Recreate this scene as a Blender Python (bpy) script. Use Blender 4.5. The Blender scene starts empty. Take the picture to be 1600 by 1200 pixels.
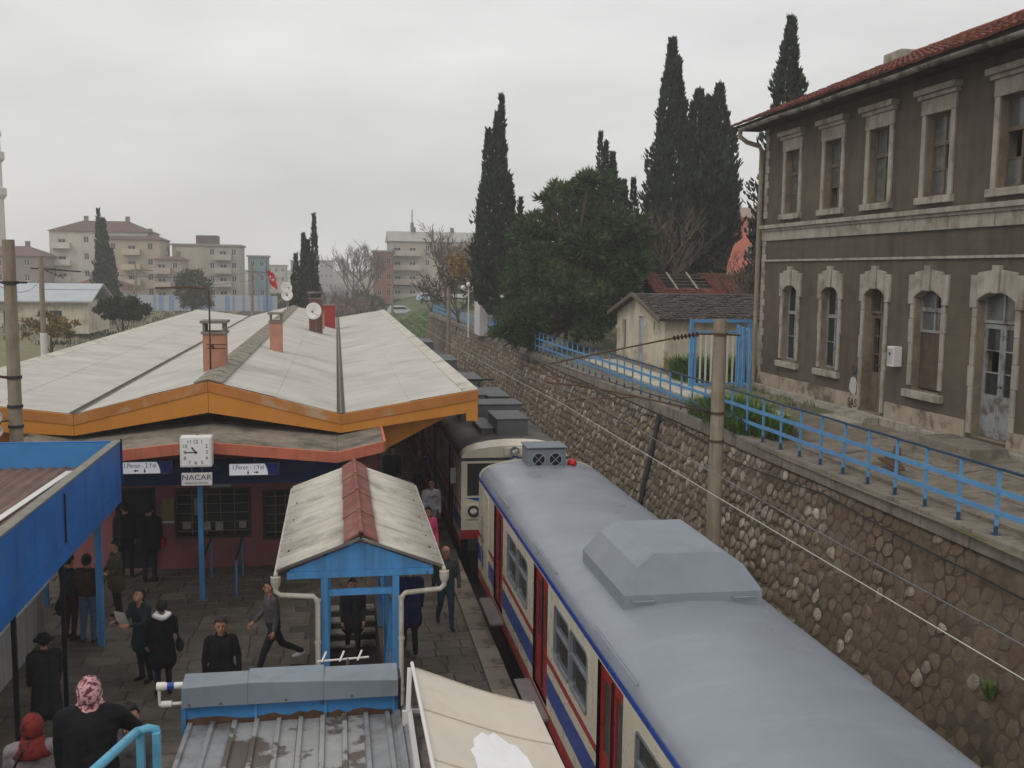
import bpy, math, random
import numpy as np
from mathutils import Vector, Matrix

R = math.radians
rnd = random.Random(11)
scene = bpy.context.scene
COL = scene.collection

# ------------------------------------------------------------------ camera
CAM = Vector((0.0, 0.0, 7.3))                     # eye height on the footbridge above the platform
Yc = Vector((-275, 180, 1600)).normalized()       # track direction seen from the camera (right, up, forward)
S_ROLL = 0.012
Zc = Vector((S_ROLL, 1, (275 * S_ROLL - 180) / 1600)).normalized()
Xc = Yc.cross(Zc)
if Xc.x < 0:
    Xc = -Xc
right = Vector((Xc.x, Yc.x, Zc.x)); up = Vector((Xc.y, Yc.y, Zc.y)); fwd = Vector((Xc.z, Yc.z, Zc.z))
cam_d = bpy.data.cameras.new('camera'); cam_d.lens = 36.0; cam_d.sensor_width = 36.0
cam_d.clip_start = 0.1; cam_d.clip_end = 6000
cam = bpy.data.objects.new('camera', cam_d); COL.objects.link(cam)
m = Matrix.Identity(4)
for i in range(3):
    m[i][0] = right[i]; m[i][1] = up[i]; m[i][2] = -fwd[i]; m[i][3] = CAM[i]
cam.matrix_world = m
scene.camera = cam

# ------------------------------------------------------------------ overcast sky, weak soft sun, exposure
SUN_EL, SUN_AZ = R(42), R(222)                    # azimuth clockwise from +Y (down the track)
world = bpy.data.worlds.new('World'); scene.world = world; world.use_nodes = True
nt = world.node_tree; N = nt.nodes; L = nt.links; N.clear()
out = N.new('ShaderNodeOutputWorld'); bg = N.new('ShaderNodeBackground'); bg.inputs['Strength'].default_value = 0.1
sky = N.new('ShaderNodeTexSky'); sky.sky_type = 'NISHITA'; sky.sun_disc = False
sky.sun_elevation = SUN_EL; sky.sun_rotation = SUN_AZ; sky.dust_density = 4.0; sky.air_density = 1.0
tc = N.new('ShaderNodeTexCoord'); sep = N.new('ShaderNodeSeparateXYZ'); L.new(tc.outputs['Generated'], sep.inputs[0])
mx = N.new('ShaderNodeMath'); mx.operation = 'MAXIMUM'; mx.inputs[1].default_value = 0.0; L.new(sep.outputs['Z'], mx.inputs[0])
ma = N.new('ShaderNodeMath'); ma.operation = 'MULTIPLY_ADD'; ma.inputs[1].default_value = 0.35; ma.inputs[2].default_value = 1.0
L.new(mx.outputs[0], ma.inputs[0])                # overcast sky: luminance rises towards the zenith
mp = N.new('ShaderNodeMapping'); mp.inputs['Scale'].default_value = (1.3, 1.3, 4.5); L.new(tc.outputs['Generated'], mp.inputs[0])
nz = N.new('ShaderNodeTexNoise'); nz.inputs['Scale'].default_value = 1.9; nz.inputs['Detail'].default_value = 5; nz.inputs['Roughness'].default_value = 0.5
L.new(mp.outputs[0], nz.inputs['Vector'])
cr = N.new('ShaderNodeMapRange'); cr.inputs['From Min'].default_value = 0.3; cr.inputs['From Max'].default_value = 0.7
cr.inputs['To Min'].default_value = 0.83; cr.inputs['To Max'].default_value = 1.10; L.new(nz.outputs['Fac'], cr.inputs['Value'])
mu = N.new('ShaderNodeMath'); mu.operation = 'MULTIPLY'; L.new(ma.outputs[0], mu.inputs[0]); L.new(cr.outputs[0], mu.inputs[1])
gc = N.new('ShaderNodeVectorMath'); gc.operation = 'SCALE'; gc.inputs[0].default_value = (7.85, 7.8, 7.72); L.new(mu.outputs[0], gc.inputs['Scale'])
mix = N.new('ShaderNodeMix'); mix.data_type = 'RGBA'; mix.inputs['Factor'].default_value = 0.94
L.new(sky.outputs[0], mix.inputs['A']); L.new(gc.outputs[0], mix.inputs['B'])
L.new(mix.outputs['Result'], bg.inputs['Color']); L.new(bg.outputs[0], out.inputs['Surface'])

sd = bpy.data.lights.new('sun', 'SUN'); sd.energy = 0.65; sd.angle = R(16); sd.color = (1.0, 0.97, 0.92)
sun = bpy.data.objects.new('sun', sd); COL.objects.link(sun)
sdir = Vector((math.sin(SUN_AZ) * math.cos(SUN_EL), math.cos(SUN_AZ) * math.cos(SUN_EL), math.sin(SUN_EL)))
sun.rotation_euler = sdir.to_track_quat('Z', 'Y').to_euler()
vs = scene.view_settings
vs.view_transform = 'Standard'; vs.look = 'None'; vs.exposure = 0.0; vs.gamma = 1.0; vs.use_curve_mapping = False

# ------------------------------------------------------------------ materials
def c(r, g, b):
    f = lambda x: (x / 255 / 12.92) if x / 255 <= 0.04045 else ((x / 255 + 0.055) / 1.055) ** 2.4
    return (f(r), f(g), f(b))

MATS = {}
def M(name, col, rough=0.8, var=0.15, scale=2.0, bump=0.0, bscale=30.0, stain=None, sscale=1.5, slo=0.55, shi=0.65, samt=1.0,
      streak=None, stscale=(8, 8, 0.5), stlo=0.5, sthi=0.75, stamt=0.6, metal=0.0, spec=0.3, tint=False, island=0.0, detail=6, coat=0.0,
      trans=0.0, alpha=1.0, objrand=0.0, courses=None):
    if name in MATS:
        return MATS[name]
    m = bpy.data.materials.new(name); m.use_nodes = True
    n = m.node_tree.nodes; l = m.node_tree.links
    b = n['Principled BSDF']
    tcn = n.new('ShaderNodeTexCoord'); vec = tcn.outputs['Object']
    def noise(sc, det=detail, rg=0.6, vecin=None):
        t = n.new('ShaderNodeTexNoise'); t.inputs['Scale'].default_value = sc; t.inputs['Detail'].default_value = det
        t.inputs['Roughness'].default_value = rg; l.new(vecin or vec, t.inputs['Vector']); return t.outputs['Fac']
    def rng(v, a, bb, lo=0.0, hi=1.0):
        t = n.new('ShaderNodeMapRange'); t.inputs['From Min'].default_value = a; t.inputs['From Max'].default_value = bb
        t.inputs['To Min'].default_value = lo; t.inputs['To Max'].default_value = hi; l.new(v, t.inputs['Value']); return t.outputs[0]
    def mixc(fac, a, bcol, mode='MIX'):
        t = n.new('ShaderNodeMix'); t.data_type = 'RGBA'; t.blend_type = mode
        if isinstance(fac, float): t.inputs['Factor'].default_value = fac
        else: l.new(fac, t.inputs['Factor'])
        for s, v in (('A', a), ('B', bcol)):
            if isinstance(v, tuple): t.inputs[s].default_value = (*v, 1)
            else: l.new(v, t.inputs[s])
        return t.outputs['Result']
    def scl(v): return tuple(min(1, x * v) for x in col)
    colr = mixc(rng(noise(scale), 0.3, 0.7), scl(1 - var), scl(1 + var))
    if tint:
        a = n.new('ShaderNodeAttribute'); a.attribute_name = 'tint'
        colr = mixc(1.0, colr, a.outputs['Color'], 'MULTIPLY')
    if island:
        g = n.new('ShaderNodeNewGeometry')
        k = rng(g.outputs['Random Per Island'], 0, 1, 1 - island, 1 + island)
        t = n.new('ShaderNodeVectorMath'); t.operation = 'SCALE'; l.new(colr, t.inputs[0]); l.new(k, t.inputs['Scale']); colr = t.outputs[0]
    if objrand:
        g = n.new('ShaderNodeObjectInfo')
        k = rng(g.outputs['Random'], 0, 1, 1 - objrand, 1 + objrand)
        t = n.new('ShaderNodeVectorMath'); t.operation = 'SCALE'; l.new(colr, t.inputs[0]); l.new(k, t.inputs['Scale']); colr = t.outputs[0]
    if courses:                                   # scored horizontal courses in a render coat
        sx = n.new('ShaderNodeSeparateXYZ'); l.new(vec, sx.inputs[0])
        w = n.new('ShaderNodeMath'); w.operation = 'FRACT'; d = n.new('ShaderNodeMath'); d.operation = 'DIVIDE'
        d.inputs[1].default_value = courses[0]; l.new(sx.outputs['Z'], d.inputs[0]); l.new(d.outputs[0], w.inputs[0])
        colr = mixc(rng(w.outputs[0], 0.0, courses[1], courses[2], 0.0), colr, courses[3])
    if streak:
        mpn = n.new('ShaderNodeMapping'); mpn.inputs['Scale'].default_value = stscale; l.new(vec, mpn.inputs[0])
        colr = mixc(rng(noise(1.0, 4, 0.6, mpn.outputs[0]), stlo, sthi, 0, stamt), colr, streak)
    if stain:
        colr = mixc(rng(noise(sscale, 8, 0.65), slo, shi, 0, samt), colr, stain)
    l.new(colr, b.inputs['Base Color'])
    b.inputs['Roughness'].default_value = rough; b.inputs['Metallic'].default_value = metal
    b.inputs['Specular IOR Level'].default_value = spec
    b.inputs['Coat Weight'].default_value = coat
    b.inputs['Transmission Weight'].default_value = trans
    b.inputs['Alpha'].default_value = alpha
    if rough > 0.15 and not trans:
        l.new(rng(noise(scale * 2.3, 4), 0.3, 0.7, max(0.05, rough - 0.12), min(1, rough + 0.1)), b.inputs['Roughness'])
    if bump:
        bn = n.new('ShaderNodeBump'); bn.inputs['Strength'].default_value = min(1, bump); bn.inputs['Distance'].default_value = 0.02
        l.new(noise(bscale, 6, 0.7), bn.inputs['Height']); l.new(bn.outputs[0], b.inputs['Normal'])
    MATS[name] = m
    return m

RUST = c(92, 56, 34); DIRT = c(70, 62, 52)
mt = dict(
    ballast=M('ballast', c(58, 53, 48), 0.95, 0.45, 9, 0.9, 25, stain=c(45, 40, 36), sscale=0.4, slo=0.45, shi=0.7),
    bed=M('track_bed', c(92, 88, 84), 0.95, 0.3, 3, 0.5, 12, stain=c(66, 64, 56), sscale=0.15, slo=0.4, shi=0.7),
    grass_ground=M('grass_ground', c(74, 88, 46), 0.95, 0.35, 1.2, 0.6, 30, stain=c(96, 88, 62), sscale=0.25, slo=0.5, shi=0.7),
    field=M('field', c(112, 112, 76), 0.95, 0.3, 0.3, 0.4, 8, stain=c(120, 108, 90), sscale=0.06, slo=0.4, shi=0.6),
    yard=M('yard_earth', c(116, 106, 92), 0.95, 0.3, 1.5, 0.5, 25, stain=c(84, 92, 52), sscale=0.5, slo=0.55, shi=0.65),
    conc=M('concrete', c(128, 120, 108), 0.9, 0.22, 2.5, 0.35, 40, stain=c(74, 68, 60), sscale=1.6, slo=0.5, shi=0.72, streak=c(60, 54, 48), stlo=0.5, sthi=0.8, stamt=0.55),
    pole=M('pole_concrete', c(140, 128, 110), 0.9, 0.18, 3, 0.3, 60, streak=c(84, 74, 62), stscale=(14, 14, 0.8), stamt=0.6),
    paver=M('paver', c(116, 108, 97), 0.6, 0.2, 3.5, 0.4, 50, stain=c(70, 65, 58), sscale=0.9, slo=0.42, shi=0.7, objrand=0.18, tint=True),
    pave_base=M('platform_concrete', c(84, 78, 70), 0.8, 0.3, 2, 0.3, 30),
    kerb=M('platform_edge_stone', c(146, 137, 122), 0.8, 0.2, 3, 0.3, 40, stain=c(70, 62, 52), sscale=1.8, slo=0.5, shi=0.7, objrand=0.12),
    mortar=M('mortar', c(108, 96, 80), 0.95, 0.35, 5.5, 1.0, 22, stain=c(62, 50, 39), sscale=0.5, slo=0.4, shi=0.68, streak=c(58, 48, 38), stscale=(1.2, 1.2, 0.25), stamt=0.5),
    stone=M('wall_stone', c(190, 180, 166), 0.9, 0.28, 9, 0.9, 34, tint=True, stain=c(100, 86, 69), sscale=2.2, slo=0.42, shi=0.6, samt=0.9),
    fibre=M('fibre_cement', c(186, 182, 174), 0.9, 0.10, 0.6, 0.2, 60, stain=c(150, 145, 136), sscale=0.5, slo=0.5, shi=0.85, streak=c(140, 134, 124), stscale=(0.35, 5, 1.5), stlo=0.5, sthi=0.85, stamt=0.45),
    fibre2=M('fibre_cement_aged', c(192, 187, 174), 0.9, 0.12, 1.5, 0.2, 60, stain=c(112, 104, 90), sscale=1.2, slo=0.5, shi=0.8, streak=c(112, 104, 92), stscale=(1.0, 7, 1.5), stlo=0.48, sthi=0.8, stamt=0.5),
    ridgecap=M('ridge_cap_aged', c(146, 140, 126), 0.95, 0.25, 3, 0.4, 40, stain=c(92, 88, 74), sscale=3, slo=0.45, shi=0.65),
    orange=M('orange_paint', c(192, 126, 46), 0.6, 0.08, 1.5, 0.1, 50, stain=c(188, 120, 62), sscale=0.8, slo=0.5, shi=0.7, streak=c(150, 92, 40), stscale=(5, 5, 0.7), stlo=0.55, sthi=0.8, stamt=0.4),
    orange2=M('orange_board_weathered', c(188, 124, 62), 0.7, 0.12, 1.2, 0.15, 40, stain=c(186, 172, 144), sscale=1.3, slo=0.5, shi=0.66, samt=0.75, streak=c(176, 92, 60), stscale=(2, 2, 1), stamt=0.5),
    salmon=M('salmon_paint', c(190, 108, 84), 0.8, 0.12, 2, 0.2, 40, streak=c(120, 72, 58), stscale=(6, 6, 0.6), stlo=0.5, sthi=0.8, stamt=0.5),
    pink=M('pink_wall', c(150, 92, 92), 0.85, 0.12, 1.5, 0.15, 60, stain=c(104, 64, 64), sscale=0.9, slo=0.5, shi=0.75),
    brick=M('chimney_brick', c(178, 128, 106), 0.9, 0.15, 4, 0.4, 40, stain=c(140, 92, 72), sscale=2, slo=0.5, shi=0.7),
    tilebrown=M('ridge_tile_brown', c(128, 78, 68), 0.85, 0.18, 3, 0.25, 50, stain=c(150, 128, 110), sscale=2.5, slo=0.5, shi=0.72, samt=0.6, objrand=0.08),
    bluedeep=M('deep_blue_paint', c(38, 106, 182), 0.5, 0.16, 0.9, 0.12, 30, stain=c(74, 104, 134), sscale=1.6, slo=0.55, shi=0.72, samt=0.55, streak=c(24, 60, 110), stscale=(4, 4, 0.5), stlo=0.5, sthi=0.8, stamt=0.5),
    blue=M('blue_paint', c(76, 142, 198), 0.5, 0.1, 2, 0.08, 60, stain=RUST, sscale=4.2, slo=0.63, shi=0.68, samt=0.85, streak=c(66, 100, 134), stscale=(7, 7, 0.6), stlo=.42, sthi=.7, stamt=0.65),
    bluerail=M('rail_blue_paint', c(92, 146, 192), 0.5, 0.14, 3, 0.1, 60, stain=c(70, 54, 48), sscale=4.5, slo=0.63, shi=0.7, samt=0.8),
    railtop=M('rail_top_paint', c(40, 66, 92), 0.5, 0.2, 3, 0.1, 60, stain=RUST, sscale=3.5, slo=0.6, shi=0.7),
    turq=M('turquoise_paint', c(92, 158, 186), 0.45, 0.1, 3, 0.1, 60, stain=c(120, 78, 62), sscale=9, slo=0.6, shi=0.68, samt=0.7),
    navy=M('navy_board', c(22, 46, 92), 0.5, 0.12, 2),
    white=M('white_plastic', c(214, 210, 204), 0.45, 0.05, 3, stain=c(150, 144, 134), sscale=3, slo=0.6, shi=0.8, samt=0.6),
    offwhite=M('offwhite_panel', c(176, 174, 172), 0.6, 0.08, 2, streak=c(120, 116, 110), stamt=0.5),
    black=M('black_paint', c(26, 26, 28), 0.6, 0.2, 3),
    dark=M('dark_interior', c(20, 19, 18), 0.9, 0.2, 2),
    rust=M('rusty_steel', c(88, 64, 48), 0.85, 0.3, 6, 0.4, 50),
    steel=M('grey_steel', c(112, 116, 120), 0.5, 0.15, 4, 0.1, 60, metal=0.5, stain=c(70, 66, 62), sscale=3, slo=0.55, shi=0.7),
    darksteel=M('dark_steel', c(46, 46, 48), 0.6, 0.2, 4, 0.1, 60),
    zinc=M('galvanised_sheet', c(140, 142, 144), 0.55, 0.12, 4, 0.1, 50, stain=c(96, 90, 84), sscale=1.6, slo=0.48, shi=0.62, samt=0.8, metal=0.2),
    zincdark=M('galvanised_sheet_wet', c(150, 150, 148), 0.5, 0.12, 4, 0.15, 40, stain=c(92, 83, 76), sscale=0.9, slo=0.5, shi=0.53, metal=0.1),
    gbox=M('grey_painted_box', c(118, 128, 136), 0.5, 0.08, 2, 0.05, 40, streak=c(92, 98, 104), stscale=(5, 5, 1.2), stamt=0.5),
    brownroof=M('brown_sheet', c(116, 92, 80), 0.75, 0.25, 2, 0.2, 40, streak=c(70, 54, 48), stscale=(12, 0.7, 1), stlo=0.4, sthi=0.7, stamt=0.7),
    awning=M('cream_awning', c(206, 197, 182), 0.85, 0.05, 1.5, 0.08, 90, stain=c(180, 168, 150), sscale=0.9, slo=0.5, shi=0.8),
    patch=M('white_patch', c(236, 236, 236), 0.7, 0.04, 4, 0.1, 40, streak=c(120, 116, 110), stscale=(2, 14, 2), stlo=0.68, sthi=0.72, stamt=0.7),
    glass=M('dark_glass', c(40, 44, 46), 0.08, 0.25, 0.8, spec=0.6),
    glasspale=M('dusty_glass', c(84, 86, 84), 0.2, 0.35, 1.6, spec=0.5, stain=c(130, 128, 120), sscale=2.2, slo=0.55, shi=0.7, samt=0.5),
    cream=M('train_cream', c(206, 198, 178), 0.32, 0.05, 1.5, spec=0.45, streak=c(150, 138, 116), stscale=(1.5, 2.2, 0.35), stlo=0.5, sthi=0.9, stamt=0.45),
    tred=M('train_red', c(160, 34, 34), 0.35, 0.1, 2, spec=0.45, streak=c(96, 30, 28), stscale=(4, 6, 0.6), stamt=0.5),
    tblue=M('train_blue', c(26, 66, 150), 0.35, 0.08, 2, spec=0.45, streak=c(30, 50, 96), stscale=(3, 5, 0.6), stamt=0.5),
    troof=M('train_roof_grey', c(130, 136, 145), 0.36, 0.06, 0.5, 0.12, 2.5, stain=c(106, 112, 119), sscale=0.45, slo=0.48, shi=0.8, samt=.7, streak=c(142, 149, 158), stscale=(0.6, 4, 1), stlo=0.52, sthi=0.75, stamt=0.45, spec=0.35),
    tpod=M('train_pod_grey', c(130, 137, 146), 0.5, 0.06, 0.9, 0.06, 20, stain=c(114, 120, 127), sscale=0.8, slo=0.5, shi=0.8, streak=c(118, 122, 127), stscale=(1.5, 1.5, .4), stamt=.35),
    troof2=M('train_roof_sooty', c(98, 95, 91), 0.8, 0.2, 1.5, 0.15, 20, stain=c(48, 46, 44), sscale=0.7, slo=0.42, shi=0.65),
    tgrey=M('train_grey_trim', c(134, 138, 144), 0.4, 0.1, 3, metal=0.3),
    stucco=M('brown_stucco', c(90, 81, 69), 0.95, 0.24, 1.1, 0.45, 40, stain=c(122, 112, 96), sscale=0.8, slo=0.62, shi=0.74, samt=.55, streak=c(54, 48, 41), stscale=(2.2, 2.2, 0.22), stlo=0.48, sthi=0.76, stamt=0.55, courses=(0.42, 0.05, 0.4, c(66, 58, 48))),
    trim=M('limestone_trim', c(160, 154, 142), 0.9, 0.16, 3, 0.4, 40, stain=c(122, 110, 94), sscale=1.7, slo=0.5, shi=0.68, streak=c(96, 86, 74), stscale=(6, 6, 0.8), stamt=0.6, objrand=0.08),
    wood=M('weathered_wood', c(104, 92, 76), 0.85, 0.2, 5, 0.3, 30, streak=c(70, 60, 48), stscale=(14, 14, 0.8), stamt=0.6),
    woodgrey=M('grey_painted_wood', c(136, 138, 138), 0.8, 0.15, 5, 0.3, 30, stain=c(92, 84, 74), sscale=3, slo=0.5, shi=0.65),
    board=M('brown_board', c(84, 72, 58), 0.85, 0.2, 4, 0.3, 30, streak=c(58, 48, 38), stscale=(10, 10, 0.6)),
    rtile=M('red_roof_tile', c(108, 60, 46), 0.9, 0.3, 4, 0.4, 40, island=0.3, stain=c(74, 48, 38), sscale=0.9, slo=0.5, shi=0.7),
    rtile2=M('mossy_dark_tile', c(68, 62, 60), 0.95, 0.35, 3, 0.5, 30, island=0.35, stain=c(112, 106, 98), sscale=2.5, slo=0.6, shi=0.68),
    cream_wall=M('cream_render', c(196, 187, 166), 0.95, 0.12, 1.2, 0.2, 40, stain=c(128, 116, 96), sscale=0.8, slo=0.5, shi=0.72, streak=c(120, 108, 90), stscale=(4, 4, 0.4), stamt=0.5),
    slab=M('path_slab', c(188, 182, 166), 0.9, 0.12, 2, 0.2, 40, stain=c(132, 128, 104), sscale=1.5, slo=0.5, shi=0.7, objrand=0.1),
    insul=M('insulator_brown', c(70, 44, 34), 0.3, 0.2, 5),
    wire=M('wire_dark', c(40, 40, 42), 0.6, 0.1, 5),
    wirel=M('contact_wire', c(196, 196, 186), 0.4, 0.1, 5),
    red=M('signal_red', c(190, 26, 30), 0.4, 0.08, 4),
    bark=M('bark', c(74, 62, 52), 0.95, 0.3, 5, 0.7, 20),
    twig=M('twig', c(98, 82, 74), 0.95, 0.25, 5),
    cyp=M('cypress_leaf', c(46, 57, 40), 0.85, 0.35, 0.5, island=0.7, spec=0.15),
    pine=M('pine_needle', c(68, 86, 52), 0.85, 0.35, 0.5, island=0.75, spec=0.15),
    thorn=M('olive_leaf', c(64, 70, 46), 0.85, 0.3, 0.8, island=0.4, spec=0.15),
    autumn=M('autumn_leaf', c(128, 108, 58), 0.85, 0.3, 0.8, island=0.5, spec=0.15),
    gblade=M('grass_blade', c(84, 110, 48), 0.85, 0.3, 0.8, island=0.45, spec=0.15),
    lamp=M('globe_glass', c(226, 226, 218), 0.25, 0.03, 2, spec=0.5),
)
# ------------------------------------------------------------------ mesh helpers
W = {}                                            # world origin of each object that parents others
def V3(*a): return Vector(a)

class MB:
    def __init__(s): s.v = []; s.f = []; s.mi = []; s.t = []; s.cm = 0; s.ct = (1, 1, 1)
    def mat(s, i): s.cm = i; return s
    def tint(s, t): s.ct = t; return s
    def add(s, vs, fs):
        o = len(s.v); s.v.extend([tuple(p) for p in vs])
        for f in fs:
            s.f.append(tuple(o + i for i in f)); s.mi.append(s.cm); s.t.append(s.ct)
        return s
    def quad(s, a, b, cc, d): return s.add([a, b, cc, d], [(0, 1, 2, 3)])
    def box(s, x0, x1, y0, y1, z0, z1):
        return s.add([(x0, y0, z0), (x1, y0, z0), (x1, y1, z0), (x0, y1, z0), (x0, y0, z1), (x1, y0, z1), (x1, y1, z1), (x0, y1, z1)],
                     [(0, 3, 2, 1), (4, 5, 6, 7), (0, 1, 5, 4), (1, 2, 6, 5), (2, 3, 7, 6), (3, 0, 4, 7)])
    def hexa(s, p):                               # 8 corners: bottom ring then top ring
        return s.add(p, [(0, 3, 2, 1), (4, 5, 6, 7), (0, 1, 5, 4), (1, 2, 6, 5), (2, 3, 7, 6), (3, 0, 4, 7)])
    def bar(s, a, b, w, h, upv=(0, 0, 1)):        # box bar from a to b, w sideways, h along up
        a = Vector(a); b = Vector(b); d = (b - a).normalized(); u = Vector(upv)
        sd_ = d.cross(u)
        if sd_.length < 1e-4: sd_ = d.cross(Vector((1, 0, 0)))
        sd_.normalize(); u = sd_.cross(d)
        p = []
        for q in (a, b):
            for i, j in ((-1, -1), (1, -1), (1, 1), (-1, 1)): p.append(q + sd_ * (i * w / 2) + u * (j * h / 2))
        return s.add(p, [(0, 1, 2, 3), (7, 6, 5, 4), (0, 4, 5, 1), (1, 5, 6, 2), (2, 6, 7, 3), (3, 7, 4, 0)])
    def tube(s, pts, r, n=8, cap=True):
        pts = [Vector(p) for p in pts]; k = len(pts); rs = r if isinstance(r, (list, tuple)) else [r] * k
        o = []; fs = []; prev = None
        for i, p in enumerate(pts):
            d = (pts[min(i + 1, k - 1)] - pts[max(i - 1, 0)])
            if d.length < 1e-9: d = Vector((0, 0, 1))
            d.normalize()
            if prev is None:
                a = d.orthogonal().normalized()
            else:
                a = prev - d * prev.dot(d)
                a = a.normalized() if a.length > 1e-6 else d.orthogonal().normalized()
            prev = a; b = d.cross(a)
            for j in range(n):
                t = 2 * math.pi * j / n; o.append(p + (a * math.cos(t) + b * math.sin(t)) * rs[i])
        for i in range(k - 1):
            for j in range(n):
                fs.append((i * n + j, i * n + (j + 1) % n, (i + 1) * n + (j + 1) % n, (i + 1) * n + j))
        if cap:
            fs.append(tuple(range(n - 1, -1, -1))); fs.append(tuple((k - 1) * n + j for j in range(n)))
        return s.add(o, fs)
    def lathe(s, cx, cy, prof, n=16, axis='z'):   # prof: (radius, height)
        o = []; fs = []
        for r_, h in prof:
            for j in range(n):
                t = 2 * math.pi * j / n; a, b = r_ * math.cos(t), r_ * math.sin(t)
                o.append((cx[0] + a, cx[1] + b, cx[2] + h) if axis == 'z' else ((cx[0] + a, cx[1] + h, cx[2] + b) if axis == 'y' else (cx[0] + h, cx[1] + a, cx[2] + b)))
        for i in range(len(prof) - 1):
            for j in range(n): fs.append((i * n + j, i * n + (j + 1) % n, (i + 1) * n + (j + 1) % n, (i + 1) * n + j))
        return s.add(o, fs)
    def ell(s, cpos, rr, nu=12, nv=8, rot=None):
        o = []; fs = []; cpos = Vector(cpos)
        for i in range(nv + 1):
            ph = math.pi * i / nv
            for j in range(nu):
                t = 2 * math.pi * j / nu
                q = Vector((rr[0] * math.sin(ph) * math.cos(t), rr[1] * math.sin(ph) * math.sin(t), rr[2] * math.cos(ph)))
                if rot is not None: q = rot @ q
                o.append(cpos + q)
        for i in range(nv):
            for j in range(nu): fs.append((i * nu + j, (i + 1) * nu + j, (i + 1) * nu + (j + 1) % nu, i * nu + (j + 1) % nu))
        return s.add(o, fs)
    def prism(s, poly, off):                      # extrude a polygon (list of 3D points) by vector off
        n = len(poly); p = [Vector(q) for q in poly]; off = Vector(off)
        return s.add(p + [q + off for q in p], [tuple(range(n - 1, -1, -1)), tuple(range(n, 2 * n))] + [(i, (i + 1) % n, n + (i + 1) % n, n + i) for i in range(n)])
    def wavy(s, p00, p10, p01, p11, waves, amp, seg=6, rows=2, flat=False, thick=0.0):   # corrugations run from p0* to p1*, repeat along 0->1 of second index
        p00, p10, p01, p11 = map(Vector, (p00, p10, p01, p11)); nrm = (p10 - p00).cross(p01 - p00).normalized()
        if nrm.z < 0: nrm = -nrm
        nn = waves * seg; o = []; fs = []
        for i in range(rows):
            u = i / (rows - 1)
            for j in range(nn + 1):
                t = j / nn; ph = (j % seg) / seg
                hgt = (1 if ph in (0,) or ph < 0.3 else 0) if flat else 0.5 + 0.5 * math.cos(2 * math.pi * ph)
                o.append((p00 * (1 - u) + p10 * u) * (1 - t) + (p01 * (1 - u) + p11 * u) * t + nrm * amp * hgt)
        for i in range(rows - 1):
            for j in range(nn): fs.append((i * (nn + 1) + j, (i + 1) * (nn + 1) + j, (i + 1) * (nn + 1) + j + 1, i * (nn + 1) + j + 1))
        return s.add(o, fs)
    def mesh(s, name, origin, mats):
        me = bpy.data.meshes.new(name); o = Vector(origin)
        me.from_pydata([(p[0] - o.x, p[1] - o.y, p[2] - o.z) for p in s.v], [], s.f)
        ms = mats if isinstance(mats, (list, tuple)) else [mats]
        for q in ms: me.materials.append(q)
        if len(ms) > 1: me.polygons.foreach_set('material_index', s.mi)
        if any(t != (1, 1, 1) for t in s.t):
            at = me.attributes.new('tint', 'FLOAT_COLOR', 'FACE')
            a = np.ones((len(s.f), 4), np.float32); a[:, :3] = np.array(s.t, np.float32); at.data.foreach_set('color', a.ravel())
        elif any(mm.name in ('paver', 'wall_stone') for mm in ms):
            at = me.attributes.new('tint', 'FLOAT_COLOR', 'FACE'); at.data.foreach_set('color', np.ones(len(s.f) * 4, np.float32))
        me.validate(); me.update()
        return me
    def build(s, name, mats, parent=None, label=None, cat=None, group=None, kind=None, smooth=False, bevel=0.0, origin=None):
        if parent is not None: o = W[parent.name]
        elif origin is not None: o = Vector(origin)
        else:
            a = np.array(s.v); o = Vector(((a[:, 0].min() + a[:, 0].max()) / 2, (a[:, 1].min() + a[:, 1].max()) / 2, a[:, 2].min()))
        me = s.mesh(name, o, mats); ob = bpy.data.objects.new(name, me); COL.objects.link(ob)
        if parent is not None: ob.parent = parent
        else: ob.location = o
        W[ob.name] = o; props(ob, label, cat, group, kind)
        if smooth: shade(me, smooth)
        if bevel: bv(ob, bevel)
        return ob

def bv(ob, w, seg=2):
    b = ob.modifiers.new('bevel', 'BEVEL'); b.width = w; b.segments = seg; b.limit_method = 'ANGLE'; b.angle_limit = R(40)
def shade(me, ang=True):
    me.polygons.foreach_set('use_smooth', [True] * len(me.polygons))
    if ang is not True: me.set_sharp_from_angle(angle=R(ang))
def props(o, label=None, cat=None, group=None, kind=None):
    if label: o['label'] = label
    if cat: o['category'] = cat
    if group: o['group'] = group
    if kind: o['kind'] = kind
def thing(name, loc, label, cat, group=None):
    o = bpy.data.objects.new(name, None); COL.objects.link(o); o.location = loc; o.empty_display_size = 0.2
    W[o.name] = Vector(loc); props(o, label, cat, group); return o
def inst(me, name, parent, pos, rot=None, scale=None):      # a piece that shares mesh data
    o = bpy.data.objects.new(name, me); COL.objects.link(o)
    if parent is not None: o.parent = parent; o.location = Vector(pos) - W[parent.name]; W[o.name] = W[parent.name]
    else: o.location = pos; W[o.name] = Vector(pos)
    if rot: o.rotation_euler = rot
    if scale: o.scale = scale
    return o
def local_mesh(name, fn, mats, smooth=False):
    b = MB(); fn(b); me = b.mesh(name, (0, 0, 0), mats)
    if smooth: shade(me, smooth)
    return me
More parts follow.
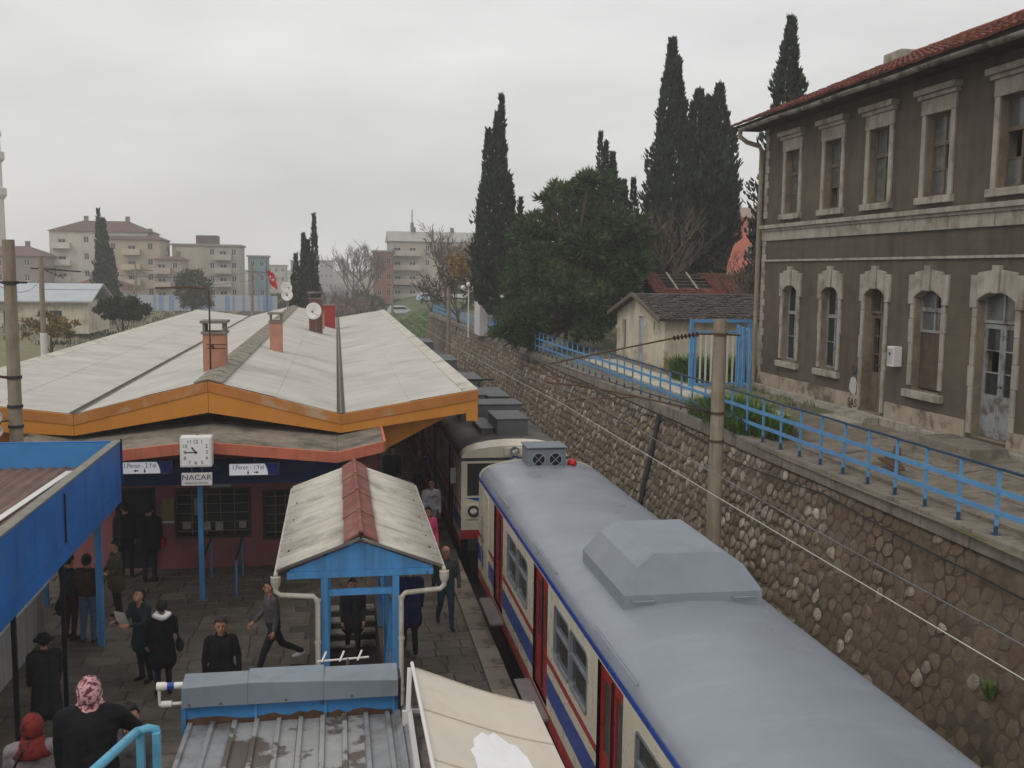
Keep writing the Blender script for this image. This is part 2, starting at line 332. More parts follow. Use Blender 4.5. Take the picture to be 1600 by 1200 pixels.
def text(parent, name, s, pos, size, rot, material, extrude=0.003, align='CENTER', squeeze=1.0):
    cu = bpy.data.curves.new(name, 'FONT'); cu.body = s; cu.size = size; cu.extrude = extrude; cu.align_x = align; cu.align_y = 'CENTER'
    tmp = bpy.data.objects.new('tmp', cu); COL.objects.link(tmp)
    dg = bpy.context.evaluated_depsgraph_get(); me = bpy.data.meshes.new_from_object(tmp.evaluated_get(dg))
    bpy.data.objects.remove(tmp); bpy.data.curves.remove(cu)
    me.name = name; me.materials.clear(); me.materials.append(material)
    o = inst(me, name, parent, pos, rot, (squeeze, 1, 1)); return o

def facade(mb, mp_, u0, u1, v0, v1, ops, depth, reveal_mat=None):
    """wall sheet on mp_(u, v, w) with rectangular openings (u0,u1,v0,v1) and reveals of the given depth"""
    us = sorted({u0, u1, *[q for o in ops for q in o[:2]]}); vs_ = sorted({v0, v1, *[q for o in ops for q in o[2:4]]})
    for i in range(len(us) - 1):
        for j in range(len(vs_) - 1):
            cu, cv = (us[i] + us[i + 1]) / 2, (vs_[j] + vs_[j + 1]) / 2
            if any(o[0] < cu < o[1] and o[2] < cv < o[3] for o in ops): continue
            mb.quad(mp_(us[i], vs_[j], 0), mp_(us[i + 1], vs_[j], 0), mp_(us[i + 1], vs_[j + 1], 0), mp_(us[i], vs_[j + 1], 0))
    k = mb.cm
    if reveal_mat is not None: mb.mat(reveal_mat)
    for a, b, e, g in [o[:4] for o in ops]:
        for (p, q) in (((a, e), (a, g)), ((b, g), (b, e)), ((a, g), (b, g)), ((b, e), (a, e))):
            mb.quad(mp_(*p, 0), mp_(*q, 0), mp_(*q, depth), mp_(*p, depth))
    mb.mat(k)
def mbox(mb, mp_, u0, u1, v0, v1, w0, w1):        # box in facade coordinates (w outward negative)
    return mb.hexa([mp_(u0, v0, w0), mp_(u1, v0, w0), mp_(u1, v0, w1), mp_(u0, v0, w1), mp_(u0, v1, w0), mp_(u1, v1, w0), mp_(u1, v1, w1), mp_(u0, v1, w1)])
# ------------------------------------------------------------------ ground, tracks, platform
RAILZ = -0.62
b = MB(); b.quad((-3000, -200, -0.92), (3000, -200, -0.92), (3000, 4000, -0.92), (-3000, 4000, -0.92))
b.build('ground', mt['bed'], kind='structure')
b = MB()
b.quad((-40, -20, -0.82), (9.6, -20, -0.82), (9.6, 600, -0.82), (-40, 600, -0.82))
b.build('track_bed', mt['ballast'], kind='structure')

def terrain(name, xs, ys, zf, material, **kw):
    b = MB(); n = len(xs); vs = [(x, y, zf(x, y)) for y in ys for x in xs]
    b.add(vs, [(j * n + i, j * n + i + 1, (j + 1) * n + i + 1, (j + 1) * n + i) for j in range(len(ys) - 1) for i in range(n - 1)])
    return b.build(name, material, kind='structure', smooth=True)
def sm(a, b_, x):
    t = min(1, max(0, (x - a) / (b_ - a))); return t * t * (3 - 2 * t)
ysf = [30 + 6 * i for i in range(50)] + [340 + 40 * i for i in range(20)]
terrain('field', [-1500, -600, -300] + [-160 + 6 * i for i in range(24)] + [-20, -18, -16], ysf,
        lambda x, y: -0.85 + 2.3 * sm(-17, -30, x) + 0.25 * math.sin(x * 0.11) * math.sin(y * 0.07) * sm(-18, -35, x), mt['field'])
terrain('embankment', [5.5, 6.5, 7.5, 9, 11, 13, 15, 18, 22, 28, 36, 50, 80, 140, 300, 900], [92 + 6 * i for i in range(40)] + [340 + 60 * i for i in range(14)],
        lambda x, y: -0.86 + (3.4 + 0.4 * math.sin(y * 0.05)) * sm(6.0, 17, x) + 0.12 * math.sin(x * 1.3 + y * 0.9), mt['grass_ground'])
terrain('yard', [9.7 + 0.7 * i for i in range(10)] + [18, 24, 40, 80, 300], [-10, 0, 10] + [12 + 3 * i for i in range(29)],
        lambda x, y: 3.27 + 0.25 * sm(10.6, 13.6, x) + 0.03 * math.sin(x * 2.1 + y * 0.8), mt['yard'])

# rails: each rail and the sleepers belong to one track
def rail_track(x, y0, y1, label, sleepers):
    t = thing('railway_track', (x, y0, -0.82), label, 'railway track')
    for s in (-0.76, 0.76):
        r = MB(); r.box(x + s - 0.07, x + s + 0.07, y0, y1, -0.74, -0.72); r.box(x + s - 0.012, x + s + 0.012, y0, y1, -0.72, -0.64); r.box(x + s - 0.036, x + s + 0.036, y0, y1, -0.64, -0.60)
        r.build('rail', mt['rust'], t)
    me = local_mesh('sleeper', lambda q: q.box(-1.25, 1.25, -0.12, 0.12, -0.08, 0.08), mt['conc'])
    for i in range(sleepers): inst(me, 'sleeper', t, (x, y0 + 0.3 + 0.62 * i, -0.818))
rail_track(4.57, -5, 400, 'railway track under the stopped train beside the platform', 0)
rail_track(-12.0, 20, 420, 'railway track on the far left side of the platform canopy', 0)
rail_track(-16.2, 20, 420, 'outermost left railway track beside the field', 0)

# platform island with a stair pit
PX0, PX1 = -9.6, 2.62
b = MB()
SX0, SX1, SY0, SY1 = -0.35, 0.80, 15.4, 22.6       # stair opening
zt = -0.03
for (x0, x1, y0, y1) in ((PX0, SX0, -12, 80), (SX1, PX1 + 0.3, -12, 80), (SX0, SX1, -12, SY0), (SX0, SX1, SY1, 80)):
    b.box(x0, x1, y0, y1, -0.85, zt)
platform = b.build('platform', mt['pave_base'], kind='structure')
# edge stones
me_k = [local_mesh('edge_stone', lambda q, w=w: q.box(-0.205, 0.205, -w / 2 + 0.006, w / 2 - 0.006, -0.3, 0.035), mt['kerb']) for w in (1.0, 0.98)]
for q in me_k: pass
for i in range(72):
    o = inst(me_k[i % 2], 'edge_stone', platform, (2.83 + rnd.uniform(-.006, .006), 7.5 + i * 1.0, rnd.uniform(-.006, .006)))
    bv(o, 0.012, 2)
# paving stones: rows across the platform
paves = []
rows_y = 9.5; iy = 0
while rows_y < 46:
    h = 0.42
    x = PX0 + (0.3 if iy % 2 else 0) - rnd.random() * 0.1
    while x < 2.6:
        w = rnd.choice((0.5, 0.58, 0.66)); x1 = min(x + w, 2.615)
        if x1 - x > 0.12 and not (x1 > SX0 - 0.05 and x < SX1 + 0.05 and rows_y + h > SY0 - 0.1 and rows_y < SY1 + 0.1) and x > -7.5:
            paves.append((x, x1, rows_y, rows_y + h))
        x = x1
    rows_y += h; iy += 1
paves.sort(key=lambda p: (p[2] if p[0] > -4 and p[2] > 13 else p[2] + 30))
st = MB()
def pave_shape(q, x0, x1, y0, y1):
    g = 0.006; e = 0.012; dz = rnd.uniform(-0.006, 0.006); tl = [rnd.uniform(-0.004, 0.004) for _ in range(4)]
    k = rnd.uniform(0.84, 1.13) * (1.08 if x0 > 0.8 else 0.92); q.tint((k, k * rnd.uniform(0.97, 1.02), k * rnd.uniform(0.93, 1.02)))
    o = [(x0 + g, y0 + g), (x1 - g, y0 + g), (x1 - g, y1 - g), (x0 + g, y1 - g)]; ii = [(x0 + g + e, y0 + g + e), (x1 - g - e, y0 + g + e), (x1 - g - e, y1 - g - e), (x0 + g + e, y1 - g - e)]
    q.add([(*p, -0.06) for p in o] + [(*p, -0.012 + dz + tl[i]) for i, p in enumerate(o)] + [(*p, dz + tl[i]) for i, p in enumerate(ii)],
          [(0, 1, 5, 4), (1, 2, 6, 5), (2, 3, 7, 6), (3, 0, 4, 7), (4, 5, 9, 8), (5, 6, 10, 9), (6, 7, 11, 10), (7, 4, 8, 11), (8, 9, 10, 11)])
for i, p in enumerate(paves):
    if i < 300:
        q = MB(); pave_shape(q, *p); q.build('paving_stone', mt['paver'], platform)
    else: pave_shape(st, *p)
o = st.build('paving', mt['paver'], platform, kind='stuff')

# stairs down from the platform towards the camera
t = thing('underpass_stair', (0.2, SY1, -0.03), 'dark concrete stair leading down from the platform under the small gabled shelter', 'stairs')
stp = local_mesh('stair_step', lambda q: (q.mat(0).box(SX0 + 0.01, SX1 - 0.01, 0, 0.3, -0.17, -0.045), q.mat(1).box(SX0 + 0.01, SX1 - 0.01, -0.025, 0.3, -0.045, 0)), [M('stair_riser', c(62, 58, 52), 0.9, 0.2, 4), M('stair_tread', c(150, 144, 134), 0.7, 0.25, 4, 0.2, 40, stain=c(80, 74, 66), sscale=2.5, slo=0.45, shi=0.65)])
for i in range(20): inst(stp, 'stair_step', t, (0, SY1 - 0.32 - 0.29 * i, -0.02 - 0.168 * (i + 1)))
q = MB(); q.box(SX0 - 0.1, SX0, SY0 - 0.1, SY1, -3.9, -0.035); q.box(SX1, SX1 + 0.1, SY0 - 0.1, SY1, -3.9, -0.035)
q.box(SX0, SX1, SY0 - 0.1, SY0, -3.9, -0.035); q.box(SX0, SX1, SY0, SY1, -4.0, -3.9)
q.build('side_wall', mt['conc'], t)

# ------------------------------------------------------------------ rubble retaining wall with coping
def wx(y): return 9.93 - 0.0105 * (y - 12) if y < 55 else 9.48 - 0.02 * (y - 55)      # top line
BAT = 0.24; WT = 3.03
def wp(y, z, d=0.0):                              # point on the battered face, d out towards the track
    return (wx(y) - BAT * (WT - z) - d * 0.97, y, z + d * 0.2)
b = MB()
ys = [-8 + 2 * i for i in range(53)]
for y0, y1 in zip(ys[:-1], ys[1:]):
    b.quad(wp(y0, -0.85), wp(y1, -0.85), wp(y1, WT), wp(y0, WT))
    b.quad(wp(y0, WT), wp(y1, WT), (wx(y1) + 0.9, y1, WT), (wx(y0) + 0.9, y0, WT))
b.quad(wp(ys[-1], -0.85), (11, ys[-1], -0.85), (11, ys[-1], WT), wp(ys[-1], WT))
wall = b.build('retaining_wall', mt['mortar'], label='long battered rubble stone retaining wall with concrete coping beside the train', cat='retaining wall')
# stones: jittered cells clipped against their neighbours
CW, CH = 0.31, 0.25
def clip(poly, mxp, nrm):
    o = []
    for i in range(len(poly)):
        p, q = poly[i], poly[(i + 1) % len(poly)]; dp = (p[0] - mxp[0]) * nrm[0] + (p[1] - mxp[1]) * nrm[1]; dq = (q[0] - mxp[0]) * nrm[0] + (q[1] - mxp[1]) * nrm[1]
        if dp <= 0: o.append(p)
        if (dp < 0) != (dq < 0) and abs(dp - dq) > 1e-9:
            k = dp / (dp - dq); o.append((p[0] + (q[0] - p[0]) * k, p[1] + (q[1] - p[1]) * k))
    return o
NU, NV = 240, 15
Y0S = 6.0
pts = {}
for i in range(NU):
    for j in range(NV):
        pts[i, j] = (Y0S + (i + 0.5 * (j % 2) + rnd.uniform(-.34, .34)) * CW, -0.72 + (j + 0.5 + rnd.uniform(-.33, .33)) * CH)
stones = []
for (i, j), p in pts.items():
    poly = [(p[0] - .5, p[1] - .4), (p[0] + .5, p[1] - .4), (p[0] + .5, p[1] + .4), (p[0] - .5, p[1] + .4)]
    for di in range(-2, 3):
        for dj in range(-2, 3):
            q = pts.get((i + di, j + dj))
            if q and (di or dj): poly = clip(poly, ((p[0] + q[0]) / 2, (p[1] + q[1]) / 2), (q[0] - p[0], q[1] - p[1]))
            if len(poly) < 3: break
        if len(poly) < 3: break
    poly = [(y, min(max(z, -0.8), WT - 0.03)) for y, z in poly]
    if len(poly) >= 3: stones.append((p, poly))
def stone_shape(q, p, poly):
    y = p[0]; far = sm(15, 22, y); near = sm(11.5, 9.5, y)
    light = rnd.random() < 0.07 + 0.38 * far + 0.35 * near
    if light: k = rnd.uniform(0.45, 0.85); tn = (k, k * 0.96, k * rnd.uniform(0.86, 0.97))
    elif rnd.random() < 0.22: k = rnd.uniform(0.24, 0.36); tn = (k, k * 0.78, k * 0.58)
    else: k = rnd.uniform(0.20, 0.36) + .12 * far; tn = (k, k * 0.87, k * 0.71)
    q.tint(tn)
    sh = rnd.uniform(0.72, 0.92) if (light or far > 0.5) else rnd.uniform(0.86, 0.97)
    n = len(poly); cy = sum(a[0] for a in poly) / n; cz = sum(a[1] for a in poly) / n
    r2 = []                                        # corner cutting
    for a, bb in zip(poly, poly[1:] + poly[:1]):
        for k in (0.26, 0.74): r2.append((a[0] + (bb[0] - a[0]) * k, a[1] + (bb[1] - a[1]) * k))
    pr = rnd.uniform(0.02, 0.045) if (light or far > 0.5) else rnd.uniform(0.004, 0.014)
    r2 = [(cy + (a - cy) * sh * rnd.uniform(.88, 1.05), cz + (z - cz) * sh * rnd.uniform(.88, 1.05)) for a, z in r2]; m_ = len(r2)
    ring = lambda s_, d, jit: [wp(cy + (a - cy) * s_, cz + (z - cz) * s_, d + rnd.uniform(-jit, jit)) for a, z in r2]
    v = ring(1, -0.01, 0) + ring(0.97, pr * 0.55, 0.006) + ring(0.72, pr, 0.010) + [wp(cy, cz, pr * 1.08)]
    f = [(k * m_ + i, k * m_ + (i + 1) % m_, (k + 1) * m_ + (i + 1) % m_, (k + 1) * m_ + i) for k in range(2) for i in range(m_)] + [(2 * m_ + i, 2 * m_ + (i + 1) % m_, 3 * m_) for i in range(m_)]
    q.add(v, f)
stones.sort(key=lambda s_: s_[0][0] + (20 if (s_[0][1] < 1.6 + (s_[0][0] - 14) * -0.06 or s_[0][0] < 8.5) else 0))
st = MB()
stones = [s_ for s_ in stones if rnd.random() > .12 * sm(18, 13, s_[0][0]) * sm(9.5, 11.5, s_[0][0])]
for i, (p, poly) in enumerate(stones):
    if i < 300:
        q = MB(); stone_shape(q, p, poly); q.build('stone', mt['stone'], wall, smooth=50)
    else: stone_shape(st, p, poly)
st.build('stonework', mt['stone'], wall, kind='stuff', smooth=50)
# coping: cast lengths
y = -8.0
while y < 96:
    ln = rnd.uniform(1.9, 2.5); y1 = min(96, y + ln)
    q = MB(); g = 0.008; dz = rnd.uniform(-0.012, 0.012)
    q.hexa([(wx(y) - 0.10, y + g, WT + 0.001), (wx(y) + 0.42, y + g, WT + 0.001), (wx(y1) + 0.42, y1 - g, WT + 0.001), (wx(y1) - 0.10, y1 - g, WT + 0.001),
            (wx(y) - 0.09, y + g, 3.34 + dz), (wx(y) + 0.42, y + g, 3.34 + dz), (wx(y1) + 0.42, y1 - g, 3.34 + dz), (wx(y1) - 0.09, y1 - g, 3.34 + dz)])
    q.build('coping_stone', mt['conc'], wall, bevel=0.015); y = y1
# dark drainpipe on the wall and cable along its face
q = MB(); q.tube([wp(29.6, 2.98, 0.09), wp(29.4, 1.5, 0.09), wp(29.2, -0.8, 0.09)], 0.075, 8)
q.build('drainpipe', mt['darksteel'], label='dark rusty drainpipe running down the stone retaining wall', cat='drainpipe', smooth=40)
q = MB(); pp = []
for i in range(60):
    yy = 7 + i * 0.8; z = 2.86 - 0.16 * abs(math.sin(yy * 0.33)) + (0.1 if yy > 24 else 0) - 0.05 * max(0, 14 - yy)
    pp.append(wp(yy, z, 0.10))
q.tube(pp, 0.017, 5); q.build('wall_cable', mt['wire'], label='black cable sagging along the face of the retaining wall', cat='cable', smooth=True)
# weed tufts growing in the wall
def tuft(q, cpos, n, h, spread, w=0.012):
    for _ in range(n):
        a = rnd.uniform(0, 6.283); r_ = spread * math.sqrt(rnd.random()); base = Vector(cpos) + Vector((math.cos(a) * r_, math.sin(a) * r_, 0))
        lean = Vector((math.cos(a + rnd.uniform(-.6, .6)), math.sin(a + rnd.uniform(-.6, .6)), 0)) * rnd.uniform(.15, .8) * h; hh = h * rnd.uniform(.5, 1.1)
        sdv = Vector((-math.sin(a), math.cos(a), 0)) * w
        q.add([base - sdv, base + sdv, base + lean * .4 + Vector((0, 0, hh * .6)) + sdv * .7, base + lean * .4 + Vector((0, 0, hh * .6)) - sdv * .7, base + lean + Vector((0, 0, hh * .85))], [(0, 1, 2, 3), (3, 2, 4)])
q = MB(); tuft(q, wp(13.05, 1.15, 0.05), 70, 0.3, 0.08, 0.015); q.build('wall_weed', mt['gblade'], label='small green weed growing out of the stone wall above the train roof', cat='weed')

# ------------------------------------------------------------------ railing on the coping
RX = lambda y: wx(y) + 0.10
rail = thing('wall_railing', (RX(30), 30, 3.34), 'long blue steel railing with flat bars along the top of the stone wall', 'railing')
post_me = local_mesh('post', lambda q: (q.mat(0).box(-0.022, 0.022, -0.022, 0.022, 0.14, 1.02), q.mat(1).box(-0.023, 0.023, -0.023, 0.023, -0.02, 0.14), q.box(-0.06, 0.06, -0.06, 0.06, -0.02, 0.012)), [mt['bluerail'], mt['railtop']])
y = 9.2; posts = []
while y < 95:
    posts.append(y); inst(post_me, 'post', rail, (RX(y), y, 3.34), (rnd.uniform(-.02, .02), rnd.uniform(-.02, .02), 0)); y += 0.955
for zz, nm, (w, h), ma_, lift in ((1.03, 'top_rail', (0.05, 0.035), 'railtop', 0), (0.70, 'rail', (0.014, 0.085), 'bluerail', 1), (0.36, 'rail', (0.014, 0.085), 'bluerail', 1)):
    k = 0
    while k < len(posts) - 1:
        e = min(k + 6, len(posts) - 1); q = MB()
        if True:
            for i in range(k, e):
                ya, yb = posts[i], posts[i + 1]
                q.bar((RX(ya) - 0.03 * lift, ya, 3.34 + zz + rnd.uniform(-.006, .006)), (RX(yb) - 0.03 * lift, yb, 3.34 + zz + rnd.uniform(-.006, .006)), w, h)
            q.build(nm, mt[ma_], rail)
        k = e
# long grass clump behind the railing and grass in the yard
q = MB()
for _ in range(150):
    yy_ = rnd.uniform(23.2, 27.6); tuft(q, (10.2 + rnd.uniform(-.35, .8), yy_, 3.3), 32, 1.05 - .2 * abs(yy_ - 25.5), 0.2, 0.012)
q.build('grass_clump', mt['gblade'], kind='stuff', label='long green grass clump hanging over the coping behind the railing', cat='grass')
q = MB()
for _ in range(1500):
    x, yy = rnd.uniform(10.6, 17), rnd.uniform(27, 66)
    if 11.0 < x < 12.6 and yy < 45: continue
    tuft(q, (x, yy, 3.32 + 0.2 * sm(10.6, 13.6, x)), 9, 0.16, 0.25, 0.012)
q.build('yard_grass', mt['gblade'], kind='stuff', label='short patchy grass in the yard behind the railing', cat='grass')
yardw = bpy.data.objects['yard']
me_s = local_mesh('path_slab', lambda q: q.box(-0.36, 0.36, -0.72, 0.72, -0.05, 0.03), mt['slab'])
for i in range(12):
    for k in range(2):
        o = inst(me_s, 'path_slab', yardw, (11.25 + k * 0.78 + rnd.uniform(-.03, .03), 27.0 + i * 1.5 + rnd.uniform(-.05, .05), 3.40), (0, 0, rnd.uniform(-.03, .03))); bv(o, 0.01, 1)
for i in range(9):
    for k in range(3):
        w = 0.75; q = MB(); x0 = 10.55 + k * 1.05; y0 = 9.5 + i * 1.42; dz = rnd.uniform(-.01, .01)
        z0 = lambda x: 3.30 + 0.25 * sm(10.6, 13.6, x) + dz
        q.hexa([(x0 + .01, y0 + .01, 3.1), (x0 + 1.03, y0 + .01, 3.1), (x0 + 1.03, y0 + 1.4, 3.1), (x0 + .01, y0 + 1.4, 3.1), (x0 + .01, y0 + .01, z0(x0) + .04), (x0 + 1.03, y0 + .01, z0(x0 + 1.03) + .04), (x0 + 1.03, y0 + 1.4, z0(x0 + 1.03) + .04), (x0 + .01, y0 + 1.4, z0(x0) + .04)])
        q.build('yard_slab', mt['conc'], yardw, bevel=0.01)
# ------------------------------------------------------------------ old two-storey station building on the right
FX = 13.8; BY0, BY1, BZ0, EZ = 13.0, 31.95, 3.45, 11.95
F = lambda u, v, w: (FX + w, u, v)
bld = thing('station_house', (FX + 4, 22.5, BZ0), 'old two-storey brown rendered station house with pale stone window surrounds above the wall', 'building')
GA = [(29.75, 1.0, 'win', 4.62), (27.15, 1.0, 'win', 4.62), (24.70, 1.02, 'door', 3.72), (22.25, 1.15, 'board', 4.55), (19.70, 1.3, 'bluedoor', 3.80)]
UA = [(29.95, .95), (27.35, .98), (24.85, 1.0), (22.22, 1.0), (19.45, 1.05)]
GT = 6.98
ops = [(y - w / 2, y + w / 2, z0, GT) for y, w, k, z0 in GA] + [(y - w / 2, y + w / 2, 9.15, 11.05) for y, w in UA]
b = MB(); facade(b, F, BY0, BY1, BZ0, EZ + 0.1, ops, 0.42, 1)
b.mat(0)
b.quad((FX, BY1, BZ0), (FX + 9, BY1, BZ0), (FX + 9, BY1, EZ), (FX, BY1, EZ)); b.quad((FX, BY0, BZ0), (FX + 9, BY0, BZ0), (FX + 9, BY0, EZ), (FX, BY0, EZ))
b.quad((FX + 9, BY0, BZ0), (FX + 9, BY1, BZ0), (FX + 9, BY1, EZ), (FX + 9, BY0, EZ))
b.add([(FX, BY1, EZ), (FX + 9, BY1, EZ), (FX + 4.5, BY1, 14.2)], [(0, 1, 2)])
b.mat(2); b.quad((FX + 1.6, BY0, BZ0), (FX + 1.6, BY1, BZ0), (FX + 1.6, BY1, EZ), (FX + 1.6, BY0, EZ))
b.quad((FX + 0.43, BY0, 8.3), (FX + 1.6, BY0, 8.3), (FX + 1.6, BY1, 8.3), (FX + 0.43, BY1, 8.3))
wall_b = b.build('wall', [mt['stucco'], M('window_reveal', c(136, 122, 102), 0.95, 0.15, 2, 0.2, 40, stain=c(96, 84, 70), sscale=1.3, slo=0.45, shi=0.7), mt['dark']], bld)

def sash(parent, y, w, z0, z1, tr, rows, mat_f, mat_g, recess=0.17, split=True, missing=()):
    """timber window: frame with mullion and transom, panes as pieces of their own"""
    t = 0.05; q = MB(); a, e = y - w / 2 + 0.003, y + w / 2 - 0.003
    mbox(q, F, a, a + t, z0, z1, recess, recess + .07); mbox(q, F, e - t, e, z0, z1, recess, recess + .07)
    mbox(q, F, a + t, e - t, z0, z0 + t * 1.3, recess, recess + .07); mbox(q, F, a + t, e - t, z1 - t, z1, recess, recess + .07)
    if tr: mbox(q, F, a + t, e - t, tr - .05, tr + .05, recess - .015, recess + .07)
    if split: mbox(q, F, y - .03, y + .03, z0 + t * 1.3, z1 - t, recess + .004, recess + .066)
    segs = [(z0 + t * 1.3, tr - .05), (tr + .05, z1 - t)] if tr else [(z0 + t * 1.3, z1 - t)]
    panes = []
    for si, (za, zb) in enumerate(segs):
        n = rows if si == 0 else 1
        for k in range(n):
            if k: mbox(q, F, a + t, e - t, za + (zb - za) * k / n - .014, za + (zb - za) * k / n + .014, recess + .01, recess + .06)
            for (ua, ub) in (((a + t, y - .03), (y + .03, e - t)) if split else ((a + t, e - t),)):
                panes.append((ua, ub, za + (zb - za) * k / n, za + (zb - za) * (k + 1) / n))
    fr = q.build('window', mat_f, parent)
    for i, (ua, ub, za, zb) in enumerate(panes):
        if i in missing: continue
        g = MB(); mbox(g, F, ua - .002, ub + .002, za - .002, zb + .002, recess + .03 + rnd.uniform(-.004, .004), recess + .038)
        g.build('pane', mat_g, fr)
    return fr

for i, (y, w) in enumerate(UA):
    sash(bld, y, w, 9.15, 11.05, 10.38, 2 if i != 2 else 1, mt['wood'], mt['glasspale'], missing=((), (1,), (0,), (2,), (0, 3))[i])
    q = MB()                                       # moulded surround
    mbox(q, F, y - w / 2 - .17, y - w / 2 - .002, 9.15, 11.06, -.05, .06); q.build('jamb', mt['trim'], bld, bevel=.012)
    q = MB(); mbox(q, F, y + w / 2 + .002, y + w / 2 + .17, 9.15, 11.06, -.05, .06); q.build('jamb', mt['trim'], bld, bevel=.012)
    q = MB(); mbox(q, F, y - w / 2 - .20, y + w / 2 + .20, 11.062, 11.42, -.06, .05); mbox(q, F, y - w / 2 - .27, y + w / 2 + .27, 11.42, 11.52, -.13, .02); mbox(q, F, y - w / 2 - .33, y + w / 2 + .33, 11.52, 11.66, -.22, .02)
    q.build('lintel', mt['trim'], bld, bevel=.012)
    q = MB(); mbox(q, F, y - w / 2 - .24, y + w / 2 + .24, 8.98, 9.148, -.12, .10); q.build('sill', mt['trim'], bld, bevel=.015)

for i, (y, w, kind, z0) in enumerate(GA):
    h = w / 2; spring = GT - 0.20
    def arc(t): return GT - 0.20 * (abs(t) / h) ** 2
    kw = 0.13
    def vous(a, e):                                # voussoir between a and e, underside on the arc
        n = 5; low = [(y + a + (e - a) * k / n, arc(a + (e - a) * k / n)) for k in range(n + 1)]
        top = [(y + e, 7.36 + 0.10 * (1 - abs(e) / (h + .2))), (y + a, 7.36 + 0.10 * (1 - abs(a) / (h + .2)))]
        q = MB(); q.prism([F(u, v, -.06) for u, v in low + top], (0.30, 0, 0)); q.build('voussoir', mt['trim'], bld, bevel=.01)
    vous(-h, -kw); vous(kw, h)
    q = MB(); q.prism([F(y - kw * .75, arc(0) - .03, -.10), F(y + kw * .75, arc(0) - .03, -.10), F(y + kw, 7.54, -.10), F(y - kw, 7.54, -.10)], (0.34, 0, 0)); q.build('keystone', mt['trim'], bld, bevel=.01)
    for s in (-1, 1):
        q = MB(); a, e = sorted((y + s * (h + .002), y + s * (h + .24))); mbox(q, F, a, e, 6.62, 7.33, -.06, .1); q.build('voussoir', mt['trim'], bld, bevel=.012)
        zb = 4.64 if kind in ('win', 'board') and i != 0 else z0 + 0.05
        z = zb; n = 0                              # jamb blocks, one wider block now and then
        while z < 6.6:
            z2 = min(6.618, z + rnd.uniform(.42, .72)); wd = .15 if n != 2 else .19
            a, e = sorted((y + s * (h + .002), y + s * (h + wd))); q = MB(); mbox(q, F, a, e, z + .003, z2 - .003, -.04 - rnd.uniform(0, .008), .1); q.build('jamb', mt['trim'], bld, bevel=.012); z = z2; n += 1
    if kind == 'win':
        sash(bld, y, w, z0 + .02, GT, 6.12, 2, mt['woodgrey'], mt['glass'])
        q = MB(); mbox(q, F, y - h - .24, y + h + .24, 4.42, 4.60, -.12, .2); q.build('sill', mt['trim'], bld, bevel=.015)
    elif kind == 'board':
        sash(bld, y, w, 5.95, GT, 6.5, 1, mt['woodgrey'], mt['glasspale'], missing=(2,))
        q = MB(); mbox(q, F, y - h + .01, y + h - .01, 4.6, 5.94, .19, .23); q.build('boarding', mt['board'], bld)
        q = MB(); mbox(q, F, y - h - .24, y + h + .24, 4.36, 4.545, -.12, .2); q.build('sill', mt['trim'], bld, bevel=.015)
    else:
        fm = mt['wood'] if kind == 'door' else mt['woodgrey']
        sash(bld, y, w, 6.30, GT, None, 1, fm, mt['glasspale'], missing=(1,) if kind == 'door' else ())
        for s in (-1, 1):
            a, e = (y - h + .01, y - .008) if s < 0 else (y + .008, y + h - .01); q = MB(); zb = z0 + .012; rc = .19 + (.04 if (kind == 'door' and s > 0) else 0)
            mbox(q, F, a, e, zb, 4.75, rc, rc + .06); mbox(q, F, a + .07, e - .07, zb + .14, 4.62, rc - .012, rc + .01)
            mbox(q, F, a, a + .09, 4.75, 6.28, rc, rc + .06); mbox(q, F, e - .09, e, 4.75, 6.28, rc, rc + .06); mbox(q, F, a + .09, e - .09, 6.18, 6.28, rc, rc + .06)
            for k in (1, 2): mbox(q, F, a + .09, e - .09, 4.75 + .48 * k - .014, 4.75 + .48 * k + .014, rc + .005, rc + .055)
            d = q.build('door', fm, bld)
            for k in range(3):
                if (kind == 'bluedoor' and s > 0 and k == 1) or (kind == 'door' and s > 0): continue
                g = MB(); mbox(g, F, a + .088, e - .088, 4.752 + .48 * k, 4.748 + .48 * (k + 1), rc + .03, rc + .037); g.build('pane', mt['glass'], d)
            g = MB(); g.ell(F(a + .05 if s > 0 else e - .05, 4.95, rc - .03), (.025, .025, .025), 8, 6); g.build('handle', mt['rust'], d, smooth=True)
# string courses, band cornice, quoins, plinth stones
q = MB(); mbox(q, F, BY0, BY1 + .02, 7.70, 7.76, -.05, .02); q.build('string_course', mt['trim'], bld)
y = BY1 + .06
while y > BY0:
    ln = rnd.uniform(1.3, 1.9); ya = max(BY0, y - ln)
    q = MB(); mbox(q, F, ya + .004, y - .004, 8.36, 8.66, -.06, .02); mbox(q, F, ya + .004, y - .004, 8.66, 8.74, -.10, .02); mbox(q, F, ya + .004, y - .004, 8.74, 8.86, -.17, .02)
    q.build('cornice_stone', mt['trim'], bld, bevel=.012); y = ya
z = 4.1; n = 0
while z < 11.9:
    if not 8.2 < z < 8.87:
        q = MB(); mbox(q, F, BY1 - (.26 if n % 2 else .17), BY1 + .03, z + .004, z + .235, -.035, .02); q.build('quoin', mt['trim'], bld, bevel=.012)
    z += .24 if not 8.1 < z < 8.3 else .66; n += 1
y = BY1 + .04
gaps = [(yy - ww / 2, yy + ww / 2) for yy, ww, k, _ in GA if 'door' in k]
